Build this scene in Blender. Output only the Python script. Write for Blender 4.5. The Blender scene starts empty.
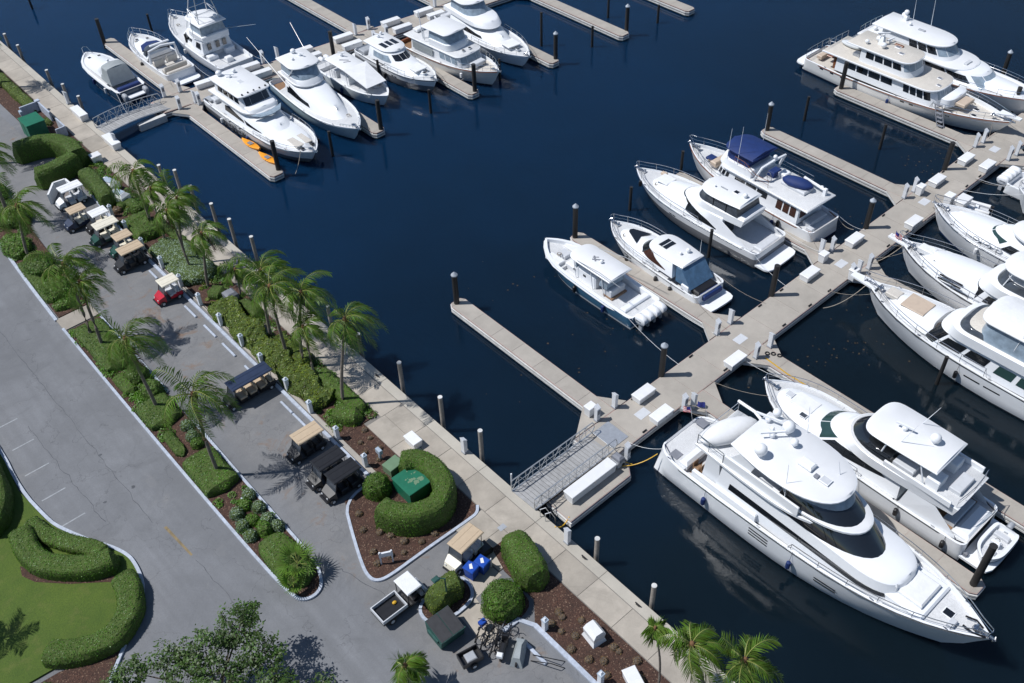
import bpy, math, random
from mathutils import Vector, Matrix
R=math.radians
sc=bpy.context.scene
C=sc.collection
# ---------------------------------------------------------------- camera
F=971.907; CZ=54.6
PITCH,ROLL,YAW=R(43.4796),R(2.1897),R(49.6472)
fw=Vector((math.cos(YAW)*math.cos(PITCH),math.sin(YAW)*math.cos(PITCH),-math.sin(PITCH)))
rt0=Vector((math.sin(YAW),-math.cos(YAW),0)); dn0=fw.cross(rt0)
rt=rt0*math.cos(ROLL)+dn0*math.sin(ROLL); dn=fw.cross(rt)
cd=bpy.data.cameras.new('camera'); cam=bpy.data.objects.new('camera',cd); C.objects.link(cam)
cd.sensor_width=36; cd.lens=F*36/1024; cd.clip_start=.5; cd.clip_end=5000
cam.matrix_world=Matrix(((rt.x,-dn.x,-fw.x,0),(rt.y,-dn.y,-fw.y,0),(rt.z,-dn.z,-fw.z,CZ),(0,0,0,1)))
sc.camera=cam
def P(u,v,z):
    d=rt*(u-512)+dn*(v-341.5)+fw*F
    t=(z-CZ)/d.z
    return d.x*t,d.y*t
# ---------------------------------------------------------------- sky, sun, exposure
SUN_EL=R(56.5); SHAZ=R(-41)
wd=bpy.data.worlds.new('World'); sc.world=wd; wd.use_nodes=True
nt=wd.node_tree; bg=nt.nodes['Background']
sky=nt.nodes.new('ShaderNodeTexSky'); sky.sky_type='NISHITA'; sky.sun_disc=False
sky.sun_elevation=SUN_EL; sky.sun_rotation=math.atan2(-math.cos(SHAZ),-math.sin(SHAZ))
sky.air_density=1.0; sky.dust_density=.3; sky.ozone_density=2.5
nt.links.new(sky.outputs[0],bg.inputs[0]); bg.inputs[1].default_value=.085
sd=bpy.data.lights.new('sun','SUN'); sd.energy=4.5; sd.angle=R(.53); sd.color=(1,.985,.97)
so=bpy.data.objects.new('sun',sd); C.objects.link(so)
so.rotation_euler=Vector((math.cos(SHAZ)*math.cos(SUN_EL),math.sin(SHAZ)*math.cos(SUN_EL),-math.sin(SUN_EL))).to_track_quat('-Z','Y').to_euler()
so.location=(0,60,80)
vs=sc.view_settings; vs.view_transform='Standard'; vs.look='None'; vs.exposure=-.06; vs.gamma=1; vs.use_curve_mapping=False
sc.cycles.caustics_reflective=False; sc.cycles.caustics_refractive=False
sc.render.resolution_x=1024; sc.render.resolution_y=683
rnd=random.Random(7)
# ---------------------------------------------------------------- mesh helpers
class MB:
    def __init__(s): s.v=[]; s.f=[]; s.m=[]; s.cm=0
    def add(s,vs,fs,m=None):
        o=len(s.v); s.v+= [tuple(p) for p in vs]
        s.f+=[tuple(i+o for i in f) for f in fs]; s.m+=[s.cm if m is None else m]*len(fs); return s
    def box(s,x0,x1,y0,y1,z0,z1,ch=0,tp=0):
        # ch: chamfer of the top edge, tp: taper of the top
        if ch:
            a=[(x0,y0,z0),(x1,y0,z0),(x1,y1,z0),(x0,y1,z0)]
            b=[(x0+tp,y0+tp,z1-ch),(x1-tp,y0+tp,z1-ch),(x1-tp,y1-tp,z1-ch),(x0+tp,y1-tp,z1-ch)]
            k=tp+ch
            c=[(x0+k,y0+k,z1),(x1-k,y0+k,z1),(x1-k,y1-k,z1),(x0+k,y1-k,z1)]
            fs=[(3,2,1,0),(8,9,10,11)]
            for j in(0,4):
                fs+=[(j+i,j+(i+1)%4,j+4+(i+1)%4,j+4+i) for i in range(4)]
            return s.add(a+b+c,fs)
        a=[(x0,y0,z0),(x1,y0,z0),(x1,y1,z0),(x0,y1,z0),(x0+tp,y0+tp,z1),(x1-tp,y0+tp,z1),(x1-tp,y1-tp,z1),(x0+tp,y1-tp,z1)]
        return s.add(a,[(3,2,1,0),(4,5,6,7),(0,1,5,4),(1,2,6,5),(2,3,7,6),(3,0,4,7)])
    def cbox(s,cx,cy,z0,lx,ly,h,ch=0,tp=0): return s.box(cx-lx/2,cx+lx/2,cy-ly/2,cy+ly/2,z0,z0+h,ch,tp)
    def obox(s,p,q,w,z0,z1):   # box along a plan line
        d=Vector((q[0]-p[0],q[1]-p[1],0)); d.normalize(); n=Vector((-d.y,d.x,0))*w/2
        a=[Vector((p[0],p[1],0))-n,Vector((q[0],q[1],0))-n,Vector((q[0],q[1],0))+n,Vector((p[0],p[1],0))+n]
        return s.add([(v.x,v.y,z0) for v in a]+[(v.x,v.y,z1) for v in a],[(3,2,1,0),(4,5,6,7),(0,1,5,4),(1,2,6,5),(2,3,7,6),(3,0,4,7)])
    def tube(s,pts,r,n=5,r1=None,closed=False,cap=True):
        pts=[Vector(p) for p in pts]; k=len(pts); vs=[]; up=Vector((0,0,1))
        for i,p in enumerate(pts):
            if closed: t=pts[(i+1)%k]-pts[i-1]
            else: t=pts[min(i+1,k-1)]-pts[max(i-1,0)]
            if t.length<1e-9: t=Vector((0,0,1))
            t.normalize(); a=t.cross(up)
            if a.length<.05: a=t.cross(Vector((1,0,0)))
            a.normalize(); b=t.cross(a); rr=r if r1 is None else r+(r1-r)*i/(k-1)
            for j in range(n):
                th=2*math.pi*j/n+.4; vs.append(p+a*(rr*math.cos(th))+b*(rr*math.sin(th)))
        fs=[]
        for i in range(k if closed else k-1):
            i2=(i+1)%k
            for j in range(n): fs.append((i*n+j,i*n+(j+1)%n,i2*n+(j+1)%n,i2*n+j))
        if cap and not closed: fs+=[tuple(range(n-1,-1,-1)),tuple((k-1)*n+j for j in range(n))]
        return s.add(vs,fs)
    def lathe(s,prof,c=(0,0,0),n=10,ax='z',sy=1):
        vs=[]
        for r,z in prof:
            for j in range(n):
                th=2*math.pi*j/n; x,y=r*math.cos(th),r*math.sin(th)*sy
                p=(x,y,z) if ax=='z' else ((z,x,y) if ax=='x' else (y,z,x))
                vs.append((c[0]+p[0],c[1]+p[1],c[2]+p[2]))
        k=len(prof); fs=[(i*n+j,i*n+(j+1)%n,(i+1)*n+(j+1)%n,(i+1)*n+j) for i in range(k-1) for j in range(n)]
        fs+=[tuple(range(n-1,-1,-1)),tuple((k-1)*n+j for j in range(n))]
        return s.add(vs,fs)
    def prism(s,poly,z0,z1,ch=0):
        n=len(poly)
        A=sum(poly[i][0]*poly[(i+1)%n][1]-poly[(i+1)%n][0]*poly[i][1] for i in range(n))
        if A<0: poly=poly[::-1]
        return s.add([(x,y,z0) for x,y in poly]+[(x,y,z1) for x,y in poly],
            [tuple(range(n-1,-1,-1)),tuple(range(n,2*n))]+[(i,(i+1)%n,n+(i+1)%n,n+i) for i in range(n)])
    def sheet(s,poly,z):
        n=len(poly); A=sum(poly[i][0]*poly[(i+1)%n][1]-poly[(i+1)%n][0]*poly[i][1] for i in range(n))
        if A<0: poly=poly[::-1]
        return s.add([(x,y,z) for x,y in poly],[tuple(range(n))])
    def blob(s,c,r,n=10,m=6):   # ellipsoid
        vs=[(c[0],c[1],c[2]-r[2])]
        for i in range(1,m):
            ph=-math.pi/2+math.pi*i/m
            for j in range(n):
                th=2*math.pi*j/n; vs.append((c[0]+r[0]*math.cos(ph)*math.cos(th),c[1]+r[1]*math.cos(ph)*math.sin(th),c[2]+r[2]*math.sin(ph)))
        vs.append((c[0],c[1],c[2]+r[2])); fs=[]
        for j in range(n): fs.append((0,1+(j+1)%n,1+j)); e=len(vs)-1; fs.append((e,e-n+j,e-n+(j+1)%n))
        for i in range(m-2):
            for j in range(n): fs.append((1+i*n+j,1+i*n+(j+1)%n,1+(i+1)*n+(j+1)%n,1+(i+1)*n+j))
        return s.add(vs,fs)
    def xf(s,M,start=0):
        s.v=s.v[:start]+[tuple(M@Vector(p)) for p in s.v[start:]]; return s
    def mesh(s,name,mats,smooth=None):
        me=bpy.data.meshes.new(name); me.from_pydata(s.v,[],s.f)
        for m in (mats if isinstance(mats,(list,tuple)) else [mats]): me.materials.append(m)
        if any(s.m): me.polygons.foreach_set('material_index',s.m)
        if smooth is not None:
            me.polygons.foreach_set('use_smooth',[True]*len(s.f)); me.set_sharp_from_angle(angle=R(smooth))
        me.update(); return me
    def build(s,name,mats,parent=None,smooth=None,**kw):
        o=bpy.data.objects.new(name,s.mesh(name,mats,smooth)); C.objects.link(o)
        if parent is not None: o.parent=parent
        return tag(o,**kw)
def tag(o,label=None,cat=None,group=None,kind=None):
    if label: o['label']=label
    if cat: o['category']=cat
    if group: o['group']=group
    if kind: o['kind']=kind
    return o
def thing(name,label,cat,loc=(0,0,0),rz=0,group=None):
    o=bpy.data.objects.new(name,None); C.objects.link(o); o.location=loc; o.rotation_euler=(0,0,rz); o.empty_display_size=.3
    return tag(o,label,cat,group)
def inst(me,name,parent=None,loc=(0,0,0),rz=0,**kw):
    o=bpy.data.objects.new(name,me); C.objects.link(o); o.location=loc; o.rotation_euler=(0,0,rz)
    if parent is not None: o.parent=parent
    return tag(o,**kw)
def dup(root,loc,rz=0,label=None):
    r=root.copy(); C.objects.link(r); r.location=loc; r.rotation_euler=(0,0,rz)
    if label: r['label']=label
    for ch in list(root.children):
        c=ch.copy(); C.objects.link(c); c.parent=r
        for g in list(ch.children):
            d=g.copy(); C.objects.link(d); d.parent=c
    return r
# ---------------------------------------------------------------- materials
def srgb(r,g,b):
    f=lambda c:(c/12.92 if c<=.04045 else ((c+.055)/1.055)**2.4)
    return (f(r/255),f(g/255),f(b/255))
class NT:
    def __init__(s,name):
        s.m=bpy.data.materials.new(name); s.m.use_nodes=True; s.t=s.m.node_tree; s.b=s.t.nodes['Principled BSDF']
    def n(s,ty,**kw):
        x=s.t.nodes.new(ty)
        for k,v in kw.items(): setattr(x,k,v)
        return x
    def l(s,a,b): s.t.links.new(a,b)
    def noise(s,vec,scale,detail=4,rough=.6,dist=0):
        x=s.n('ShaderNodeTexNoise'); x.inputs['Scale'].default_value=scale; x.inputs['Detail'].default_value=detail
        x.inputs['Roughness'].default_value=rough; x.inputs['Distortion'].default_value=dist
        if vec: s.l(vec,x.inputs['Vector'])
        return x.outputs['Fac']
    def ramp(s,fac,a,b,lo=0,hi=1):
        x=s.n('ShaderNodeMapRange'); x.inputs[1].default_value=a; x.inputs[2].default_value=b; x.inputs[3].default_value=lo; x.inputs[4].default_value=hi
        s.l(fac,x.inputs[0]); return x.outputs[0]
    def mix(s,fac,a,b,blend='MIX'):
        x=s.n('ShaderNodeMix',data_type='RGBA',blend_type=blend)
        if isinstance(fac,(int,float)): x.inputs[0].default_value=fac
        else: s.l(fac,x.inputs[0])
        for k,c in((6,a),(7,b)):
            if isinstance(c,(tuple,list)): x.inputs[k].default_value=(*c[:3],1)
            else: s.l(c,x.inputs[k])
        return x.outputs[2]
    def math(s,op,a,b=0):
        x=s.n('ShaderNodeMath',operation=op)
        for k,c in((0,a),(1,b)):
            if isinstance(c,(int,float)): x.inputs[k].default_value=c
            else: s.l(c,x.inputs[k])
        return x.outputs[0]
    def bump(s,h,strength,dist=.05):
        x=s.n('ShaderNodeBump'); x.inputs['Strength'].default_value=strength; x.inputs['Distance'].default_value=dist
        s.l(h,x.inputs['Height']); s.l(x.outputs[0],s.b.inputs['Normal']); return x
    def out(s,col,rough=.6,metal=0):
        if isinstance(col,(tuple,list)): s.b.inputs['Base Color'].default_value=(*col[:3],1)
        else: s.l(col,s.b.inputs['Base Color'])
        s.b.inputs['Roughness'].default_value=rough; s.b.inputs['Metallic'].default_value=metal
        return s.m
def mul(c,k): return tuple(min(1,x*k) for x in c)
def M(name,col,rough=.55,metal=0,var=.12,scale=3.,rand=.0,bump=0,bscale=20.,island=0,world=False,fine=0):
    n=NT(name)
    vec=(n.n('ShaderNodeNewGeometry').outputs['Position'] if world else n.n('ShaderNodeTexCoord').outputs['Object'])
    f=n.ramp(n.noise(vec,scale,5),.3,.7)
    c=n.mix(f,mul(col,1-var),mul(col,1+var))
    if fine:
        c=n.mix(n.ramp(n.noise(vec,fine,3),.35,.65),n.mix(1.0,c,(.8,.8,.8),'MULTIPLY'),c)
    if rand or island:
        src=n.n('ShaderNodeNewGeometry').outputs['Random Per Island'] if island else n.n('ShaderNodeObjectInfo').outputs['Random']
        k=island or rand
        h=n.n('ShaderNodeHueSaturation'); n.l(c,h.inputs['Color']); n.l(n.ramp(src,0,1,1-k,1+k),h.inputs['Value'])
        if island: n.l(n.ramp(src,0,1,.485,.515),h.inputs['Hue'])
        c=h.outputs[0]
    if bump: n.bump(n.noise(vec,bscale,4),bump,.03)
    return n.out(c,rough,metal)
def mat_concrete(name,col,var=.1,rand=.06,stain=.25):
    n=NT(name); vec=n.n('ShaderNodeNewGeometry').outputs['Position']
    c=n.mix(n.ramp(n.noise(vec,.55,6,.65),.3,.7),mul(col,1-var),mul(col,1+var))
    c=n.mix(n.ramp(n.noise(vec,.23,5,.7,.6),.55,.8,0,stain),c,mul(col,.55))
    c=n.mix(n.ramp(n.noise(vec,11,3),.35,.75,0,.16),c,mul(col,.6))
    h=n.n('ShaderNodeHueSaturation'); n.l(c,h.inputs['Color']); n.l(n.ramp(n.n('ShaderNodeObjectInfo').outputs['Random'],0,1,1-rand,1+rand),h.inputs['Value'])
    n.bump(n.noise(vec,18,4),.25,.02)
    return n.out(h.outputs[0],.85)
def mat_asphalt():
    n=NT('asphalt'); vec=n.n('ShaderNodeNewGeometry').outputs['Position']; col=(.190,.197,.211)
    sep=n.n('ShaderNodeSeparateXYZ'); n.l(vec,sep.inputs[0]); X=sep.outputs[0]; Y=sep.outputs[1]
    c=n.mix(n.ramp(n.noise(vec,.13,8,.7,.4),.34,.66),mul(col,.76),mul(col,1.22))
    # wheel tracks and streaks running along the road
    mp=n.n('ShaderNodeMapping'); mp.inputs['Scale'].default_value=(1.1,.05,1); n.l(vec,mp.inputs[0])
    c=n.mix(n.ramp(n.noise(mp.outputs[0],1.,4,.6),.35,.7,0,.6),c,mul(col,.76))
    mp2=n.n('ShaderNodeMapping'); mp2.inputs['Scale'].default_value=(.12,1.6,1); n.l(vec,mp2.inputs[0])
    bay=n.math('MULTIPLY',n.ramp(X,13.6,15.,0,1),n.ramp(X,19.9,20.1,1,0))
    c=n.mix(n.math('MULTIPLY',n.ramp(n.noise(mp2.outputs[0],1.,4,.6),.42,.66,0,.55),bay),c,mul(col,.62))
    c=n.mix(n.math('MULTIPLY',bay,.65),c,n.mix(n.ramp(n.noise(vec,.5,6,.7),.3,.7),(.165,.165,.168),(.245,.24,.235)))
    # old oil and puddle stains
    c=n.mix(n.ramp(n.noise(vec,.42,5,.7,1.),.56,.74,0,.6),c,mul(col,.62))
    c=n.mix(n.ramp(n.noise(vec,.3,5,.6,.5),.62,.75,0,.5),c,mul((.26,.255,.25),1.05))
    # rust brown stains where the carts stand
    c=n.mix(n.math('MULTIPLY',n.ramp(n.noise(vec,.5,6,.7,.7),.575,.72,0,.75),bay),c,(.21,.115,.055))
    # hair cracks
    v=n.n('ShaderNodeTexVoronoi',feature='DISTANCE_TO_EDGE'); v.inputs['Scale'].default_value=.16
    wv=n.n('ShaderNodeVectorMath',operation='ADD'); nz=n.n('ShaderNodeTexNoise'); nz.inputs['Scale'].default_value=.5; nz.inputs['Detail'].default_value=5; n.l(vec,nz.inputs['Vector'])
    sc_=n.n('ShaderNodeVectorMath',operation='SCALE'); n.l(nz.outputs['Color'],sc_.inputs[0]); sc_.inputs['Scale'].default_value=5
    n.l(vec,wv.inputs[0]); n.l(sc_.outputs[0],wv.inputs[1]); n.l(wv.outputs[0],v.inputs['Vector'])
    c=n.mix(n.ramp(v.outputs['Distance'],.0,.006,.45,0),c,(.06,.06,.065))
    c=n.mix(n.ramp(n.noise(vec,14,3),.3,.7,0,.3),c,mul(col,.55))
    n.bump(n.noise(vec,30,3),.35,.02)
    return n.out(c,.9)
def mat_water():
    n=NT('water'); vec=n.n('ShaderNodeNewGeometry').outputs['Position']
    sep=n.n('ShaderNodeSeparateXYZ'); n.l(vec,sep.inputs[0])
    sky_tint=n.ramp(n.math('ADD',sep.outputs[1],n.math('MULTIPLY',n.noise(vec,.03,3),50)),45,118)   # bluer with distance: view-angle sky reflection put into the base colour
    c=n.mix(sky_tint,n.mix(n.ramp(n.noise(vec,.07,4),.35,.65),(.0030,.0075,.0115),(.0040,.0095,.0150)),n.mix(n.ramp(n.noise(vec,.05,4),.35,.65),(.0020,.0185,.052),(.0028,.0212,.060)))
    m=n.out(c,.055); n.b.inputs['IOR'].default_value=1.38; n.b.subsurface_method='BURLEY'; n.b.inputs['Subsurface Weight'].default_value=1; n.b.inputs['Subsurface Radius'].default_value=(1,1,1); n.b.inputs['Subsurface Scale'].default_value=1.3
    a=n.noise(vec,1.5,3,.5,.3); b=n.noise(vec,6.,3,.6); w=n.math('ADD',n.math('MULTIPLY',a,1.),n.math('MULTIPLY',b,.5))
    patch=n.ramp(n.noise(vec,.09,3),.38,.62,.15,1.)
    n.bump(n.math('MULTIPLY',w,patch),.17,.09)
    return m
def mat_hull(name,col,boot=(.02,.03,.05),bz=.12,low=None,lz=0,rough=.24):
    n=NT(name); tc=n.n('ShaderNodeTexCoord').outputs['Object']; sep=n.n('ShaderNodeSeparateXYZ'); n.l(tc,sep.inputs[0])
    c=n.mix(n.ramp(n.noise(tc,.6,4),.3,.7),mul(col,.95),mul(col,1.03))
    if low: c=n.mix(n.ramp(sep.outputs[2],lz,lz+.01),low,c)
    c=n.mix(n.ramp(sep.outputs[2],bz,bz+.01),boot,c)
    m=n.out(c,rough); n.b.inputs['Coat Weight'].default_value=.0; n.b.inputs['Coat Roughness'].default_value=.25
    return m
def mat_leaf(name,col,k=.35,trans=.25):
    m=M(name,col,.5,0,.42,.9,0,0,20,k)
    b=m.node_tree.nodes['Principled BSDF']; b.inputs['Transmission Weight'].default_value=0
    t=m.node_tree; tr=t.nodes.new('ShaderNodeBsdfTranslucent'); mx=t.nodes.new('ShaderNodeMixShader'); mx.inputs[0].default_value=trans
    src=b.inputs['Base Color'].links[0].from_socket; t.links.new(src,tr.inputs[0])
    t.links.new(b.outputs[0],mx.inputs[1]); t.links.new(tr.outputs[0],mx.inputs[2]); t.links.new(mx.outputs[0],t.nodes['Material Output'].inputs[0])
    return m
def mat_mulch():
    n=NT('mulch'); vec=n.n('ShaderNodeNewGeometry').outputs['Position']
    v=n.n('ShaderNodeTexVoronoi'); v.inputs['Scale'].default_value=15; n.l(vec,v.inputs['Vector'])
    sv=n.n('ShaderNodeSeparateColor'); n.l(v.outputs['Color'],sv.inputs[0])
    c=n.mix(sv.outputs[0],(.036,.017,.012),(.105,.050,.033))
    c=n.mix(n.ramp(n.noise(vec,.7,5),.35,.7,0,.6),c,(.036,.021,.016))
    c=n.mix(n.ramp(sv.outputs[1],.93,.95,0,.6),c,(.24,.16,.11))
    n.bump(v.outputs['Distance'],.8,.04)
    return n.out(c,.9)
def mat_grass():
    n=NT('lawn_grass'); vec=n.n('ShaderNodeNewGeometry').outputs['Position']
    c=n.mix(n.ramp(n.noise(vec,.35,6,.7),.3,.7),(.066,.118,.009),(.112,.170,.015))
    c=n.mix(n.ramp(n.noise(vec,9,5,.75),.3,.7,0,.7),c,(.030,.062,.007))
    c=n.mix(n.ramp(n.noise(vec,1.1,6,.75),.52,.75,0,.5),c,(.15,.15,.04))
    n.bump(n.noise(vec,24,4),.9,.05)
    return n.out(c,.85)
WHITE=(.79,.81,.835)
m={}
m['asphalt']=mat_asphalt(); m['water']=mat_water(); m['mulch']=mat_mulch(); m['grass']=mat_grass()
m['conc']=mat_concrete('dock_concrete',(.375,.345,.305),.11,.06,.5)
m['prom']=mat_concrete('promenade_concrete',(.375,.338,.288),.19,.11,.8)
m['cap']=mat_concrete('seawall_cap_concrete',(.44,.41,.355),.1,.05,.3)
m['joint']=M('joint_dark',(.19,.18,.165),.9)
m['kerb']=M('white_kerb_paint',(.46,.51,.60),.6,0,.12,1.2,0,.2,20,0,True,5)
m['paint']=M('road_paint',(.33,.35,.37),.6,0,.2,2.,0,0,20,0,True,9)
m['ypaint']=M('road_paint_yellow',(.24,.18,.09),.6,0,.25,2.,0,0,20,0,True,9)
m['gel']=M('gelcoat_white',WHITE,.33,0,.03,.5)
m['roofw']=M('roof_nonskid',(.72,.73,.745),.5,0,.03,.8)
m['nonskid']=M('deck_white',(.66,.67,.68),.5,0,.07,1.5,0,.1,60,0,False,14)
m['cream']=M('deck_cream',(.64,.60,.54),.5,0,.06,1.5,0,.1,60,0,False,14)
m['tan']=M('tan_vinyl',(.52,.42,.33),.55,0,.08,2)
m['teak']=M('teak',(.25,.15,.085),.55,0,.2,6,0,.1,30)
m['varnish']=M('varnished_wood',(.19,.065,.025),.25,0,.25,5)
m['glass']=M('tinted_glass',(.010,.012,.015),.04,0,.1,1); m['glass'].node_tree.nodes['Principled BSDF'].inputs['IOR'].default_value=1.9
m['brown']=M('brown_tinted_window',(.055,.024,.016),.08,0,.2,2)
m['teal']=M('green_tinted_glass',(.026,.058,.056),.05,0,.1,1)
m['clear']=M('clear_vinyl',(.26,.33,.40),.3,0,.25,2)
m['smoke']=M('smoked_vinyl',(.055,.065,.08),.1,0,.25,2)
m['black']=M('black_plastic',(.015,.015,.017),.35,0,.2,5)
m['rubber']=M('black_rubber',(.02,.02,.022),.75,0,.2,5)
m['steel']=M('stainless',(.62,.63,.65),.22,1.,.05,3)
m['alu']=M('aluminium',(.62,.64,.66),.4,.7,.1,4)
m['plank']=M('grey_plank',(.34,.34,.34),.7,0,.15,3,.08,.2,30)
m['cover']=M('white_canvas',(.74,.75,.76),.7,0,.05,2,0,.5,6)
m['shadeglass']=M('glass_shade_paint',(.075,.15,.25),.3,0,.25,2)  # sloping aft glass, its blue shade mixed into the colour
m['greycan']=M('grey_canvas',(.30,.33,.34),.75,0,.1,2,0,.3,8)
m['navy']=M('navy_canvas',(.005,.025,.125),.7,0,.15,2,0,.3,8)
m['grey']=M('grey_plastic',(.35,.37,.40),.5,0,.1,3)
m['lgrey']=M('light_grey_cushion',(.55,.57,.60),.6,0,.06,3)
m['blackp']=M('black_pile_sleeve',(.022,.021,.021),.6,0,.25,2,.1,.2,20)
m['pilecap']=M('pile_cap_white',(.36,.40,.45),.5)
m['wood']=M('weathered_timber',(.30,.27,.24),.85,0,.25,4,.12,.4,25)
m['algae']=M('float_concrete_stained',(.10,.105,.075),.8,0,.4,1.5,0,.3,20,0,True)
m['wale']=M('grey_timber_wale',(.58,.58,.57),.75,0,.15,2,0,.2,20,0,True)
m['pink']=M('red_rub_edge',(.45,.33,.30),.75,0,.12,2,0,.2,20,0,True)
m['box']=M('dockbox_white',(.76,.77,.78),.4,0,.05,2,.05)
m['ped']=M('pedestal_white',(.72,.74,.77),.4,0,.06,4,.05)
m['cap2']=M('pedestal_blue_grey',(.35,.42,.5),.4)
m['trunk']=M('palm_trunk',(.17,.145,.12),.9,0,.3,5,.1,.6,12)
m['dead']=M('palm_fibre',(.16,.085,.04),.9,0,.3,6)
m['frond']=mat_leaf('palm_frond',(.118,.210,.026),.28,.3)
m['rachis']=M('palm_rachis',(.22,.24,.06),.6,0,.2,3)
m['hedge']=mat_leaf('hedge_leaf',(.074,.172,.010),.2,.2)
m['hedge2']=mat_leaf('bright_hedge_leaf',(.082,.200,.008),.2,.2)
m['olive']=mat_leaf('olive_hedge_leaf',(.125,.165,.014),.5,.2)
m['silver']=mat_leaf('silver_leaf',(.20,.275,.185),.25,.1)
m['dry']=mat_leaf('dry_shrub_leaf',(.22,.135,.05),.35,.1)
m['low']=mat_leaf('groundcover_leaf',(.058,.135,.010),.22,.2)
m['tree']=mat_leaf('tree_leaf',(.050,.098,.014),.4,.2)
m['core']=M('hedge_inside',(.055,.088,.014),.9,0,.3,4)
m['bark']=M('bark',(.10,.075,.055),.9,0,.3,5,0,.5,15)
m['green']=M('green_cabinet_paint',(.010,.135,.075),.45,0,.12,2,0,.05,8)
m['lgreen']=M('pale_green_cabinet',(.14,.23,.14),.5,0,.1,2)
m['dgreen']=M('dumpster_green',(.015,.075,.065),.55,0,.3,2,0,.1,10)
m['lid']=M('dumpster_lid',(.035,.036,.04),.6,0,.2,3)
m['blue']=M('blue_bin_plastic',(.006,.06,.36),.45,0,.1,3)
m['orange']=M('kayak_orange',(.85,.33,.015),.4,0,.08,2)
m['red']=M('cart_red',(.45,.012,.03),.25)
m['sand']=M('cart_roof_tan',(.50,.39,.27),.5,0,.06,3)
m['ivory']=M('cart_roof_ivory',(.70,.66,.55),.5,0,.05,3)
m['cblack']=M('cart_black',(.020,.020,.022),.3,0,.15,3)
m['cnavy']=M('cart_roof_navy',(.022,.035,.075),.4,0,.15,2)
m['cgreen']=M('cart_green',(.01,.06,.045),.3)
m['stain']=M('rust_water',(.35,.18,.06),.9,0,.4,3)
m['tar']=M('road_tar',(.075,.08,.09),.7,0,.3,3)
m['rope']=M('dock_rope',(.33,.29,.24),.9,0,.2,9)
m['yellow']=M('yellow_hose',(.62,.36,.02),.5)
m['flagr']=M('flag_red',(.5,.02,.03),.8); m['flagw']=M('flag_white',(.75,.75,.75),.8); m['flagb']=M('flag_blue',(.02,.03,.2),.8)
m['dink']=M('hypalon_grey',(.55,.58,.60),.6,0,.06,3)
m['slate']=M('shadow_grey_paint',(.20,.21,.24),.6,0,.1,2)
m['weed']=M('floating_weed',(.045,.032,.018),.9,0,.4,3)
# ================================================================ setting
ZQ=1.2; ZA=1.10; ZD=.75
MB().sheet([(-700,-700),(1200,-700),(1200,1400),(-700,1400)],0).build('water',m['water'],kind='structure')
road=MB().prism([(-120,-60),(26.25,-60),(26.25,260),(-120,260)],-3,ZA).build('road',m['asphalt'],kind='structure')
MB().box(26.25,26.6,-60,260,-3.2,1.0).build('seawall',m['algae'],kind='structure')
# promenade: dark bed, slabs laid on it
def rects_base(name,rects,z): 
    b=MB()
    for r in rects: b.box(*r,ZA-.06,z)
    return b.build(name,m['joint'],kind='structure')
prom=rects_base('promenade',[(23.95,26.62,-20,37.9),(21.6,23.95,27.6,32.05),(22.66,26.62,37.9,43.9),(23.95,26.62,43.9,150)],ZQ-.03)
def slab(x0,x1,y0,y1,mat='prom',g=.012):
    dz=rnd.uniform(-.004,.004)
    MB().box(x0+g,x1-g,y0+g,y1-g,ZQ-.05,ZQ+dz,.012).build('slab',m[mat],prom)
for i_ in range(54):
    y=-12.5+2.95*i_; x0=24.0
    if i_%2==0: slab(25.93,26.72,y,y+5.9,'cap')
    ym=y+1.475
    if 38<ym<44: x0=22.68
    if x0<23: slab(22.68,24.3,y,y+2.95); slab(24.3,25.9,y,y+2.95)
    else: slab(x0,25.9,y,y+2.95)
for (a,b,c,d) in((21.62,23.98,27.62,30.0),(21.62,23.98,30.0,32.03)): slab(a,b,c,d)
# painted kerbs
def kerb(name,path,w,z1=ZA+.15,closed=False,mat='kerb',parent=None):
    if not closed and len(path)>4:
        for _ in range(2):
            q=[path[0]]
            for a,c in zip(path,path[1:]): q+=[(a[0]*.75+c[0]*.25,a[1]*.75+c[1]*.25),(a[0]*.25+c[0]*.75,a[1]*.25+c[1]*.75)]
            path=q+[path[-1]]
    n=len(path); b=MB(); L=[];Rr=[]
    for i in range(n):
        p=Vector(path[i]); a=Vector(path[i-1]) if (i>0 or closed) else p; c=Vector(path[(i+1)%n]) if (i<n-1 or closed) else p
        t=(c-a); t.normalize(); k=Vector((-t.y,t.x))*w/2; L.append(p+k); Rr.append(p-k)
    for i in range(n if closed else n-1):
        j=(i+1)%n; q=[L[i],L[j],Rr[j],Rr[i]]
        b.add([(v.x,v.y,ZA-.1) for v in q]+[(v.x,v.y,z1) for v in q],[(4,7,6,5),(0,4,5,1),(2,6,7,3),(0,3,7,4),(1,5,6,2)])
    return b.build(name,m[mat],parent,kind=None if parent else 'structure')
BEDZ=[.003*(k%7) for k in range(40)]
def bed(name,poly,mat='mulch',z=ZQ):
    return MB().prism(poly,ZA-.1,z+BEDZ.pop()).build(name,m[mat],kind='structure')
def smooth_poly(pts,it=2):
    for _ in range(it):
        q=[]
        for i in range(len(pts)):
            a,b=pts[i],pts[(i+1)%len(pts)]
            q+=[(a[0]*.75+b[0]*.25,a[1]*.75+b[1]*.25),(a[0]*.25+b[0]*.75,a[1]*.25+b[1]*.75)]
        pts=q
    return pts
# strip bed between parking and promenade
bed('planting_bed',[(20.4,43.95),(23.93,43.95),(23.93,98),(20.9,98),(20.75,86),(20.4,78)])
bed('planting_bed',[(21,98),(23.93,98),(23.93,150),(20.6,150)])
kerb('kerb',[(20.05,38.9),(20.05,76),(20.25,80),(20.7,86.4)],.26,ZA+.17)
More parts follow.
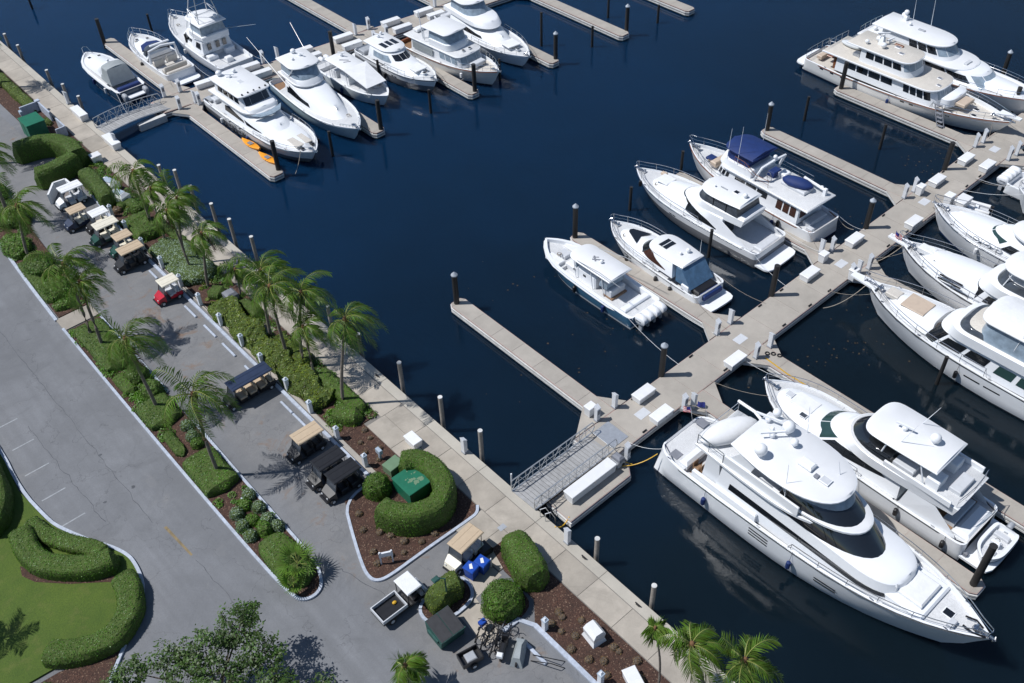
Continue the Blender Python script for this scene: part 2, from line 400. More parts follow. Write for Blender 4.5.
# grey concrete strip between the kerb and the bed
bed('kerb_strip',[(20.22,38.9),(20.62,38.9),(20.62,78),(20.42,80),(20.85,86.4),(20.5,86.4)],'conc',ZA+.16)
isl=[(20.2,39.2),(17.55,38.95),(16.5,36.5),(15.55,34.0),(15.35,33.0),(15.5,32.45),(16.2,32.2),(19,32.22),(23.0,32.1),(23.6,32.2),(23.93,32.7),(23.93,37.85),(22.64,37.95),(22.64,43.93),(20.64,43.93),(20.64,39.2)]
bed('planting_island',isl)
kerb('kerb',[(20.3,39.15),(17.5,38.95),(16.42,36.5),(15.45,34.0),(15.22,33.0),(15.4,32.35),(16.2,32.08),(19,32.1),(23.0,31.98),(23.6,32.05),(23.98,32.5)],.2)
# median
med=[(11.0,34.9),(11.4,34.35),(12.2,34.3),(12.8,34.8),(13.2,36),(13.3,38),(13.35,45),(13.5,69.1),(10.75,69.1),(10.7,60),(10.75,40),(10.8,36)]
bed('median_bed',med)
kerb('kerb',[(10.6,69.6),(10.55,60),(10.6,46),(10.7,38),(10.9,35),(11.3,34.3),(12.1,34.15),(12.8,34.6),(13.25,35.8)],.2)
kerb('kerb',[(13.4,37.4),(13.42,45),(13.5,52.3)],.2)
kerb('kerb',[(13.55,57),(13.6,69)],.2)
bed('median_bed',[(10.9,71.2),(13.4,71.2),(13.9,80),(14.3,88),(13.4,92),(11.5,93),(11.3,86)])
kerb('kerb',[(10.62,71),(10.8,78),(11.2,86),(11.4,92),(12.2,93.2),(13.6,92.4)],.26)
bed('median_path',[(10.6,69.3),(13.6,69.3),(13.6,71.1),(10.6,71.1)],'prom',ZA+.08)
# lower right bed and corner
bed('planting_bed',[(20.85,8),(23.93,8),(23.93,29.2),(22.4,29.2),(21.9,27.4),(21.9,24.6),(20.85,23.4)])
kerb('kerb',[(20.7,8),(20.7,23.2),(20.2,24.2),(19,24.25)],.3)
bed('planting_bed',smooth_poly([(18.9,24.3),(21.4,24.2),(21.8,25.5),(21.4,27),(19.4,27.1)],2))
bed('planting_island',smooth_poly([(16.2,27.3),(18.9,27.2),(19.6,28),(19.4,29.1),(17.4,29.3),(16.1,28.9)],2))
kerb('kerb',smooth_poly([(16.1,27.2),(18.9,27.0),(19.7,28),(19.5,29.2),(17.4,29.4),(15.95,28.9)],2),.2,closed=True)
bed('concrete_apron',[(17.6,24.2),(18.8,24.2),(19.3,27.15),(21.6,27.3),(21.5,28.6),(19.9,28.6),(19.0,26.9),(17.7,26.9)],'prom',ZA+.012)
# lawn
lawn=[(1.75,90),(1.75,60.5),(1.3,55.4),(1.7,51.6),(2.0,50.4),(3.2,47.7),(3.9,46.6),(4.45,45.2),(4.5,44.2),(4.3,42.8),(3.9,41.9),(3.0,40.5),(2.3,39.9),(1.2,39.6),(-.5,39.9),(-2.1,40.6),(-4.5,40.8),(-30,36),(-60,36),(-60,90)]
MB().prism(lawn,ZA-.1,ZQ+.03).build('lawn',m['grass'],kind='structure')
kerb('kerb',[(1.9,90)]+[(a+.12,b) for a,b in lawn[1:13]]+[(1.2,39.45),(-.5,39.75)],.22)
bed('planting_bed',[(1.3,39.3),(-.6,37.4),(-3.5,35.8),(-30,29),(-30,35.6),(-4.6,40.4),(-2.2,40.2),(-.6,39.6)]); kerb('kerb',[(1.5,39.2),(-.5,37.3),(-3.4,35.7),(-12,33)],.2)
# mulch strip inside the lawn
g2=[P(u,v,ZQ+.03) for u,v in((20,566),(40,573),(75,575),(112,573),(117,583),(108,582),(70,584),(35,582),(22,576))]
MB().prism(g2,ZA,ZQ+.045).build('planting_bed',m['mulch'],kind='structure')
# parking lines
pl=thing('parking_lines','faded white parking bay lines painted on the road beside the lawn','road marking')
for yy,x1 in((50.45,3.95),(53.5,3.85),(56.5,3.9),(59.5,4.0),(62.4,3.9)):
    MB().box(2.15 if yy<59 else 2.4,x1,yy-.05,yy+.05,ZA,ZA+.004).build('line',m['paint'],pl)
MB().add([(7.35,45.6,ZA+.004),(7.55,45.6,ZA+.004),(7.75,42.3,ZA+.004),(7.6,42.3,ZA+.004)],[(3,2,1,0)]).build('lane_line',m['ypaint'],label='short worn yellow lane line painted on the road',cat='road marking')
cr=random.Random(12)
def seam(label,a,b,n=26,w=.035):
    mb=MB(); pts=[]
    for i in range(n+1): t=i/n; pts.append((a[0]+(b[0]-a[0])*t+cr.gauss(0,.05),a[1]+(b[1]-a[1])*t+cr.gauss(0,.03)))
    for p,q in zip(pts,pts[1:]): mb.obox(p,q,w*cr.uniform(.6,1.4),ZA-.01,ZA+.003+.0005*cr.random())
    mb.build('crack_seal',m['tar'],label=label,cat='road crack',group='sealed cracks in the road')
seam('long dark sealed crack running along the middle of the road',(7.75,41.8),(8.1,30.5)); seam('thin dark crack along the road beside the parking lines',(4.2,61),(4.6,48.8)); seam('dark crack crossing the drive by the median end',(13.8,36.5),(15.6,29.8)); seam('dark seam along the far part of the road',(7.0,46.5),(6.6,74),40,.03)
for i,(u,v) in enumerate(((133,487),(105,502),(100,455))):
    x,y=P(u,v,ZA); MB().sheet([(x+.14*cr.uniform(.5,1.3)*math.cos(k*.9),y+.14*cr.uniform(.5,1.3)*math.sin(k*.9)) for k in range(7)],ZA+.004).build('oil_spot',m['tar'],label='small dark oil spot on the road, '+('nearest the median','beside the yellow lane line side of the lawn','farthest up the road')[i],cat='oil spot',group='oil spots on the road')
MB().cbox(24.0,30.0,ZQ+.003,.55,.4,.012).build('drain_cover',m['grey'],label='small square grey cover set in the promenade slabs',cat='drain cover')
# wheel stops
for i,(y0,y1,t) in enumerate([(70.2,71.7,'beside the tan roofed carts'),(63.25,65.2,'beside the red cart'),(59.95,61.9,'second to the right of the red cart'),(56.85,58.9,'third to the right of the red cart'),(53.6,55.4,'behind the navy roofed cart'),(48.5,50.1,'just right of the navy roofed cart'),(46.5,48.4,'just left of the tan roofed cart with black body')]):
    b=MB().box(19.3,19.48,y0,y1,ZA,ZA+.14,.04); b.build('wheel_stop',m['kerb'],label='white concrete wheel stop '+t,cat='wheel stop',group='wheel stops along the cart bays')
MB().box(19.35,19.58,20.9,23.0,ZA,ZA+.16,.04).build('wheel_stop',m['kerb'],label='long white wheel stop beside the grey covered scooter',cat='wheel stop',group='wheel stops along the cart bays')
# white bollards with a sloped cap
def bollard_mesh():
    b=MB().cbox(0,0,0,.24,.24,.74); b.cbox(0,0,.74,.28,.28,.06); b.box(-.12,.12,-.12,.12,.8,.95,.0,.08); return b
bt=['beside the dark cart nearest the palm island','behind the black carts','left of the tan roofed black cart','first right of the navy roofed cart','behind the navy roofed cart','first left of the navy roofed cart','second left of the navy roofed cart','third left of the navy roofed cart','just right of the red cart','behind the red cart','just left of the red cart','behind the nearer tan roofed carts','behind the ivory roofed cart','by the end of the clipped oval hedge']
bym=bollard_mesh().mesh('bollard',m['ped'],None)
for (yy,t) in zip((40.5,44.0,47.5,50.7,54.4,57.4,60.8,64.3,67.7,71.1,74.8,78.3,81.6,85.6),bt):
    x=20.42 if yy<78 else (20.5 if yy<80 else (20.6 if yy<83 else 21.0))
    o=thing('bollard','white square bollard on the kerb '+t,'bollard',(x,yy,ZA+.15),0,'white bollards along the parking kerb')
    o.scale=(1.2,1.2,1.4); inst(bym,'post',o); MB().cbox(0,0,.80,.3,.3,.03).build('cap',m['cap2'],o)
for (xx,yy,t) in((20.95,22.6,'at the corner kerb beside the parked bicycles'),(20.95,17.9,'at the bottom edge of the picture by the mulch bed')):
    o=thing('bollard','white square bollard '+t,'bollard',(xx,yy,ZA+.05),0,'white bollards along the parking kerb'); o.scale=(1.2,1.2,1.4); inst(bym,'post',o); MB().cbox(0,0,.80,.3,.3,.03).build('cap',m['cap2'],o)

# ================================================================ floating docks
def dock_unit(root,poly,z=ZD,edge=True):
    # float, wale and edge below the deck panels, one ring following the outline (ccw)
    n=len(poly); cx=sum(p[0] for p in poly)/n; cy=sum(p[1] for p in poly)/n
    def off(d):
        q=[]
        for i in range(n):
            a,b,c=Vector(poly[i-1]),Vector(poly[i]),Vector(poly[(i+1)%n])
            t1=(b-a).normalized(); t2=(c-b).normalized(); n1=Vector((t1.y,-t1.x)); n2=Vector((t2.y,-t2.x)); k=n1+n2
            k=k/max(.3,k.dot(n1)); q.append((b.x+k.x*d,b.y+k.y*d))
        return q
    MB().prism(off(-.06),-.5,.1).build('float',m['algae'],root)
    MB().prism(off(-.05),.1,z-.07).build('frame_core',m['black'],root)
    MB().prism(off(.01),z-.07,z-.02).build('deck_frame',m['pink'],root)
    MB().prism(off(.08),z-.32,z-.17).build('wale',m['wale'],root)
    MB().prism(off(.07),z-.58,z-.44).build('lower_wale',m['wale'],root)
def panels(root,x0,x1,y0,y1,step,along,yfun=None,g=.012):
    L=(x1-x0) if along=='x' else (y1-y0); k=max(1,round(L/step)); s=L/k
    for i in range(k):
        if along=='x':
            a,b=x0+i*s+g,x0+(i+1)*s-g
            f=yfun or (lambda x:0)
            p=[(a,y0+.03+f(a)),(b,y0+.03+f(b)),(b,y1-.03+f(b)),(a,y1-.03+f(a))]
        else:
            a,b=y0+i*s+g,y0+(i+1)*s-g; p=[(x0+.03,a),(x1-.03,a),(x1-.03,b),(x0+.03,b)]
        MB().prism(p,ZD-.06,ZD+rnd.uniform(-.003,.003)).build('deck_panel',m['conc'],root)
def tri(root,a,b,c):
    MB().prism([a,b,c],ZD-.06,ZD-.002).build('gusset_panel',m['conc'],root)
    MB().prism([a,b,c],ZD-.32,ZD-.07).build('gusset_frame',m['wale'],root)
DG='floating docks'
md=thing('floating_dock','long pale concrete floating dock running from the near gangway to the right edge','dock',(0,0,0),0,DG)
dock_unit(md,[(33.2,29.35),(112,29.35),(112,32.45),(33.2,32.45)]); panels(md,33.2,112,29.35,32.45,3.3,'x')
def finger(label,x0,x1,y0,y1,side,gl=1.3,gr=1.3,gy=1.9,rounded=True):
    # side +1: runs to +y from root y0 ; -1: runs to -y from root y1
    o=thing('finger_pier',label,'finger pier',(0,0,0),0,'finger piers of the floating docks')
    xm=(x0+x1)/2; w=(x1-x0)/2
    if side>0:
        tip=[(x1,y1-.5),(x1-.25,y1-.1),(x0+.25,y1-.1),(x0,y1-.5)]
        dock_unit(o,[(x0,y0+.04),(x1,y0+.04)]+tip); panels(o,x0,x1,y0+.06,y1-.5,2.45,'y')
        MB().prism([(x0+.03,y1-.49)]+[(x1-.03,y1-.49),(x1-.27,y1-.13),(x0+.27,y1-.13)],ZD-.06,ZD-.001).build('tip_panel',m['conc'],o)
        if gl: tri(o,(x0-gl,y0+.08),(x0-.02,y0+.08),(x0-.02,y0+gy))
        if gr: tri(o,(x1+.02,y0+.08),(x1+gr,y0+.08),(x1+.02,y0+gy))
    else:
        dock_unit(o,[(x0,y0+.5),(x0+.25,y0+.1),(x1-.25,y0+.1),(x1,y0+.5),(x1,y1-.04),(x0,y1-.04)]); panels(o,x0,x1,y0+.5,y1-.06,2.45,'y')
        MB().prism([(x1-.03,y0+.49),(x0+.03,y0+.49),(x0+.27,y0+.13),(x1-.27,y0+.13)],ZD-.06,ZD-.001).build('tip_panel',m['conc'],o)
        if gl: tri(o,(x0-gl,y1-.08),(x0-.02,y1-.08),(x0-.02,y1-gy))
        if gr: tri(o,(x1+.02,y1-.08),(x1+gr,y1-.08),(x1+.02,y1-gy))
    return o
finger('empty concrete finger pier nearest the near gangway, with a capped piling at its tip',35.95,37.4,32.45,50.4,1,2.6,1.3)
finger('finger pier between the boat with outboards and the white express cruiser',49.65,51.05,32.45,50.0,1)
finger('finger pier between the flybridge yacht and the yacht with blue canvas',63.55,64.95,32.45,50.0,1)
finger('open finger pier beyond the yacht with blue canvas',76.35,77.8,32.45,49.2,1)
finger('finger pier alongside the long cream decked motor yacht at upper right',88.9,90.4,32.45,49.0,1)
finger('finger pier between the two big white yachts at lower right',42.3,43.75,6.2,29.35,-1,1.3,1.3)
finger('finger pier on the far side of the yacht carrying a tender',49.5,51.0,4.0,29.35,-1)
finger('finger pier between the two cream yachts at the right edge',64.0,65.4,2.0,29.35,-1)
finger('finger pier beside the bow of the farther white yacht at the right edge',77.6,79.0,10,29.35,-1)
finger('finger pier at the right edge beside the boat with white outboards',89.3,90.7,8,29.35,-1)
# landing float of the near gangway
lf=thing('landing_float','low concrete float beside the near gangway carrying a long white box','dock',(0,0,0),0,DG)
dock_unit(lf,[(27.9,27.45),(33.7,27.45),(34.4,28.3),(34.4,29.3),(33.15,29.3),(33.15,29.65),(27.9,29.65)])
panels(lf,27.9,33.1,27.45,29.65,1.75,'x'); MB().prism([(33.12,27.5),(33.68,27.5),(34.36,28.3),(34.36,29.27),(33.12,29.27)],ZD-.06,ZD-.001).build('deck_panel',m['conc'],lf)
# left dock, slightly skewed to its fingers
SK=-.105
fy=lambda x:(x-37)*SK
d2=thing('floating_dock','pale concrete floating dock across the top left joining the arched gangway','dock',(0,0,0),0,DG)
dock_unit(d2,[(33.4,96.45),(34.8,96.3),(112,96.1+fy(112)),(112,99.4+fy(112)),(37.5,99.4+fy(37.5)),(33.4,99.6)])
panels(d2,33.6,112,96.1,99.3,3.3,'x',fy)
finger('finger pier with two orange kayaks, nearest the palms',35.25,36.75,77.2,96.0,-1,1.2,1.2)
finger('finger pier between the white convertible boat and the open boat with awning',47.4,48.85,76.6,95.0,-1)
finger('finger pier between the sport cruiser and the trawler at top centre',59.75,61.15,75.7,93.6,-1)
finger('finger pier to the right of the top centre flybridge yacht',71.0,72.4,74.6,92.5,-1)
finger('long bare finger pier at the top centre with a capped piling',81.6,83.1,73.6,91.4,-1)
finger('finger pier cut off by the top edge right of centre',92.2,93.7,72.4,90.3,-1)
finger('finger pier between the two small boats at top left',36.0,37.4,99.4,117.9,1,.8,.8)
finger('finger pier running to the top edge left of centre',59.3,60.8,97.05,116,1)
finger('finger pier at the top edge behind the topmost dock boxes',71.4,72.8,95.8,114,1)
# ---------------------------------------------------------------- gangways
def gangway(name,label,a,b,width,z0,z1,arch=0,sides=(1,-1),h=1.1):
    o=thing(name,label,'gangway'); A=Vector((a[0],a[1],z0)); B=Vector((b[0],b[1],z1)); d=B-A; n=Vector((-d.y,d.x,0)).normalized()
    N=12; pt=lambda t,off,up:(A+d*t+n*off+Vector((0,0,up+arch*4*t*(1-t))))
    k=26
    for i in range(k):
        t0,t1=i/k+.002,(i+1)/k-.002
        q=[pt(t0,-width/2,0),pt(t1,-width/2,0),pt(t1,width/2,0),pt(t0,width/2,0)]
        MB().add([tuple(v+Vector((0,0,-.05))) for v in q]+[tuple(v) for v in q],[(3,2,1,0),(4,5,6,7),(0,1,5,4),(1,2,6,5),(2,3,7,6),(3,0,4,7)]).build('plank',m['plank'],o)
    for s in(1,-1):
        MB().tube([pt(i/N,s*(width/2+.06),-.02) for i in range(N+1)],.075,6).build('side_beam',m['alu'],o)
    for s in sides:
        top=MB().tube([pt(.0,s*(width/2+.06),.1),pt(-.005,s*(width/2+.06),h*.6)]+[pt(i/N,s*(width/2+.06),h) for i in range(N+1)]+[pt(1.02,s*(width/2+.06),h*.75),pt(1.03,s*(width/2+.06),h*.4),pt(1.0,s*(width/2+.06),.1)],.045,6)
        top.build('handrail',m['alu'],o)
        w=MB()
        for i in range(N):
            w.tube([pt(i/N,s*(width/2+.06),0),pt((i+1)/N,s*(width/2+.06),h)] if i%2==0 else [pt(i/N,s*(width/2+.06),h),pt((i+1)/N,s*(width/2+.06),0)],.025,4)
            if i: w.tube([pt(i/N,s*(width/2+.06),0),pt(i/N,s*(width/2+.06),h)],.028,4)
        w.tube([pt(i/N,s*(width/2+.06),h*.5) for i in range(N+1)],.02,4)
        w.build('truss',m['alu'],o)
    return o
gangway('gangway','straight aluminium gangway with truss handrails from the near promenade',(26.5,30.65),(34.6,30.95),2.1,1.26,.72)
MB().box(34.55,36.2,29.95,32.0,ZD+.002,ZD+.05,.02).build('gangway_plate',m['alu'],label='grey metal landing plate at the foot of the near gangway',cat='plate')
gangway('gangway','arched aluminium gangway from the far promenade to the top left dock',(26.5,96.9),(34.3,97.9),1.9,1.26,.72,.28,(1,))
MB().box(30.2,33.35,95.85,96.4,-.3,ZD).build('landing_float',m['wale'],label='short grey float under the lower end of the arched gangway',cat='dock',group=DG)
# ---------------------------------------------------------------- pilings
def piling(base,top_h,r,mat,cap,label,group,z0=-1.2,kind='piling'):
    o=thing('piling',label,kind,(base[0],base[1],0),0,group)
    MB().lathe([(r,z0),(r,1.),(r*.97,top_h)],n=10).build('shaft',m[mat],o,40)
    if cap=='cone': MB().lathe([(r*1.18,top_h-.1),(r*1.2,top_h),(.02,top_h+r*1.2)],n=10).build('cap',m['pilecap'],o,40)
    elif cap=='flat': MB().lathe([(r*1.05,top_h-.04),(r*1.05,top_h+.02)],n=10).build('cap',m['wale' if mat=='wood' else 'blackp'],o,40)
    return o
KP='black sleeved dock pilings'
for (u,v),h,cap,t in [((456.7,303),3.1,'cone','at the tip of the empty finger pier'),((575,237),3.4,'cone','at the bow of the boat with outboards'),((767,130),3.0,'cone','at the tip of the finger pier beyond the blue canvas yacht'),((841,88.5),3.1,'','at the tip of the pier beside the long cream decked yacht'),((973.3,584),4.1,'flat','standing at the tip of the pier before the carried tender'),
    ((771.4,295.2),3.2,'','on the main dock near the stern of the shade sided flybridge yacht'),((865.7,227.8),3.0,'cone','on the main dock near the stern of the blue canvas yacht'),((661.3,375.3),3.2,'cone','on the main dock near the dock boxes by the empty pier'),((944.3,169.3),3.0,'','on the main dock between two dock boxes at right'),
    ((104.3,42.4),3.0,'flat','at the tip of the pier between the two small boats at top left'),((278.4,169.5),3.3,'','at the tip of the pier with orange kayaks'),((474.9,91),3.2,'flat','at the pier tip before the trawler'),((555.6,58.6),3.1,'cone','at the pier tip before the top centre flybridge yacht'),((626.5,30),3.0,'cone','at the tip of the long bare pier at top'),((381,129),3.4,'','at the pier tip below the open boat with awning'),((333.7,55.5),3.0,'flat','standing beside dock boxes on the top left dock'),
    ((1003,74),2.6,'cone','beyond the bow of the farther yacht at top right'),((1013,108),2.4,'','at the bow of the long cream decked yacht')]:
    piling(P(u,v,ZD),ZD+h,.24,'blackp',cap,'black piling '+t,KP)
MP='thin dark mooring piles standing in the water'
for (u,v),h,t in [((333,156),2.9,'off the bow of the white convertible boat'),((431,113),2.8,'off the bow of the sport cruiser'),((379.5,78),2.2,'between the open boat with awning and the sport cruiser'),((592,47),2.6,'in open water beside the long bare pier'),((657.5,23),2.3,'near the top edge right of the bare pier'),((608,17.6),2.6,'behind the long bare pier'),((541.5,46),4.2,'behind the pier tip right of the flybridge yacht'),
    ((152,31),2.2,'off the bow of the open express cruiser at top left'),((190,53),2.4,'between the express cruiser and the sport fishing boat'),((804.2,120.5),2.8,'alone in open water off the pier beyond the blue canvas yacht'),((879.6,149),2.8,'in the shade of the long cream decked yacht'),((936.5,384),2.9,'against the hull of the nearest cream yacht at right'),((708.3,257),3.0,'between the white express cruiser and the flybridge yacht'),((629.8,210),2.6,'off the bow of the shade sided flybridge yacht'),((680.8,172),2.4,'between the bows of the flybridge and blue canvas yachts'),
    ((32.5,9),2.,'in the top left corner water'),((500,80),2.6,'between the trawler bow and the flybridge yacht bow'),((573,92),2.4,'') ][:17]:
    piling(P(u,v,0),h,.15,'blackp','flat','thin dark mooring pile '+t,MP)
WP='grey timber pilings along the seawall'
def quay_pile(u,v,t):
    X=27.12; best=None
    for k in range(0,700):
        z=.8+k*.01; x,y=P(u,v,z)
        e=abs(x-X)
        if best is None or e<best[0]: best=(e,y,z)
    piling((X,best[1]),best[2],.17,'wood','flat','grey timber piling outside the seawall '+t,WP)
for u,v,t in [(4.2,33.8,'in the far left corner'),(17.4,45,'second from the far left corner'),(46.3,70,'third from the far left corner, by the palm shadow'),(62.3,84,'just before the far pedestal on the quay'),(78,96,'just behind the white chest left of the arched gangway'),(158.5,165,'touching the fronds of the palm by the white tanks'),(174.3,170,'just right of that palm by the white tanks'),(190.1,186,'between the palms in mid left, the taller one'),(211,203.5,'half hidden behind mid left fronds'),(229,219,'before the small palm shadow on the promenade'),(251,236.5,'left of the dense twin palm crowns'),(327.5,306,'between the two right palms of the row'),(358,334,'behind the last palm of the row'),(399,362.5,'first right of the row of palms'),(440,397,'second right of the row of palms'),(480,430.5,'left of the near gangway, by the quay pedestal'),(597.4,538.5,'right of the near gangway'),(654.3,585.5,'at the bottom beside the small palm')]:
    quay_pile(u,v,t)
# ---------------------------------------------------------------- dock furniture
def ped_parts(o,h=1.05):
    MB().box(-.16,.16,-.14,.14,0,.1).build('base',m['grey'],o)
    b=MB().add([(-.13,-.11,.1),(.13,-.11,.1),(.13,.11,.1),(-.13,.11,.1),(-.14,-.12,h-.16),(.14,-.12,h-.16),(.14,.12,h),(-.14,.12,h)],[(3,2,1,0),(4,5,6,7),(0,1,5,4),(1,2,6,5),(2,3,7,6),(3,0,4,7)])
    b.build('post',m['ped'],o)
    MB().add([(-.16,-.14,h-.15),(.16,-.14,h-.15),(.16,.14,h+.015),(-.16,.14,h+.015),(-.15,-.13,h-.1),(.15,-.13,h-.1),(.15,.13,h+.06),(-.15,.13,h+.06)],[(3,2,1,0),(4,5,6,7),(0,1,5,4),(1,2,6,5),(2,3,7,6),(3,0,4,7)]).build('hood',m['ped'],o)
    MB().box(-.09,.09,-.145,-.118,h*.5,h*.78).build('socket_panel',m['slate'],o)
proto=None
def pedestal(x,y,z,label,rz=0):
    global proto
    full='white power pedestal '+label
    if proto is None:
        proto=thing('power_pedestal',full,'pedestal',(x,y,z),rz,'white power pedestals on docks and quay'); ped_parts(proto); proto.scale=(1.3,1.3,1.4); return proto
    return dup(proto,(x,y,z),rz,full)
for (u,v),t in [((614.5,407),'right of the root of the empty finger pier'),((597,420),'at the root of the empty finger pier beside a white cabinet'),((627,458),'on the corner above the landing float'),((684,409),'left one of the pair behind the flags of the big yacht'),((693,406.7),'right one of the pair behind the flags of the big yacht'),((716.7,334),'left of the root of the pier behind the express cruiser'),((730,323),'right of the root of the pier behind the express cruiser'),((755.8,357.5),'beside the dock box facing the bow of the tender yacht'),((769.8,346.6),'right of the coiled black hoses near the tender yacht bow'),
    ((820.8,252.5),'left of the pair behind the blue canvas yacht'),((831.4,251),'right of the pair behind the blue canvas yacht'),((868.4,268.6),'by the bow line of the middle right yacht'),((850.7,278),'left of the pair before the nearest cream yacht bow'),((857.8,273.4),'right of the pair before the nearest cream yacht bow'),((903.8,198),'left one at the root of the open pier at right'),((913.5,191.5),'middle one at the root of the open pier at right'),((974.7,146.9),'left of the pair under the long cream yacht bow'),((982.7,142.5),'right of the pair under the long cream yacht bow'),((1008,160),'left of the pair at the right edge of the dock'),((1016,155),'right of the pair at the right edge of the dock'),
    ((164.7,97),'left one behind the open express cruiser at top left'),((180.5,92),'right one behind the open express cruiser at top left'),((180.5,109),'at the head of the pier with kayaks'),((196,102.8),'left of the pair at the stern of the large top left yacht'),((200,104.7),'right of the pair at the stern of the large top left yacht'),((263.5,63),'left one behind the sport fishing boat'),((278,58.6),'right one behind the sport fishing boat'),((355.8,35),'left one at the root of the pier running to the top edge'),((368.9,29.3),'right one at the root of the pier running to the top edge'),((374.7,43),'left one behind the sport cruiser'),((387,37),'right one behind the sport cruiser'),((435,7),'at the top edge left of the flybridge yacht'),((450,17),'left one behind the trawler'),((455.5,15.6),'right one behind the trawler')]:
    x,y=P(u,v,ZD); pedestal(x,y,ZD,t,rnd.choice((0,0,.1,math.pi/2)))
for (x,y,t) in((26.4,105.0,'on the quay left of the arched gangway'),(26.4,93.1,'on the quay right of the arched gangway'),(26.35,36.7,'on the quay left of the near gangway'),(26.35,26.2,'on the quay right of the near gangway, by the yellow hose')): pedestal(x,y,ZQ,t,math.pi/2)
BG='white dock boxes'
def dockbox(x,y,z,lx,ly,h,label,rz=0):
    o=thing('dock_box',label,'dock box',(x,y,z),rz,BG)
    MB().add([(-lx/2+.05,-ly/2+.05,.03),(lx/2-.05,-ly/2+.05,.03),(lx/2-.05,ly/2-.05,.03),(-lx/2+.05,ly/2-.05,.03),(-lx/2,-ly/2,h-.1),(lx/2,-ly/2,h-.1),(lx/2,ly/2,h-.1),(-lx/2,ly/2,h-.1)],[(3,2,1,0),(4,5,6,7),(0,1,5,4),(1,2,6,5),(2,3,7,6),(3,0,4,7)]).build('chest',m['box'],o)
    MB().box(-lx/2-.03,lx/2+.03,-ly/2-.03,ly/2+.03,h-.09,h,.03).build('lid',m['box'],o)
    MB().box(-.05,.05,-ly/2-.045,-ly/2-.02,h-.16,h-.04).build('latch',m['steel'],o)
    return o
for (u,v),lx,t in [((643.3,397),1.75,'behind the capped piling near the empty pier'),((661,418),1.75,'with a green edge, nearest the flags of the big yacht'),((734.6,363.5),1.8,'facing the bow of the tender yacht'),((809,277),1.75,'behind the shade sided flybridge yacht'),((853.6,243),1.75,'behind the blue canvas yacht, by the piling'),((912.6,225.5),1.75,'before the bow of the middle right yacht'),((936,183.6),1.75,'left of the piling in the right part of the dock'),((965,162),1.75,'right of the piling in the right part of the dock'),((986,169),1.75,'above the boat with white outboards')]:
    x,y=P(u,v,ZD); dockbox(x,y,ZD,lx,.85,.62,'white dock box '+t)
for (u,v),lx,t in [((206.6,86),2.4,'behind the open express cruiser'),((250,70),2.4,'left one behind the sport fishing boat'),((262,76.5),2.4,'beside the flybridge of the large top left yacht'),((303.4,54),2.4,'left one above the convertible boat'),((312,60),2.4,'lower one above the convertible boat'),((343.5,40.5),2.4,'left of the piers root, upper side of top dock'),((352.7,48),2.4,'above the open boat with awning, lower side'),((391,25),2.4,'upper one above the sport cruiser'),((402.7,31),2.4,'lower one above the sport cruiser'),((424,14.5),2.4,'upper one above the trawler'),((436,18),2.2,'lower one above the trawler')]:
    x,y=P(u,v,ZD); dockbox(x,y,ZD,lx,.8,.68,'long white dock box '+t,-.1)
for (u,v),lx,ly,h,t in [((590,414),.75,.6,.95,'at the root of the empty finger pier'),((822.4,261),.75,.6,.9,'behind the blue canvas yacht, tall and square'),((852,279),.7,.6,1.1,'before the nearest cream yacht bow, tall'),((919,194),.75,.6,1.0,'third in line at the root of the open pier'),((947,205),.8,.7,1.2,'beside the small dinghy at right, tall'),((961,206),1.6,1.0,.85,'beside the small dinghy at right, wide')]:
    x,y=P(u,v,ZD); dockbox(x,y,ZD,lx,ly,h,'white dock cabinet '+t)
# long box and folded cart on the landing float
dockbox(31.05,28.75,ZD,4.3,.85,.85,'very long white storage box on the landing float')
wc=thing('winch_cart','covered dark grey winch cart at the end of the long white box','cart',(33.75,28.75,ZD),0)
MB().box(-.35,.4,-.4,.4,.1,.75,.2,.08).build('body',m['grey'],wc); MB().box(-.25,.38,-.42,.42,.55,.95,.15,.05).build('cover',m['slate'],wc)
for s in(-1,1): MB().lathe([(.14,-.05),(.14,.05)],(.2,s*.38,.14),10,'y').build('wheel',m['rubber'],wc)
for s in((26.35,103.1,99.6),(26.3,94.9,92.0)):
    dockbox(26.2,(s[1]+s[2])/2,ZQ,2.6,.85,.75,'white dock box on the quay '+('left' if s[1]>96 else 'right')+' of the arched gangway',math.pi/2)
dockbox(23.65,91.7,ZQ,1.0,.9,.8,'white cube box on the far promenade beside the clipped hedge')
dockbox(24.15,39.8,ZQ,1.2,.75,.7,'white box on the promenade edge behind the curved hedge',math.pi/2)
# cleats, service plates
ORD='first second third fourth fifth sixth seventh eighth ninth'.split()
cl=MB().box(-.06,.06,-.14,.14,0,.07).box(-.035,.035,-.22,.22,.07,.12).mesh('cleat',m['black'])
k=0
for x in [39.2,45.8,54.5,57.4,69.8,72.6,82.8,85.2]:
    inst(cl,'cleat',None,(x,32.3,ZD),math.pi/2,label='black cleat on the far edge of the long dock, %s from the near gangway'%ORD[k],cat='cleat',group='dock cleats'); k+=1
k=0
for x in [37.4,46.6,54,57.5,60.2,69,72,82.2,84.6]:
    inst(cl,'cleat',None,(x,29.5,ZD),math.pi/2,label='black cleat on the near edge of the long dock, %s from the near gangway'%ORD[k],cat='cleat',group='dock cleats'); k+=1
for i,yy in enumerate((24.6,19.9,47.2,60.5)):
    inst(cl,'cleat',None,(26.3,yy,ZQ),0,label='black cleat on the seawall cap '+('right of the quay pedestal','near the bottom piling','beside the last palm of the row','under the twin palm crowns')[i],cat='cleat',group='quay cleats')
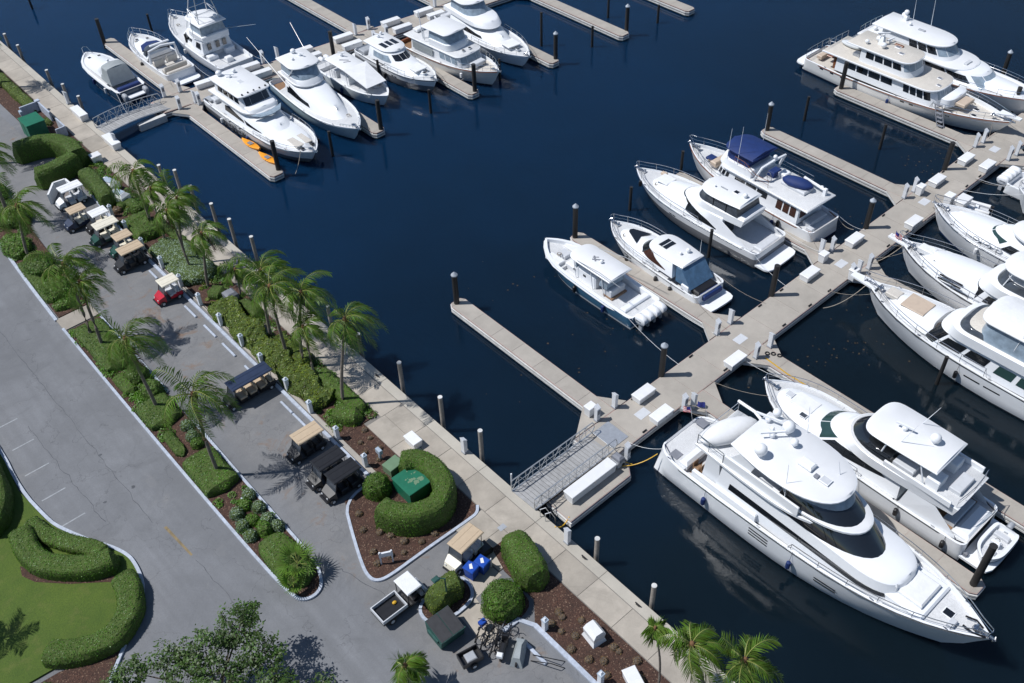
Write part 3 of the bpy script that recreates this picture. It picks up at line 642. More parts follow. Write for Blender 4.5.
for i,(x,y) in enumerate(((50.2,30.9),(64.0,30.9),(77.2,30.9),(90,30.9),(38.6,30.8))):
    MB().cbox(x,y,ZD+.004,1.1,.75,.012).build('service_hatch',m['lgrey'],label='pale grey hatch plate in the dock deck '+('by the tender yacht bow','behind the flybridge yacht pier','by the open pier','under the long yacht bow','near the empty pier')[i],cat='hatch',group='dock hatch plates')
# ================================================================ boats
HULLS={}
def hm(key,col,boot,bz=.14,low=None,lz=0):
    if key not in HULLS: HULLS[key]=mat_hull('hull_'+key,col,boot,bz,low,lz)
    return HULLS[key]
HW=hm('white',(.82,.84,.86),(.03,.04,.06))
HB=hm('white_blue_boot',(.82,.84,.86),(.02,.05,.14),.22)
def ol(x0,x1,w,nose,p=2.,wa=None,K=4,N=9,wf=.02):
    wa=w if wa is None else wa; o=[]
    for i in range(K): t=i/(K-1); o.append((x0+(x1-nose-x0)*t, wa+(w-wa)*math.sin(t*math.pi/2)))
    for i in range(1,N+1):
        th=(i/N)*math.pi/2
        o.append((x1-nose+nose*math.sin(th)**(2/p if p>2 else 1), max(wf,w*(math.cos(th) if p<=2 else math.cos(th)**(2/p)))))
    return o
BOATS=[]
class Tier: pass
class Boat:
    def __init__(s,name,label,cat,xc,ys,d,tilt=0,zk=1):
        s.o=thing(name,label,cat,(xc,ys,0),(math.pi/2 if d>0 else -math.pi/2)+R(tilt),'moored boats'); s.o.scale=(1,1,zk); s.d,s.ys,s.zk=d,ys,zk; BOATS.append(s)
    def add(s,name,mb,mat,parent=None,sm=None,label=None):
        return mb.build(name,m[mat] if isinstance(mat,str) else mat,parent or s.o,sm,label=label)
    # ---- hull
    def hull(s,L,B,zs,zb,mat=None,tm=.38,p=2.3,stern=.9,rake=.09,flare=.14,brk=((0,.12),),cap=.13,deck='nonskid',sexp=1.8,capmat='gel',plumb=.0,sround=.5):
        s.L,s.B,s.zs,s.zb=L,B,zs,zb; p+=.85; s.sr=sround; flare*=.5
        def b(t):
            x_=t*L; k=1 if x_>=sround else (.8 if sround<1 else .6)+(.2 if sround<1 else .4)*math.sqrt(max(0,1-(1-x_/sround)**2))
            if t<tm: return B/2*k*(stern+(1-stern)*math.sin(t/tm*math.pi/2))
            return B/2*max(.0,1-((t-tm)/(1-tm))**p)
        def bw(t):
            if t<tm*.8: return B/2*(1-flare*.6)*(stern+(1-stern)*t/(tm*.8))
            return B/2*(1-flare*.6)*max(0,1-((t-tm*.8)/(1-tm*.8))**(p*.78))
        zf=lambda t: zs+(zb-zs)*t**sexp
        s.bf=lambda x:b(min(1,max(0,x/L))); s.zf=lambda x:zf(min(1,max(0,x/L)))
        ts=[0,.006,.015,.03,.06,.1,.2,.3,.4,.5,.58,.66,.73,.8,.86,.91,.95,.98,1]
        mb=MB(); rows=[]
        for t in ts:
            h=zf(t); x=t*L; xw=t*L*(1-rake)+plumb*(1-t)
            B0,Bw=max(b(t),.03),max(bw(t),.02); km=.55
            xm=xw+(x-xw)*.5; Bm=Bw+(B0-Bw)*.42
            rows.append([(x,B0,h),(xm*.5+x*.5,Bm*.35+B0*.65,h*.72),(xm,Bm,h*.42),(xw,Bw,.02),(xw*.985,Bw*.8,-.6)])
        s.rows=rows; n=len(rows); q=5
        vs=[p for r in rows for p in r]+[(p[0],-p[1],p[2]) for r in rows for p in r]; fs=[]
        for i in range(n-1):
            for j in range(q-1):
                a=i*q+j; fs.append((a,a+q,a+q+1,a+1)); a+=n*q; fs.append((a,a+1,a+q+1,a+q))
        for j in range(q-1):
            a=j; c=n*q+j; fs.append((a,a+1,c+1,c)); a=(n-1)*q+j; c=n*q+(n-1)*q+j; fs.append((a,c,c+1,a+1))
        mb.add(vs,fs); s.hullo=s.add('hull',mb,mat or HW,None,40)
        # deck with bulwark and wells
        xs=sorted(set([t*L for t in ts]+[x for bk in brk for x in (bk[0]-.01,bk[0]+.01) if 0<x<L]))
        def dep(x):
            d=brk[0][1]
            for bx,bd in brk:
                if x>=bx: d=bd
            return d
        mb=MB(); vs=[]; 
        for x in xs:
            w=max(s.bf(x),.03); h=s.zf(x); wi=max(w-cap,.015); d=dep(x)
            if x>L*.985: d=.02
            xi=min(max(x,.12),L-.12)
            vs+=[(x,w,h+.004),(xi,wi,h+.012),(xi,wi-.02*(w>.2),h-d),(xi,0,h-d+.03),(xi,-wi+.02*(w>.2),h-d),(xi,-wi,h+.012),(x,-w,h+.004)]
        fs=[]; ms=[]
        for i in range(len(xs)-1):
            for j in range(6):
                a=i*7+j; fs.append((a,a+1,a+8,a+7)); ms.append(0 if j in(0,1,4,5) else 1)
        fs.append((0,6,5,4,3,2,1)); ms.append(0)
        mb.v=vs; mb.f=fs; mb.m=ms
        s.decko=mb.build('deck',[m[capmat],m[deck]],s.o,35)
        return s
    def hy(s,x,z):      # half breadth of the hull side at height z
        best=None
        for a,c in zip(s.rows,s.rows[1:]):
            xa=[p[0] for p in a]; 
            if a[1][0]<=x<=c[1][0]:
                f=(x-a[1][0])/max(1e-6,c[1][0]-a[1][0]); col=[(a[j][1]+(c[j][1]-a[j][1])*f,a[j][2]+(c[j][2]-a[j][2])*f) for j in range(5)]
                for (w1,z1),(w2,z2) in zip(col,col[1:]):
                    if z2<=z<=z1: return w2+(w1-w2)*(z-z2)/max(1e-6,z1-z2)
        return s.bf(x)
    def port(s,x,z,l,h,sides=(1,-1)):
        for sd in sides:
            q=[(x,z),(x+l,z),(x+l,z+h),(x,z+h)]
            mb=MB().add([(a,sd*(s.hy(a,c)+.012),c) for a,c in q],[(0,1,2,3) if sd<0 else (3,2,1,0)]); s.add('hull_window',mb,'glass',s.hullo)
    def rubrail(s,mat='black',f=.86,r=.045):
        pts=[(t*s.L,s.bf(t*s.L)+.0,s.zf(t*s.L)-.1) for t in(0,.1,.25,.4,.5,.6,.7,.8,.88,.94,.985)]
        mb=MB().tube(pts,r,4); mb.tube([(x,-y,z) for x,y,z in pts],r,4); s.add('rub_rail',mb,mat)
    # ---- superstructure
    def tier(s,name,bot,top,zb,zt,mat='gel',ch=.1,camber=.06,parent=None,roof=None,sm=40):
        zfn=lambda z,o:(lambda x: z) if not isinstance(z,(tuple,list)) else (lambda x:z[0]+(z[1]-z[0])*(x-o[0][0])/max(.01,(o[-1][0]-o[0][0])))
        fb,ft=zfn(zb,bot),zfn(zt,top)
        bp=[(x,w,fb(x)) for x,w in bot]; tp=[(x,w,ft(x)) for x,w in top]
        xm=(tp[0][0]+tp[-1][0])/2; ln=tp[-1][0]-tp[0][0]
        ip=[(xm+(x-xm)*(1-2*ch/ln),max(w-ch,.01),z) for x,w,z in tp]; tq=[(x,w,z-ch*.8) for x,w,z in tp]
        K=len(bp); ring=lambda o:o+[(x,-w,z) for x,w,z in o[::-1]]
        mb=MB(); vs=ring(bp)+ring(tq)+ring(ip); N=2*K; fs=[]
        for k in(0,N):
            for i in range(N): j=(i+1)%N; fs.append((k+i,k+N+i,k+N+j,k+j))
        c0=len(vs); vs+=[(x,0,z+camber) for x,w,z in ip]
        top0=len(fs)
        for i in range(K-1):
            a=2*N+i; fs+=[(a,c0+i,c0+i+1,a+1)]
            b_=2*N+N-1-i; fs+=[(c0+i,b_,b_-1,c0+i+1)]
        fs+=[(2*N,2*N+N-1,c0)]
        mb.add(vs,fs)
        if roof: mb.m=[0]*top0+[1]*(len(fs)-top0)
        T=Tier(); T.b=ring(bp); T.t=ring(tq); T.K=K; T.N=N
        mm=m[mat] if isinstance(mat,str) else mat
        T.o=mb.build(name,[mm,m[roof]] if roof else mm,parent or s.o,sm)
        T.zt=ft; T.top=tp
        return T
    def sx(s,T,x):      # ring parameter for x on the port side
        for i in range(T.K-1):
            a=(T.b[i][0]+T.t[i][0])/2; b=(T.b[i+1][0]+T.t[i+1][0])/2
            if a<=x<=b: return i+(x-a)/max(1e-6,b-a)
        return 0 if x<T.b[0][0] else T.K-1.01
    def ev(s,T,q,t,off=.02):
        q=max(0,min(T.N-1.001,q)); i=int(q); f=q-i
        L=lambda r:Vector(r[i]).lerp(Vector(r[i+1]),f)
        a,b=L(T.b),L(T.t); p=a.lerp(b,t)
        tg=(Vector(T.b[i+1])-Vector(T.b[i])).lerp(Vector(T.t[i+1])-Vector(T.t[i]),t); n=tg.cross(b-a)
        if n.length<1e-6: n=Vector((1,0,0))
        n.normalize()
        cx=(T.b[0][0]+T.b[T.K-1][0])/2
        if n.y*p.y+ (n.x*(p.x-cx))*.2<0 and abs(p.y)>.15: n=-n
        if abs(p.y)<=.15 and n.x<0: n=-n
        return p+n*off
    def strip(s,T,q0,q1,tf,mat='glass',name='window',off=.02,parent=None):
        n=max(2,int(abs(q1-q0)*3)+2); vs=[]; 
        for i in range(n+1):
            u=i/n; t0,t1=tf(u); q=q0+(q1-q0)*u
            vs+=[tuple(s.ev(T,q,t0,off)),tuple(s.ev(T,q,t1,off))]
        mb=MB().add(vs,[(2*i,2*i+1,2*i+3,2*i+2) for i in range(n)])
        return s.add(name,mb,mat,parent or T.o,50)
    def side_win(s,T,x0,x1,t0,t1,panes=1,gap=.12,mat='glass',shape=None,sides=(1,-1)):
        for k in range(panes):
            a=x0+(x1-x0)*k/panes+(gap/2 if panes>1 else 0); b=x0+(x1-x0)*(k+1)/panes-(gap/2 if panes>1 else 0)
            f=shape or (lambda u:(t0,t1))
            for sd in sides:
                qa,qb=s.sx(T,a),s.sx(T,b)
                if sd<0: qa,qb=T.N-1-qa,T.N-1-qb
                s.strip(T,qa,qb,f,mat)
    def front_win(s,T,x0,t0,t1,panes=3,gap=.1,mat='glass'):
        q0=s.sx(T,x0); q1=T.N-1-q0
        for k in range(panes):
            a=q0+(q1-q0)*k/panes; b=q0+(q1-q0)*(k+1)/panes; g=gap if panes>1 else 0
            s.strip(T,a+g,b-g,lambda u:(t0,t1),mat)
    def slab(s,name,o,z,th=.14,mat='gel',camber=.05,parent=None,ch=.06,roof=None):
        if roof is None and mat=='gel': roof='roofw'
        zz=(z[0]-th,z[1]-th) if isinstance(z,(tuple,list)) else z-th
        return s.tier(name,o,o,zz,z,mat,ch,camber,parent,roof)
    def box(s,name,x0,x1,y0,y1,z0,z1,mat='gel',ch=.05,tp=0,parent=None):
        return s.add(name,MB().box(x0,x1,y0,y1,z0,z1,ch,tp),mat,parent,40)
    def posts(s,pts,r=.04,mat='gel'):
        for a,b in pts: s.add('support_post',MB().tube([a,b],r,5),mat)
    def rail(s,x0,inset=.1,h=.7,x1=None,step=1.5,mids=1,pulpit=.25):
        L=s.L; x1=x1 or L
        xs=[x0+(x1-x0)*i/12 for i in range(13)]
        for sd in(1,-1):
            mb=MB(); top=[]
            for x in xs:
                w=max(s.bf(x)-inset,.18 if x1>=L*.98 else .05); top.append((min(x,L-.2)+(pulpit*.35 if x>=L*.97 else 0),sd*w,s.zf(x)+h))
            start=[(xs[0]-.25,top[0][1],s.zf(xs[0])+.02)]
            mb.tube(start+top,.028,4)
            if mids: mb.tube([(p[0],p[1],p[2]-h*.5) for p in top],.016,3)
            for p in top[::2]: mb.tube([p,(p[0]-.03,p[1]+sd*.03,p[2]-h)],.02,3)
            if x1>=L*.98 and sd==1: mb.tube([top[-1],(top[-1][0]+.05,0,top[-1][2]),(top[-1][0],-top[-1][1],top[-1][2])],.028,4)
            s.add('rail',mb,'steel')
    def path_rail(s,pts,h=.6,posts=True,mat='steel'):
        mb=MB().tube([(p[0],p[1],p[2]+h) for p in pts],.026,4); mb.tube([(p[0],p[1],p[2]+h*.5) for p in pts],.016,3)
        for p in pts: mb.tube([p,(p[0],p[1],p[2]+h)],.018,3)
        s.add('rail',mb,mat)
    def dome(s,x,y,z,r=.32):
        mb=MB().lathe([(r*.5,0),(r*.55,r*.5),(r*.9,r*.7),(r,r*1.1),(r*.92,r*1.6),(r*.6,r*2),(.03,r*2.15)],(x,y,z),12)
        s.add('satellite_dome',mb,'gel',None,60)
    def radar(s,x,y,z,l=1.3,a=.5):
        mb=MB().lathe([(.16,0),(.2,.25),(.12,.34)],(x,y,z),8)
        d=Vector((math.cos(a),math.sin(a)))*l/2; mb.obox((x-d.x,y-d.y),(x+d.x,y+d.y),.13,z+.35,z+.47); s.add('radar',mb,'gel')
    def whip(s,x,y,z,h=3,lean=-.5,ly=0):
        s.add('antenna',MB().tube([(x,y,z),(x+lean,y+ly,z+h)],.03,4,.012),'gel')
    def seat(s,x0,x1,y0,y1,z,h=.42,back=None,mat='lgrey'):
        o=s.add('seat',MB().box(x0,x1,y0,y1,z,z+h,.06),mat)
        if back:
            bx0,bx1,by0,by1=back; s.add('seat_back',MB().box(bx0,bx1,by0,by1,z+h*.8,z+h+.4,.06),mat,o)
    def fender(s,x,sd,z=.7,mat='black'):
        w=s.bf(x)+.12; mb=MB().lathe([(.04,-.35),(.15,-.28),(.17,0),(.15,.28),(.04,.35)],(x,sd*w,z),8); mb.tube([(x,sd*w,z+.3),(x,sd*(w-.12),s.zf(x)+.02)],.015,3)
        s.add('fender',mb,mat,None,40)
    def hatch(s,x,y,z,l=.6,w=.6,mat='smoke',sl=0):
        o=s.add('deck_hatch',MB().cbox(x,y,z,l,w,.05,.02),'gel'); s.add('hatch_lens',MB().cbox(x,y,z+.05,l*.8,w*.8,.012),mat,o)
    def windlass(s,x=None):
        x=x or s.L-1.3; z=s.zf(x)-.05
        mb=MB().cbox(x,0,z,.35,.3,.2,.05); mb.lathe([(.1,-.22),(.12,-.15),(.07,-.1),(.07,.1),(.12,.15),(.1,.22)],(x,0,z+.18),8,'y'); s.add('windlass',mb,'steel')
        mb=MB().box(x+.2,s.L+.06,-.12,.12,z+.12,z+.2); s.add('anchor_roller',mb,'steel')
        mb=MB().tube([(x+.3,0,z+.24),(s.L+.12,0,z+.2)],.035,4); mb.tube([(s.L+.06,-.2,z+.22),(s.L+.18,0,z+.1),(s.L+.06,.2,z+.22)],.04,4); s.add('anchor',mb,'steel')
    def cleats(s,xs):
        for x in xs:
            for sd in(1,-1):
                y=sd*(s.bf(x)-.07); z=s.zf(x); s.add('cleat',MB().box(x-.14,x+.14,y-.025,y+.025,z+.07,z+.1).box(x-.06,x+.06,y-.02,y+.02,z,z+.07),'steel')
    def platform(s,x0,w,z=.45,x1=.05,mat='gel',top=None,r=.6):
        n=[(x1,w*.94),(x0+r,w*.94),(x0+r*.4,w*.88),(x0+.05,w*.7),(x0,w*.3)]
        poly=n+[(x,-y) for x,y in n[::-1]]
        o=s.add('swim_platform',MB().prism(poly,z-.18,z),mat,None,40)
        if top: s.add('platform_planking',MB().prism([(a*.93-.01,b*.92) for a,b in poly],z+.001,z+.014),top,o)
    def marks(s,x,z,n=7,w=1.3,h=.14,mat='slate'):   # illegible name on the transom
        mb=MB(); y=-w/2
        for i in range(n):
            ww=rnd.uniform(.06,.14); mb.box(x-.012,x-.004,y,y+ww,z,z+h*rnd.uniform(.6,1)); y+=w/n
        s.add('transom_lettering',mb,mat)
    def outboard(s,x,y,z=.9,k=1.0,mat='gel'):
        a=[(-.55,.2),(-.35,.25),(0,.27),(.28,.24),(.4,.16)]
        rings=[(.0,.75),(.18,.95),(.42,1.),(.6,.8),(.68,.35)]
        mb=MB(); vs=[]; 
        for dz,sc_ in rings:
            ring=[(px*sc_*k-.02*dz,pw*sc_*k) for px,pw in a]
            vs+= [(x+px,y+pw,z+dz*k) for px,pw in ring]+[(x+px,y-pw,z+dz*k) for px,pw in ring[::-1]]
        N=10; fs=[(r*N+i,r*N+(i+1)%N,(r+1)*N+(i+1)%N,(r+1)*N+i) for r in range(4) for i in range(N)]+[tuple(range(N-1,-1,-1)),tuple(4*N+i for i in range(N))]
        mb.add(vs,fs); o=s.add('outboard_motor',mb,mat,None,50)
        s.add('motor_leg',MB().box(x-.28,x+.05,y-.1,y+.1,-.5,z+.05,0,.0).box(x+.05,x+.45,y-.12,y+.12,z-.25,z+.05),'grey' if mat=='gel' else mat,o)
        s.add('cowl_band',MB().box(x-.3,x+.25,y-.272*k,y+.272*k,z+.3,z+.4),'slate',o)
    def flag(s,x,y,z,us=True,h=1.3):
        o=s.add('flagstaff',MB().tube([(x,y,z),(x-.35,y,z+h)],.018,4),'steel')
        mb=MB(); X=x-.3; Z=z+h*.95
        pt=lambda a,b:(X-.9*a*.75-.0, y+.06*math.sin(a*7), Z-.55*b-.35*a)
        for r in range(7 if us else 1):
            nb=7 if us else 1
            for c in range(6):
                q=[pt(c/6,r/nb),pt((c+1)/6,r/nb),pt((c+1)/6,(r+1)/nb),pt(c/6,(r+1)/nb)]
                mm=(2 if (r<4 and c<3) else (0 if r%2==0 else 1)) if us else 2
                mb.add(q,[(0,1,2,3)],mm)
        mb.build('flag',[m['flagr'],m['flagw'],m['flagb']],o)
    def finish(s,i):
        rr=random.Random(i+40); L=s.L; bow=s.ys+s.d*L; near=min(((abs(s.ys-yd),yd,0) for yd in (29.4,32.4,96.0,99.3)),key=lambda t:t[0]); nb=min(((abs(bow-yd),yd,1) for yd in (29.4,32.4,96.0,99.3)),key=lambda t:t[0])
        dist,yd,end=min(near,nb,key=lambda t:t[0]); lx=(yd-s.ys)*s.d; zd=(ZD+.08)/s.zk
        if L<5: return
        ex=.4 if end==0 else L*.93
        for sd in(1,-1):
            y0=sd*(s.bf(ex)-.05); s.line(bez((ex,y0,s.zf(ex)+.08),(lx+(-.15 if end==0 else .15),y0+sd*rr.uniform(.3,1.1),zd),.25+.1*rr.random()),rr.choice(('rope','rope','cover')),.015)
            for f in(.22,.5):
                if rr.random()<.6: s.fender(L*f+rr.uniform(-.4,.4),sd,s.zf(L*f)*.5,rr.choice(('black','cover','navy')))
        x=L*.8; s.add('coiled_line',MB().tube([(x+.2*math.cos(k*.8),.35*s.bf(x)+.2*math.sin(k*.8),s.zf(x)+.06+.01*k) for k in range(14)],.03,4),'rope')
    def line(s,pts,mat='rope',r=.03):
        s.add('mooring_line',MB().tube(pts,r,4),mat)
def bez(a,b,sag,n=7): 
    a,b=Vector(a),Vector(b); return [tuple(a.lerp(b,i/n)+Vector((0,0,-sag*4*(i/n)*(1-i/n)))) for i in range(n+1)]

# ---- the big white motor yacht, stern to the dock
b=Boat('motor_yacht','largest white motor yacht at lower right with a covered tender and long black window strip','yacht',38.4,27.1,-1)
b.hull(23.2,5.8,2.15,3.4,tm=.42,p=2.5,stern=.95,rake=.1,flare=.16,brk=((0,.12),(2.5,.5),(6.0,.55),(17.5,.25)),cap=.2,sround=2.4); b.rubrail('steel')
b.box('stern_locker',1.9,2.6,-2.3,2.3,1.9,2.45,'gel',.2)
b.box('stern_gate',.9,1.6,-2.2,-1.5,2.0,2.1,'slate',.01)
h1=b.tier('deckhouse',ol(5.0,18.4,2.3,3.6,2.7,2.35),ol(5.2,17.9,2.0,3.2,2.7,2.1),2.0,(4.6,3.8),ch=.12,camber=.06)
for sd in(1,-1): b.side_win(h1,6.0,17.6,.42,.70,1,shape=lambda u:(.40+.04*u,.62-.02*u if u<.9 else .62-.02*u-(u-.9)*1.5),sides=(sd,))
for sd in(1,-1):
    b.box('side_coaming',3.2,8.5,sd*2.42-.14,sd*2.42+.14,1.9,2.75,'gel',.08)
    mb=MB().add([(3.7,sd*2.05,1.7),(5.3,sd*2.05,1.7),(5.0,sd*2.1,4.8),(4.0,sd*2.1,4.8)],[(0,1,2,3)]); mb.add([(3.7,sd*2.17,1.7),(5.3,sd*2.17,1.7),(5.0,sd*2.22,4.8),(4.0,sd*2.22,4.8)],[(3,2,1,0)]); b.add('wing_panel',mb,'gel')
up=b.slab('boat_deck',ol(2.9,13.6,2.42,5.0,2.2,2.2),4.98,.24,camber=.02,roof='nonskid')
w1=b.tier('lower_windscreen',ol(8.4,16.0,2.1,5.2,2.1),ol(8.8,14.6,1.95,4.4,2.2),(4.45,3.9),5.2,'glass',.04,.02)
b.slab('brow',ol(8.8,14.7,2.06,4.4,2.2),5.36,.2,camber=.02)
w2=b.tier('upper_windscreen',ol(9.3,14.2,2.0,4.2,2.2),ol(9.6,13.0,1.85,3.5,2.2),5.3,6.15,'glass',.04,.02)
w3=b.tier('clear_windscreen',ol(9.8,13.2,1.82,3.4,2.2),ol(10.0,12.75,1.9,3.2,2.2),6.1,6.75,'clear',.03,.02)
hd=b.slab('hardtop',ol(5.4,12.95,2.45,4.2,2.4,2.0),6.95,.15,camber=.07,ch=.08)
for sd in(1,-1):
    b.add('hardtop_arch',MB().add([(5.0,sd*1.95,4.9),(7.0,sd*1.95,4.9),(7.6,sd*1.95,6.85),(6.4,sd*1.95,6.85),(5.0,sd*2.1,4.9),(7.0,sd*2.1,4.9),(7.6,sd*2.1,6.85),(6.4,sd*2.1,6.85)],[(0,1,2,3),(7,6,5,4),(0,4,5,1),(2,6,7,3),(1,5,6,2),(0,3,7,4)]),'gel')
    b.box('coaming',5.2,11.0,sd*2.15-.08,sd*2.15+.08,4.95,5.75,'gel',.05)
    b.posts([((9.7,sd*1.8,5.4),(9.5,sd*2.0,6.9))],.05)
b.seat(7.6,9.2,-1.7,-.6,4.98); b.seat(7.6,9.2,.6,1.7,4.98); b.box('helm_console',9.4,10.4,-1.1,1.1,4.98,6.0,'slate',.1)
b.box('air_unit',9.3,10.3,-.45,.25,7.1,7.34,'gel',.1); b.hatch(11.3,-.3,7.09,.7,.6,'lgrey')
b.dome(7.3,-1.55,7.08,.42); b.dome(7.35,1.25,7.08,.42); b.dome(6.0,1.9,7.0,.3); b.dome(8.3,.6,7.1,.26); b.radar(6.9,.2,7.1,1.6,.9); b.radar(5.9,1.1,7.05,1.7,.3)
for x,y,hh in((9.9,-2.1,3.2),(11.6,.8,1.0),(8.2,2.2,2.2)): b.whip(x,y,7.0 if hh<3 else 5.4,hh,-.3)
b.box('horn',10.6,10.9,-.6,-.3,7.1,7.22,'slate',.02); b.box('searchlight',6.5,6.75,.4,.65,7.1,7.5,'gel',.05)
cv=b.add('covered_tender',MB().blob((0,0,0),(2.2,.95,.62),14,8).xf(Matrix.Translation((3.95,-.1,5.4))@Matrix.Rotation(R(70),4,'Z')@Matrix.Diagonal((1,1,1,1))),'cover',None,60)
for k in(-1,1): b.add('tender_cradle',MB().cbox(4.0+.45*k,.9*k,4.98,.3,1.2,.25),'steel')
b.path_rail([(3.0,-2.1,4.98),(3.0,-1.0,4.98),(3.0,0,4.98),(3.0,1.0,4.98),(3.0,2.1,4.98)],.9); b.path_rail([(3.0,-2.15,4.98),(4.0,-2.2,4.98),(5.2,-2.25,4.98)],.9)
b.box('crane_base',5.3,5.7,1.6,2.0,4.98,5.8,'gel',.1); b.add('crane_arm',MB().tube([(5.5,1.8,5.7),(4.3,2.1,5.9),(2.9,2.1,5.9)],.11,6),'gel')
b.box('deck_locker',5.5,6.2,-2.05,-1.3,4.98,5.45,'gel',.15)
b.box('cockpit_sole',2.7,5.0,-2.1,2.1,1.66,1.70,'teak',.01); b.box('aft_table',3.1,4.0,-.8,.8,2.2,2.28,'varnish',.02)
for x,y in((3.0,-1.6),(3.6,-1.5),(4.1,-1.2),(3.0,1.4),(3.8,1.4)): b.seat(x-.25,x+.25,y-.25,y+.25,1.68,.45,(x-.27,x-.19,y-.25,y+.25),'teak')
for (x,k) in((8.4,3),(13.4,2)):
    for j in range(k): b.port(x,1.1+.3*j,1.5,.13)
b.box('foredeck_pad',17.7,19.4,-1.1,1.1,3.1,3.42,'cover',.1); b.box('pad_backrest',17.4,17.75,-1.2,1.2,3.2,3.75,'lgrey',.1)
b.box('foredeck_coaming',16.2,19.8,-1.65,1.65,2.6,3.12,'gel',.12); b.hatch(20.6,0,b.zf(20.6)-.2,.7,.6,'glass'); b.windlass(22.2); b.cleats((1.2,9,17,21))
b.box('deck_locker',20.9,21.3,-.9,-.3,3.0,3.3,'lgrey',.05); b.add('anchor_chain',MB().tube([(21.6,-.35,3.3),(22.2,-.42,3.32),(22.9,-.2,3.4)],.07,5),'black'); b.add('anchor_chain',MB().tube([(21.4,.3,3.3),(22.0,.5,3.32),(22.5,.25,3.4)],.06,5),'black')
b.rail(11.5,.1,.55,None,1.6,1,.0); b.flag(.1,1.2,2.2); b.flag(.5,2.3,2.2,False)
b.line([(.4,2.7,2.2),(-1.0,3.0,1.6),(-2.1,3.2,.75)]); b.line(bez((.3,-2.7,2.0),(-1.2,-4.6,.9),.35),'yellow',.035)
b.box('boarding_ladder',.3,1.1,1.2,1.9,2.25,2.32,'slate',.01)

# ---- flybridge yacht carrying a tender on its platform
b=Boat('flybridge_yacht','white flybridge yacht at lower right with a tender on its stern platform','yacht',46.6,8.5,1,0,.95)
b.hull(17.5,5.0,1.75,2.45,tm=.5,p=3.6,stern=.93,flare=.16,brk=((0,.3),(5.2,.12),(12,.08)),cap=.16); b.rubrail('black')
b.platform(-2.0,2.3,.6,.1); b.box('transom_block',.0,1.2,-1.6,1.6,.6,1.9,'gel',.25)
h=b.tier('deckhouse',ol(5.0,13.7,2.05,3.6,2.5,2.05),ol(5.2,11.5,1.75,3.4,2.5),1.7,(3.6,3.35),ch=.15,camber=.12)
b.front_win(h,11.2,.3,.97,3,.1,'teal'); b.side_win(h,6.3,11.0,.3,.8,1,shape=lambda u:(.25+.35*(1-u)**2,.85-.05*u if u>.15 else .62+1.5*u))
b.tier('trunk',ol(10.5,16.3,1.8,4.6,2.1),ol(10.5,15.7,1.5,4.2,2.1),2.2,(2.75,2.62),ch=.2,camber=.05)
f=b.tier('flybridge',ol(1.5,10.9,2.15,3.6,2.2,1.85),ol(1.3,10.2,2.2,3.2,2.2,1.9),3.3,4.15,ch=.06,camber=.0,roof='nonskid')
b.tier('fly_windscreen',ol(6.2,10.0,1.9,3.0,2.2),ol(6.4,9.4,1.75,2.8,2.2),4.1,4.75,'glass',.04,.0)
for sd in(1,-1):
    b.box('coaming',1.8,6.6,sd*2.05-.09,sd*2.05+.09,4.1,4.6,'gel',.05); b.posts([((7.2,sd*1.65,4.2),(6.9,sd*1.75,5.9)),((3.9,sd*1.75,4.2),(4.5,sd*1.75,5.9))],.06)
b.slab('hardtop',ol(3.3,8.9,1.95,1.5,3.4,1.85),6.0,.16,camber=.1,ch=.1)
b.dome(4.8,-.25,6.1,.36); b.whip(6.3,1.2,6.05,2.4,-.7); b.whip(6.2,-1.2,6.05,2.2,-.7); b.radar(6.7,.2,6.1,1.2,.2)
b.box('helm_console',7.6,8.5,-.9,.9,4.15,4.95,'slate',.08); b.seat(6.6,7.1,.2,1.0,4.15,.5,(6.5,6.65,.2,1.0)); b.seat(6.6,7.1,-1.0,-.2,4.15,.5,(6.5,6.65,-1.,-.2)); b.box('cushion',7.0,7.4,1.2,1.6,4.2,4.6,'red',.05)
b.seat(4.6,6.2,-1.7,-1.0,4.15); b.seat(4.7,6.2,.9,1.7,4.15); b.box('wet_bar',3.0,3.9,.5,1.6,4.15,4.95,'gel',.06); b.box('wet_bar',3.0,3.9,-1.5,-.5,4.15,4.95,'gel',.06); b.box('aft_cushion',1.8,2.6,-.9,.9,4.15,4.5,'lgrey',.06)
b.path_rail([(1.5,-1.8,4.2),(1.4,-.9,4.2),(1.35,0,4.2),(1.4,.9,4.2),(1.5,1.8,4.2)],.7)
b.box('cockpit_sole',1.3,5.0,-1.9,1.9,1.46,1.5,'teak',.01); b.seat(1.3,2.1,-1.5,1.2,1.5)
for sd in(1,-1): b.add('cockpit_side',MB().add([(.2,sd*2.2,.8),(4.8,sd*2.35,1.7),(4.5,sd*2.15,3.4),(2.6,sd*2.05,3.4),(.9,sd*2.0,1.9)],[(0,1,2,3,4)]),'gel')
b.hatch(15.2,.1,2.72,.6,.6,'lgrey'); b.hatch(13.3,1.15,2.74,.6,.45); b.box('sun_pad',13.0,14.8,-.7,.7,2.7,2.78,'cover',.05)
b.rail(8.0,.12,.65); b.windlass(16.4); b.cleats((2.2,10,15)); b.fender(4.6,1,1.2); b.fender(1.2,1,1.0)
for k,(x,y) in enumerate(((-1.0,-1.9),(-.2,1.9))): b.box('platform_fitting',x-.12,x+.12,y-.12,y+.12,.6,.95,'slate',.04)
td=Boat('tender','small white tender with grey seats lying across the yacht stern platform','tender',0,0,1)
td.o.location=(46.7+1.35,7.35,.6); td.o.rotation_euler=(0,0,R(180))
td.hull(3.4,1.75,.75,.85,tm=.45,p=2.6,stern=.95,flare=.1,brk=((0,.35),(2.6,.15)),cap=.22); td.o.location.z=.55
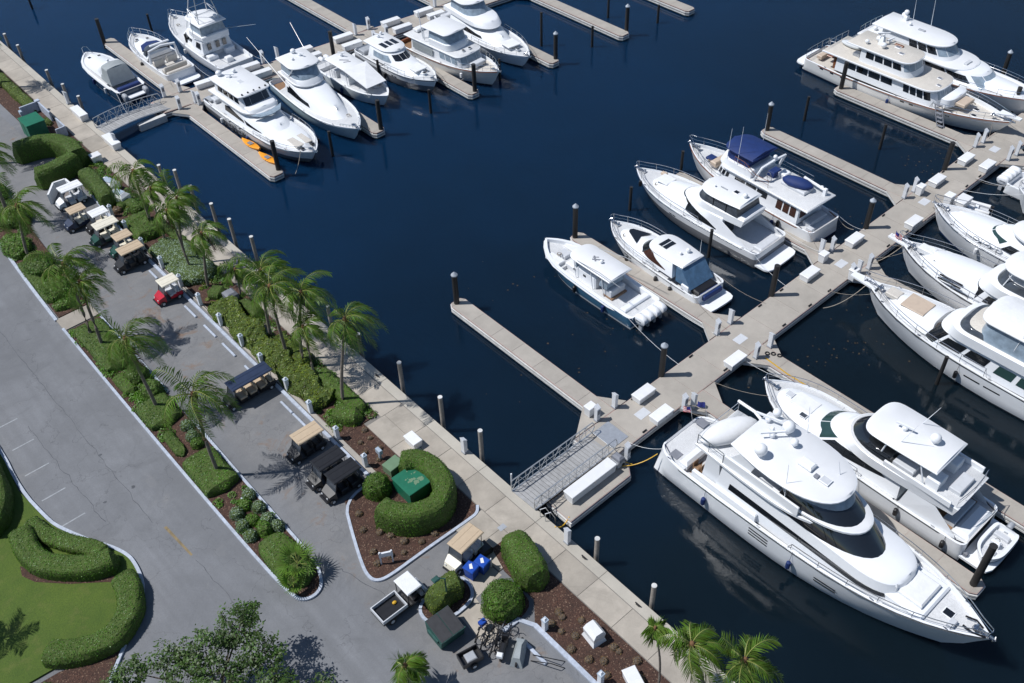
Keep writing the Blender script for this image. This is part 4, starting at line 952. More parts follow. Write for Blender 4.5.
td.seat(.5,.9,-.5,.5,.42,.25); td.box('console',1.5,1.8,-.3,.3,.42,.95,'gel',.06); td.seat(2.1,2.5,-.4,.4,.42,.2); td.outboard(-.25,0,.45,.7,'grey')
td.add('steering_wheel',MB().tube([(1.45,.15*math.cos(a*.7),.9+.15*math.sin(a*.7)) for a in range(9)],.02,4,closed=True),'black')

# ---- white yacht with cream deck at right (nearest, cut off by the edge)
CREAM='cream'
def sundeck_yacht(label,xc,ys,L,B,tan=False,soft=False,hull=HW,canvas=True):
    b=Boat('motor_yacht',label,'yacht',xc,ys,1)
    b.hull(L,B,1.9,2.75,hull,tm=.45,p=2.2,stern=.9,flare=.2,brk=((0,.3),(L*.66,.22)),cap=.14,deck='nonskid'); b.rubrail('black')
    return b
b=sundeck_yacht('white motor yacht at the right edge with a tan foredeck pad, nearest of its row',61.3,6.8,20.3,5.3)
h=b.tier('deckhouse',ol(2.0,14.6,2.15,2.6,3.2),ol(2.2,13.2,1.95,2.2,3.2),1.8,3.7,ch=.12,camber=.08)
b.front_win(h,12.6,.2,.96,3,.05); b.side_win(h,8.6,12.5,.35,.8,2,.3); b.side_win(h,3.0,8.2,.35,.78,3,.35,'teal')
b.tier('trunk',ol(12.0,18.2,1.75,4.8,1.9),ol(12.0,17.6,1.5,4.4,1.9),2.2,2.95,ch=.15,camber=.06); b.box('sun_pad',14.7,16.7,-.95,.95,2.98,3.08,'tan',.04)
f=b.tier('flybridge',ol(2.0,12.7,2.2,2.0,3.2),ol(2.0,12.4,2.25,1.9,3.2),3.6,4.5,ch=.08,camber=.02); b.slab('fly_sole',ol(2.2,11.6,2.0,1.6,3.),4.53,.04,'cream')
b.tier('fly_windscreen',ol(9.2,12.0,1.95,1.6,3.2),ol(9.2,11.7,1.85,1.5,3.2),4.45,4.9,'smoke',.04); b.slab('dash',ol(9.1,11.4,1.7,1.4,3.2),4.95,.06,'cream')
b.tier('clear_enclosure',ol(3.0,10.4,1.95,1.2,3.2),ol(3.0,10.1,1.85,1.2,3.2),4.5,6.2,'clear',.04); b.slab('canvas_top',ol(2.8,10.6,2.1,1.4,3.2),6.35,.12,'cover',.25)
b.seat(4.0,6.0,-1.7,-.8,4.5); b.box('wood_seat',9.4,10.3,.9,1.8,4.53,4.75,'varnish',.03)
b.add('bowsprit',MB().prism([(19.2,.55),(21.6,.32),(21.6,-.32),(19.2,-.55)],2.6,2.74),'gel'); b.rail(8.5,.1,.8,None,1.4,1,.9); b.windlass(18.9); b.cleats((8,14,18)); b.box('locker',17.2,18.3,-.5,.5,2.7,3.05,'cream',.05)
for x in(6.9,8.5): b.port(x,1.2,1.3,.13)
b.whip(7.5,1.9,4.5,4,-.5); b.whip(5.2,1.9,4.5,4.4,-.5); b.line(bez((20,.6,2.7),(21.8,3.2,.7),.5)); b.line(bez((20,-.6,2.7),(22,-2.6,.7),.4))
b=sundeck_yacht('cream decked motor yacht at the right edge behind the tan padded one, with louvred sides',68.0,10,18.2,5.0)
h=b.tier('deckhouse',ol(1.0,11.5,2.0,2.2,3.),ol(1.0,10.6,1.85,2.0,3.),1.8,3.5,ch=.12); b.front_win(h,10.2,.3,.9,3); b.side_win(h,3,9.6,.35,.8,3,.3)
b.tier('trunk',ol(9.5,16.2,1.9,5.,2.1),ol(9.5,15.4,1.65,4.6,2.1),2.2,3.15,ch=.2,camber=.08)
for j in range(2): b.add('louvre',MB().box(11.4,13.4,1.78+.22*j,1.9+.22*j,2.78-.2*j,2.86-.2*j),'black')
f=b.tier('flybridge',ol(1.0,10.7,2.1,2.6,2.6),ol(1.0,10.2,2.15,2.4,2.6),3.4,4.35,ch=.1,camber=.04)
b.tier('fly_windscreen',ol(3.0,9.6,1.8,2.,2.6),ol(3.2,9.2,1.7,2.,2.6),4.3,5.0,'smoke',.04); b.slab('dash',ol(3.2,8.9,1.5,1.6,2.6),5.06,.06,'nonskid'); b.slab('canvas_top',ol(2.6,9.4,1.9,1.8,2.6),6.0,.12,'cover',.2)
b.posts([((8.6,1.6,4.4),(8.2,1.7,5.9)),((3.4,1.7,4.4),(3.4,1.7,5.9)),((8.6,-1.6,4.4),(8.2,-1.7,5.9))],.05)
b.box('foredeck_box',15.0,16.4,-.5,.4,2.75,3.2,'cover',.08); b.hatch(14.4,.8,3.0,.5,.4,'black'); b.rail(9.0,.1,.8,None,1.4,1,.9); b.windlass(16.9); b.cleats((8,15)); b.add('bowsprit',MB().prism([(17.2,.5),(19.2,.3),(19.2,-.3),(17.2,-.5)],2.6,2.74),'gel'); b.flag(19.0,.1,2.8,True,.7)
b.side_win(h,10.0,10.8,.2,.9,1); b.line(bez((17.6,.6,2.7),(19.6,2.6,.7),.5))
b=Boat('sport_yacht','sleek white sport yacht at the right edge with green tinted windscreen, third in its row','yacht',75.1,14,1)
b.hull(15.2,4.9,1.8,2.6,HB,tm=.45,p=2.2,stern=.92,flare=.2,brk=((0,.3),(4,.1)),cap=.14); b.rubrail('steel')
h=b.tier('deckhouse',ol(1.5,11.0,2.0,5.2,2.1),ol(1.5,9.2,1.8,4.6,2.1),1.8,(3.7,3.4),ch=.25,camber=.15); b.front_win(h,8.2,.15,.9,3,.12,'teal'); b.side_win(h,3,7.8,.35,.8,2)
b.tier('trunk',ol(8.0,13.8,1.8,5.,2.),ol(8.0,13.0,1.5,4.6,2.),2.2,2.85,ch=.25,camber=.08); b.slab('hardtop',ol(1.0,8.0,1.95,3,2.3),4.2,.3,camber=.15,ch=.15)
b.rail(6.5,.1,.75,None,1.4,1,.6); b.windlass(13.9); b.cleats((6,12.5)); b.fender(9.5,1,1.6,'cover')
for x in(8.0,9.0,10): b.add('life_ring',MB().tube([(x+.3*math.cos(a),1.95+.05*math.sin(a),2.35+.28*math.sin(a)) for a in [k*.7 for k in range(9)]],.06,5,closed=True),'cover')
b.line(bez((14.6,.5,2.6),(15.8,2.2,.7),.3)); b.line(bez((14.6,-.5,2.6),(16,-2,.7),.3))
b=Boat('sport_yacht','white sport yacht behind the third one at the right edge with dark oval windows','yacht',83.0,11.5,1)
b.hull(13.8,4.4,1.7,2.4,tm=.45,p=2.2,stern=.92,flare=.18,brk=((0,.3),(4,.1)),cap=.14)
h=b.tier('deckhouse',ol(1.5,11.2,1.85,5.0,2.),ol(1.5,9.6,1.6,4.6,2.),1.8,(3.4,3.2),ch=.25,camber=.15); b.side_win(h,6,10,.3,.8,2,.5); b.front_win(h,9.8,.4,.9,1); b.rail(6,.1,.7,None,1.4,1,.4)
b=Boat('outboard_boat','white boat at the right edge showing a row of white outboard motors','motor boat',86.2,27.0,-1)
b.hull(11,3.3,1.1,1.6,tm=.4,p=2.3,stern=.95,flare=.15,brk=((0,.5),(8,.2)),cap=.2)
for y in(-1.1,-.37,.37,1.1): b.outboard(-.4,y,.75,1.15)
b.box('console',3.5,5.2,-.6,.6,.6,1.7,'gel',.1); b.slab('hardtop',ol(2.8,6.2,1.2,.8,3),2.7,.12); b.posts([((3.2,.9,.6),(3.2,.9,2.6)),((3.2,-.9,.6),(3.2,-.9,2.6)),((5.4,.9,.6),(5.4,.9,2.6)),((5.4,-.9,.6),(5.4,-.9,2.6))])
# dinghy near the small cabinets
d=thing('dinghy','small white inflatable dinghy afloat beside the dock cabinets at right','dinghy',(*P(975,207,.3),0),R(110),'moored boats')
tp=[(-1.3,.55,.32),(.5,.6,.34),(1.1,.42,.4),(1.45,0,.46),(1.1,-.42,.4),(.5,-.6,.34),(-1.3,-.55,.32)]
MB().tube(tp,.2,8).build('inflatable_tube',m['cover'],d,60); MB().box(-1.2,1.0,-.45,.45,.12,.2).build('floor',m['lgrey'],d); MB().box(-.3,0,-.5,.5,.35,.42).build('thwart',m['gel'],d); MB().box(-1.55,-1.25,-.14,.14,.3,.85,.08).build('outboard_motor',m['black'],d)
# ---- centre console with four outboards
HBL=hm('blue_side',(.045,.13,.22),(.7,.72,.73),.18)
b=Boat('centre_console','white centre console boat with teal blue hull and four white outboards','motor boat',47.05,38.2,1,-.6)
b.hull(12.2,3.95,1.15,1.75,HBL,tm=.5,p=3.0,stern=.96,rake=.07,flare=.2,brk=((0,.12),(1.1,.62),(8.6,.32)),cap=.32,deck='nonskid')
b.add('gunwale_band',MB().tube([(t*12.2,b.bf(t*12.2)+.01,b.zf(t*12.2)-.12) for t in(0,.2,.4,.6,.75,.86,.94,.985)],.1,5).tube([(t*12.2,-b.bf(t*12.2)-.01,b.zf(t*12.2)-.12) for t in(0,.2,.4,.6,.75,.86,.94,.985)],.1,5),'gel',None,60)
for y in(-1.13,-.38,.38,1.13): b.outboard(-.45,y,.72,1.2)
b.box('transom_bench',.9,1.5,-1.5,1.5,.65,1.3,'gel',.08); b.box('console',5.0,7.4,-.85,.85,.6,1.9,'gel',.12); b.box('forward_lounge',7.4,8.8,-.8,.8,.8,1.5,'cover',.15)
b.box('helm_bench',3.2,4.0,-.85,.85,.6,1.55,'lgrey',.1); b.box('bench_base',3.0,4.1,-.9,.9,.6,.85,'teak',.02); b.tier('side_curtain',ol(3.6,4.6,1.0,.2,4),ol(3.4,4.3,1.05,.2,4),1.6,2.6,'clear',.02)
for y0,y1 in((-1.55,-.7),(.7,1.55)): b.box('bow_seat',8.9,10.6,y0*.95,y1*.95,1.2,1.5,'cover',.06)
b.box('bow_table',9.2,10.2,-.45,.45,1.1,1.55,'lgrey',.06); b.box('sole',1.6,8.4,-1.45,1.45,.66,.69,'nonskid',.01)
b.slab('hardtop',ol(3.0,8.2,1.35,1.2,2.8),2.95,.12,camber=.08); b.posts([((x,s_*1.0,.7),(x+.2,s_*1.15,2.85)) for x in(3.9,5.2,7.2) for s_ in(1,-1)],.04)
hx=b.add('hardtop_emblem',MB().obox((5.3,-.35),(6.1,.25),.16,3.0,3.045).obox((5.7,.25),(6.3,-.2),.14,3.0,3.043).obox((5.9,-.35),(6.25,.05),.1,3.0,3.041),'slate'); b.dome(5.2,.05,3.0,.16)
b.box('windscreen',7.3,7.45,-.9,.9,1.8,2.6,'clear',.02); b.add('outrigger',MB().tube([(6.9,1.25,2.95),(4.0,1.5,3.5),(1.5,1.7,3.6)],.03,4),'alu'); b.add('outrigger',MB().tube([(6.9,-1.25,2.95),(4.0,-1.5,3.5),(1.5,-1.7,3.6)],.03,4),'alu')
for x in(6.2,7.4): b.add('console_port',MB().box(x,x+.3,.86,.88,1.3,1.5),'glass')
# ---- express cruiser
b=Boat('express_cruiser','white express cruiser with dark windscreen and blue shaded cockpit at a centre finger pier','motor boat',52.6,36.0,1,-3)
b.hull(12.2,3.9,1.35,1.75,tm=.45,p=2.7,stern=.93,flare=.15,brk=((0,.45),(3.4,.08)),cap=.12); b.rubrail('black',r=.03)
b.platform(-1.35,1.85,.5,.1)
t=b.tier('trunk',ol(4.5,11.0,1.7,5.6,2.),ol(4.5,10.0,1.35,5.,2.),1.45,(2.1,1.95),ch=.15,camber=.1); b.add('foredeck_glass',MB().prism([(8.0,.95),(9.6,.28),(9.75,0),(9.6,-.28),(8.0,-.95),(8.35,0)],2.1,2.14),'glass')
h=b.tier('cabin',ol(2.9,8.1,1.7,3.0,2.),ol(3.2,6.4,1.45,1.6,2.4),1.7,2.95,ch=.08,camber=.06); b.front_win(h,6.5,.05,.9,1); b.side_win(h,3.8,6.5,.3,.85,1,shape=lambda u:(.25,.3+.6*min(1,u*1.6)),mat='brown')
b.slab('hardtop',ol(2.2,6.6,1.5,1.5,2.6,1.3),3.05,.12,camber=.08); b.add('sunroof',MB().box(4.8,5.7,-.6,.6,3.1,3.15),'glass'); b.add('sunroof_bar',MB().box(5.22,5.28,-.6,.6,3.15,3.17),'gel'); b.dome(3.3,-.5,3.1,.2); b.dome(3.5,.2,3.1,.14)
b.box('helm_seat',2.4,3.1,-1.1,-.3,1.0,1.6,'lgrey',.06); b.box('cockpit_lounge',.3,1.3,-1.2,1.1,.95,1.35,'black',.1); b.box('aft_pad',-.25,.35,-1.2,1.0,.8,1.25,'navy',.08); b.box('wet_bar',1.2,2.0,1.0,1.5,.95,1.6,'gel',.06)
b.tier('shade_tinted_glass',ol(1.0,2.9,1.4,.3,4),ol(2.2,3.0,1.35,.3,4),1.4,2.85,'shadeglass',.02)  # glass slope behind the hardtop, blue shade painted in
b.rail(5.0,.08,.7,None,1.4,1,.2); b.windlass(11.3); b.cleats((1.6,6,10)); b.fender(8.0,1,.8); b.fender(4.4,1,.8)
b.port(7.6,1.0,1.0,.12); b.whip(2.6,-1.2,3.0,1.5,0)
# ---- flybridge yacht with shade painted on its lower hull
HSHADE=hm('white_shade_low',(.78,.79,.80),(.02,.022,.026),.12,(.17,.175,.185),1.02)  # white hull; low grey is side shade and water reflection painted in
b=Boat('flybridge_yacht','white flybridge yacht with painted shade on its lower hull and smoked flybridge enclosure at centre','yacht',60.95,36.1,1,.6,.93)
b.hull(16.0,4.9,1.7,2.25,HSHADE,tm=.42,p=2.5,stern=.93,flare=.18,brk=((0,.5),(4.3,.1)),cap=.14); b.rubrail('steel')
b.platform(-1.5,2.25,.5,.1); b.box('transom_sofa',.2,1.1,-1.5,1.2,.9,1.6,'lgrey',.12); b.marks(.19,1.15,6,1.2); b.box('cockpit_sole',1.0,4.2,-1.9,1.9,1.22,1.26,'lgrey',.01)
t=b.tier('trunk',ol(6.0,14.4,1.95,7.0,2.),ol(6.0,13.4,1.6,6.4,2.),1.75,(3.3,2.35),ch=.3,camber=.15)
h=b.tier('deckhouse',ol(4.0,11.4,2.1,5.4,2.1),ol(4.2,9.4,1.85,4.0,2.1),1.7,(3.4,3.3),ch=.15,camber=.1); b.side_win(h,4.6,10.6,.3,.8,1,shape=lambda u:(.16+.40*u*u,.22+.66*math.sin(min(1,u*1.25)*math.pi*.55)))
b.add('side_vent',MB().box(3.9,4.4,2.02,2.1,2.5,2.62).box(3.6,4.1,2.06,2.13,2.2,2.32).box(3.3,3.8,2.1,2.17,1.9,2.02),'glass')
f=b.tier('flybridge',ol(2.4,8.9,1.8,3.,2.2,1.6),ol(2.2,8.3,1.72,2.6,2.2,1.55),3.2,4.0,ch=.1,camber=.02)
e=b.tier('smoked_enclosure',ol(2.9,7.9,1.6,1.9,2.6),ol(3.2,7.2,1.5,1.6,2.6),3.95,5.0,'smoke',.03)
for x in(4.2,5.6): 
    for sd in(1,-1): b.add('enclosure_seam',MB().tube([(x,sd*1.62,3.98),(x+.05,sd*1.53,5.0)],.035,4),'black')
b.slab('hardtop',ol(2.8,7.6,1.75,1.9,2.4,1.55),5.15,.16,camber=.14,ch=.12); b.hatch(4.4,0,5.26,.55,.5,'glass'); b.dome(3.4,.1,5.24,.22); b.add('horn',MB().tube([(5.2,.3,5.3),(5.9,.3,5.32)],.06,5),'grey'); b.dome(6.3,.6,5.26,.1)
for sd in(1,-1): b.add('cockpit_side',MB().add([(.4,sd*2.15,1.1),(4.4,sd*2.3,1.75),(4.4,sd*2.0,3.2),(3.3,sd*2.05,2.7),(1.4,sd*2.1,1.9)],[(0,1,2,3,4)]).add([(.4,sd*2.05,1.1),(4.4,sd*2.2,1.75),(4.4,sd*1.9,3.2),(3.3,sd*1.95,2.7),(1.4,sd*2.0,1.9)],[(4,3,2,1,0)]),'gel')
b.box('saloon_door',4.0,4.06,.2,1.6,1.3,3.0,'glass',.01); b.rail(6.5,.1,.75,None,1.4,1,.2); b.windlass(15.0); b.cleats((1.5,8,13.5)); b.fender(14.2,1,1.9); b.box('deck_locker',13.0,13.6,-1.15,-.8,2.2,2.5,'tan',.05)
b.box('sun_pad',11.6,13.0,-.7,.7,2.62,2.7,'cover',.04)
for x in(9.0,9.45): b.port(x,1.15,.35,.1)
# ---- yacht with blue canvas
HBX=hm('white_navy_line',(.78,.79,.80),(.02,.03,.09),.2)
b=Boat('motor_yacht','white motor yacht with navy blue canvas tops, varnished rails and brown aft windows','yacht',66.45,34.4,1,-2.5)
b.hull(16.6,4.7,1.75,2.6,HBX,tm=.42,p=2.4,stern=.88,flare=.2,brk=((0,.35),(1.8,.3),(11,.3)),cap=.14,capmat='gel'); b.rubrail('varnish',r=.05)
h=b.tier('deckhouse',ol(1.9,12.2,1.85,2.0,3.),ol(1.9,11.6,1.75,1.8,3.),1.6,3.45,ch=.08,camber=.05)
for sd in(1,-1): b.side_win(h,2.1,4.4,.35,.88,3,.14,'brown',sides=(sd,))
b.side_win(h,5.4,9.4,.5,.85,3,.14); b.side_win(h,10.0,11.5,.5,.85,3,.14); b.front_win(h,11.7,.45,.9,3)
b.add('aft_window',MB().box(1.84,1.9,-1.5,-.1,2.2,3.2),'brown',h.o); b.add('aft_window',MB().box(1.84,1.9,.15,1.5,2.2,3.2),'brown',h.o)
b.slab('boat_deck',ol(.9,11.2,2.0,1.2,3.5),3.62,.16,camber=.03,roof='nonskid')
b.tier('pilothouse_coaming',ol(7.6,12.0,1.75,2.2,2.6),ol(7.6,11.6,1.7,2.,2.6),3.5,4.35,ch=.06); b.slab('helm_sole',ol(7.8,11.2,1.5,1.4,2.6),4.37,.03,'lgrey')
b.tier('dark_enclosure',ol(8.2,11.3,1.5,1.4,2.6),ol(8.2,11.0,1.45,1.3,2.6),4.3,5.3,'navy',.03); b.slab('canvas_top',ol(7.6,11.4,1.75,1.6,3.),5.5,.14,'navy',.22,ch=.1)
b.add('blue_sail_cover',MB().blob((0,0,0),(1.5,.75,.45),12,6).xf(Matrix.Translation((3.9,-.3,4.15))@Matrix.Rotation(R(15),4,'Z')),'navy',None,60); b.box('tender_hull',2.6,5.2,-.95,.35,3.66,3.95,'lgrey',.1)
b.add('davit_boom',MB().tube([(1.5,-1.2,4.1),(4.0,-1.35,4.2)],.14,7),'gel',None,50); b.box('davit_post',1.4,1.7,-1.35,-1.05,3.6,4.3,'gel',.04)
b.add('radar_arch',MB().tube([(7.2,1.7,3.6),(6.6,1.6,5.2),(6.5,0,5.4),(6.6,-1.6,5.2),(7.2,-1.7,3.6)],.14,6),'gel',None,50); b.dome(6.5,0,5.5,.2); b.box('blue_seat',6.2,6.9,-.9,.2,3.65,4.2,'navy',.05); b.box('locker',5.4,6.2,-1.3,-.4,3.65,4.1,'gel',.06)
for x,y in((6.6,.4),(6.2,.8)): b.add('folded_bicycle',MB().tube([(x+.28*math.cos(a),y+.05*a*.2,3.95+.28*math.sin(a)) for a in [k*.75 for k in range(8)]],.03,4,closed=True),'slate')
b.path_rail([(3.4+i*.8,-1.9,3.62) for i in range(6)],.75); b.path_rail([(5.6,1.7,3.62),(7.0,1.75,3.62),(8.4,1.8,4.3),(9.6,1.75,4.35)],.7,mat='varnish')
b.whip(9.3,1.7,4.3,4,-.1); b.whip(10.6,1.6,4.3,3.2,-.1); b.whip(9.3,-1.7,4.3,4,.0)
b.box('aft_deck_sofa',.9,1.7,-1.3,1.1,1.45,1.9,'lgrey',.06); b.box('cockpit_stairs',.4,1.0,.9,1.5,1.4,1.7,'lgrey',.04); b.rail(9.5,.1,.8,None,1.4,1,.3); b.windlass(15.4); b.cleats((1.2,7,13.5)); b.fender(3.4,1,1.2); b.box('foredeck_box',13.0,13.8,-.1,.7,2.35,2.6,'navy',.05); b.dome(2.2,-1.6,3.65,.2)
b.box('fore_sofa',12.2,12.9,-1.1,1.1,2.2,2.75,'tan',.1); b.line(bez((.4,-2.0,1.75),(-1.3,-2.6,.7),.4))
# ---- long cream decked yacht bow to the dock
b=Boat('motor_yacht','long raised pilothouse yacht with cream decks lying alongside the upper right pier','yacht',93.35,54.6,-1,0,.86)
b.hull(23.4,5.8,1.75,2.65,hm('ivory',(.78,.78,.76),(.02,.03,.07),.2),tm=.42,p=2.3,stern=.8,flare=.22,brk=((0,.35),(5,.5),(17,.5)),cap=.16,deck='cream'); b.rubrail('varnish',r=.06)
h=b.tier('deckhouse',ol(4.0,16.3,2.2,1.8,3.),ol(4.0,15.6,2.05,1.6,3.),1.8,3.7,ch=.08,camber=.03); b.side_win(h,5.0,11.0,.45,.85,4,.16); b.side_win(h,12.2,15.4,.4,.9,4,.14); b.front_win(h,15.8,.4,.9,5,.1,'clear')
b.platform(-1.1,2.4,.9,.1); b.slab('upper_deck',ol(2.2,15.9,2.45,2.2,3.),3.86,.18,camber=.02,roof='cream')
p2=b.tier('pilothouse',ol(6.4,12.6,1.8,1.6,3.),ol(6.4,12.0,1.7,1.5,3.),3.8,5.6,ch=.08); b.side_win(p2,7.0,11.4,.45,.88,4,.15); b.front_win(p2,11.6,.45,.9,5,.08,'clear')
b.slab('pilothouse_roof',ol(4.6,12.3,1.95,1.8,3.),5.78,.16,camber=.04,roof='cream'); b.hatch(10.2,-.3,5.8,.6,.5,'slate'); b.hatch(9.2,.7,5.8,.6,.5,'slate'); b.box('teak_box',8.6,9.6,.9,1.2,5.8,5.95,'varnish',.02)
b.dome(8.2,-.6,5.85,.32); b.dome(7.0,.4,5.85,.32); b.box('mast',7.3,7.9,-.3,.3,5.8,6.9,'gel',.1,.1); b.radar(7.6,0,6.9,1.3,.8); b.dome(6.4,-.9,5.85,.24); b.radar(8.0,1.0,5.85,1.1,1.4)
b.add('tender',MB().blob((4.2,.4,4.2),(1.5,.6,.35),12,6),'dink',None,60); b.box('tender_seat',3.9,4.6,.2,.6,4.3,4.6,'cover',.05); b.box('deck_locker',5.2,6.0,-1.2,-.5,3.88,4.3,'cover',.06); b.add('life_raft',MB().lathe([(.25,-.4),(.28,0),(.25,.4)],(5.6,1.6,4.15),8,'x'),'gel')
b.path_rail([(2.3,-2.2,3.86),(2.25,-1.1,3.86),(2.2,0,3.86),(2.25,1.1,3.86),(2.3,2.2,3.86)],.85); b.path_rail([(.2,-2.1,2.0),(.1,-1.,2.0),(.1,0,2.0),(.1,1.,2.0),(.2,2.1,2.0)],.85); b.path_rail([(.3,2.2,2.),(1.4,2.4,2.),(2.6,2.5,2.05),(4,2.6,2.1)],.85)
b.box('aft_table',2.0,3.2,-.9,.7,2.3,2.4,'varnish',.03); b.seat(1.0,1.6,-1.2,1.2,1.7,.45,None,'tan'); b.box('stair',3.6,4.6,-2.0,-1.2,1.8,3.6,'varnish',.02)
b.hatch(15.2,-.6,3.9,.5,.45,'slate'); b.hatch(14.5,.8,3.9,.5,.45,'slate'); b.tier('portuguese_bridge',ol(16.4,17.6,1.9,1.0,3),ol(16.4,17.5,1.85,.9,3),2.4,3.35,ch=.08); b.seat(17.6,18.6,-1.0,1.0,2.6,.35,None,'tan'); b.hatch(19.2,.7,b.zf(19.2)-.45,.6,.5,'black'); b.hatch(19.6,-.6,b.zf(19.6)-.45,.6,.5,'black'); b.windlass(21.2); b.rail(16,.1,.8,None,1.4,1,.2); b.cleats((3,12,18))
b.add('bowsprit',MB().prism([(21.8,.5),(24,.25),(24,-.25),(21.8,-.5)],3.15,3.3),'gel')
for x in(2.4,3.8,5.2,12.6,13.6,17.4):
    b.port(x,1.3+.02*x,.45,.2)
b.add('boarding_stairs',MB().tube([(16.2,-2.65,3.0),(17.6,-3.6,.7)],.05,4).tube([(16.9,-2.5,3.0),(18.3,-3.45,.7)],.05,4),'slate')
for k in range(6): b.add('stair_tread',MB().cbox(16.6+k*.24,-2.65-k*.17,2.9-k*.37,.55,.35,.04),'slate')
# ---- farther yacht at the top right
b=Boat('motor_yacht','white raised pilothouse yacht farthest up at the top right with slanted windscreens','yacht',99.5,53.6,-1,-1,.82)
b.hull(23.2,5.8,2.0,3.2,tm=.45,p=2.3,stern=.9,flare=.22,brk=((0,.3),(8,.25)),cap=.15); b.rubrail('varnish',r=.05)
h=b.tier('deckhouse',ol(3.0,18.6,2.2,4.2,2.4),ol(3.0,16.2,2.0,3.2,2.4),1.9,3.9,ch=.1); b.side_win(h,5,15.5,.45,.85,4,.2); b.front_win(h,16.0,.15,.92,4,.12,'clear')
b.slab('upper_deck',ol(1.6,14.8,2.4,3.,2.4),4.05,.2,camber=.04); p2=b.tier('pilothouse',ol(4.2,12.6,1.9,2.6,2.6),ol(4.2,11.4,1.75,2.2,2.6),3.95,5.7,ch=.08); b.side_win(p2,7.6,11.0,.4,.9,3,.15); b.front_win(p2,11.0,.35,.9,4,.1,'clear'); b.slab('pilothouse_roof',ol(2.9,11.8,2.05,3.,2.4),5.9,.2,camber=.12,ch=.12)
b.dome(4.8,1.2,6.1,.35); b.box('mast',4.9,5.3,.8,1.4,5.9,6.6,'gel',.1); b.dome(5.0,1.1,6.7,.28); b.dome(6.2,.2,6.,.2); b.box('horn',7.4,8.2,-.2,.1,6.0,6.15,'grey',.03); b.whip(7.9,1.6,5.9,5,-.4); b.whip(5.6,1.8,5.9,3.4,-.3); b.dome(2.6,-.5,4.1,.25); b.dome(3.4,.2,4.1,.22)
b.path_rail([(1.7,-2.1,4.05),(1.6,-1,4.05),(1.6,0,4.05),(1.6,1.,4.05),(1.7,2.1,4.05)],.8); b.path_rail([(2.2,2.2,4.05),(3.2,2.3,4.05),(4.2,2.3,4.05)],.8)
b.box('foredeck_wing',13.6,14.0,-.6,.5,4.1,4.25,'lgrey',.03); b.rail(14,.1,.8,None,1.4,1,.3); b.windlass(21.6); b.cleats((3,12,19)); b.box('deck_locker',18.9,19.6,-.5,.5,2.9,3.2,'gel',.08)
b.tier('trunk',ol(16,21.0,1.5,3.8,2.),ol(16,20.4,1.2,3.4,2.),2.6,3.25,ch=.15)
# ---- top left boats
HN=hm('navy_hull',(.03,.06,.10),(.6,.62,.63),.1)
b=Boat('walkaround_boat','small blue hulled boat with grey canvas enclosure and outboards by the arched gangway','motor boat',33.0,103.2,1,1.2)
b.hull(11.4,3.7,1.2,1.6,HN,tm=.48,p=2.8,stern=.94,flare=.18,brk=((0,.4),(3.0,.08)),cap=.18); b.add('gunwale_band',MB().tube([(t*11.4,b.bf(t*11.4)+.01,b.zf(t*11.4)-.1) for t in(0,.2,.4,.6,.75,.86,.94,.985)],.11,5).tube([(t*11.4,-b.bf(t*11.4)-.01,b.zf(t*11.4)-.1) for t in(0,.2,.4,.6,.75,.86,.94,.985)],.11,5),'gel',None,60)
t=b.tier('trunk',ol(4.0,10.6,1.4,3.6,2.2),ol(4.0,10.0,1.2,3.2,2.2),1.4,(2.1,1.85),ch=.15,camber=.1); b.hatch(8.9,.55,1.93,.45,.4,'black'); b.hatch(8.6,-.5,1.93,.4,.4,'black')
e=b.tier('canvas_enclosure',ol(1.8,5.2,1.45,1.2,3.),ol(2.6,4.4,1.2,.6,3.),1.3,2.9,'greycan',.12,camber=.1); b.tier('white_windscreen',ol(4.0,6.2,1.35,1.3,2.6),ol(4.0,5.0,1.2,.8,2.6),1.9,2.8,'gel',.08)
b.add('blue_aft_panel',MB().box(.3,.9,-1.3,1.3,.9,1.45,.08),'navy'); b.box('transom_step',-.9,.0,-1.2,1.2,.5,.62,'gel',.04); b.dome(4.4,.1,2.95,.14)
for y in(-1.25,1.25): b.outboard(-.7,y,.6,1.0,'grey')
b.add('bow_rail',MB().tube([(10.6,.5,1.6),(11.3,.3,2.2),(11.5,0,2.25),(11.3,-.3,2.2),(10.6,-.5,1.6)],.03,4),'steel')
b=Boat('express_cruiser','open white express cruiser with navy foredeck cover and cream cockpit seats at top left','motor boat',38.85,102.6,1)
b.hull(12.3,4.0,1.4,1.8,tm=.45,p=2.5,stern=.93,flare=.16,brk=((0,.55),(5.0,.08)),cap=.16); b.platform(-1.3,1.95,.5,.1); b.rubrail('grey',r=.03)
b.tier('trunk',ol(5.0,11.2,1.6,5.4,2.),ol(5.0,10.4,1.3,5.,2.),1.5,(2.1,1.85),ch=.2,camber=.1); b.add('windscreen_cover',MB().prism([(6.2,1.5),(7.6,1.0),(8.1,0),(7.6,-1.0),(6.2,-1.5),(6.5,0)],2.0,2.16),'navy'); b.tier('windscreen',ol(5.4,7.0,1.6,1.5,2.4),ol(5.2,6.4,1.45,1.2,2.4),1.8,2.5,'smoke',.03)
b.add('radar_arch',MB().tube([(3.8,1.75,1.5),(3.9,1.6,2.9),(4.0,0,3.1),(3.9,-1.6,2.9),(3.8,-1.75,1.5)],.16,6),'gel',None,50); b.box('arch_bar',4.6,4.9,-1.4,1.0,3.0,3.15,'gel',.05)
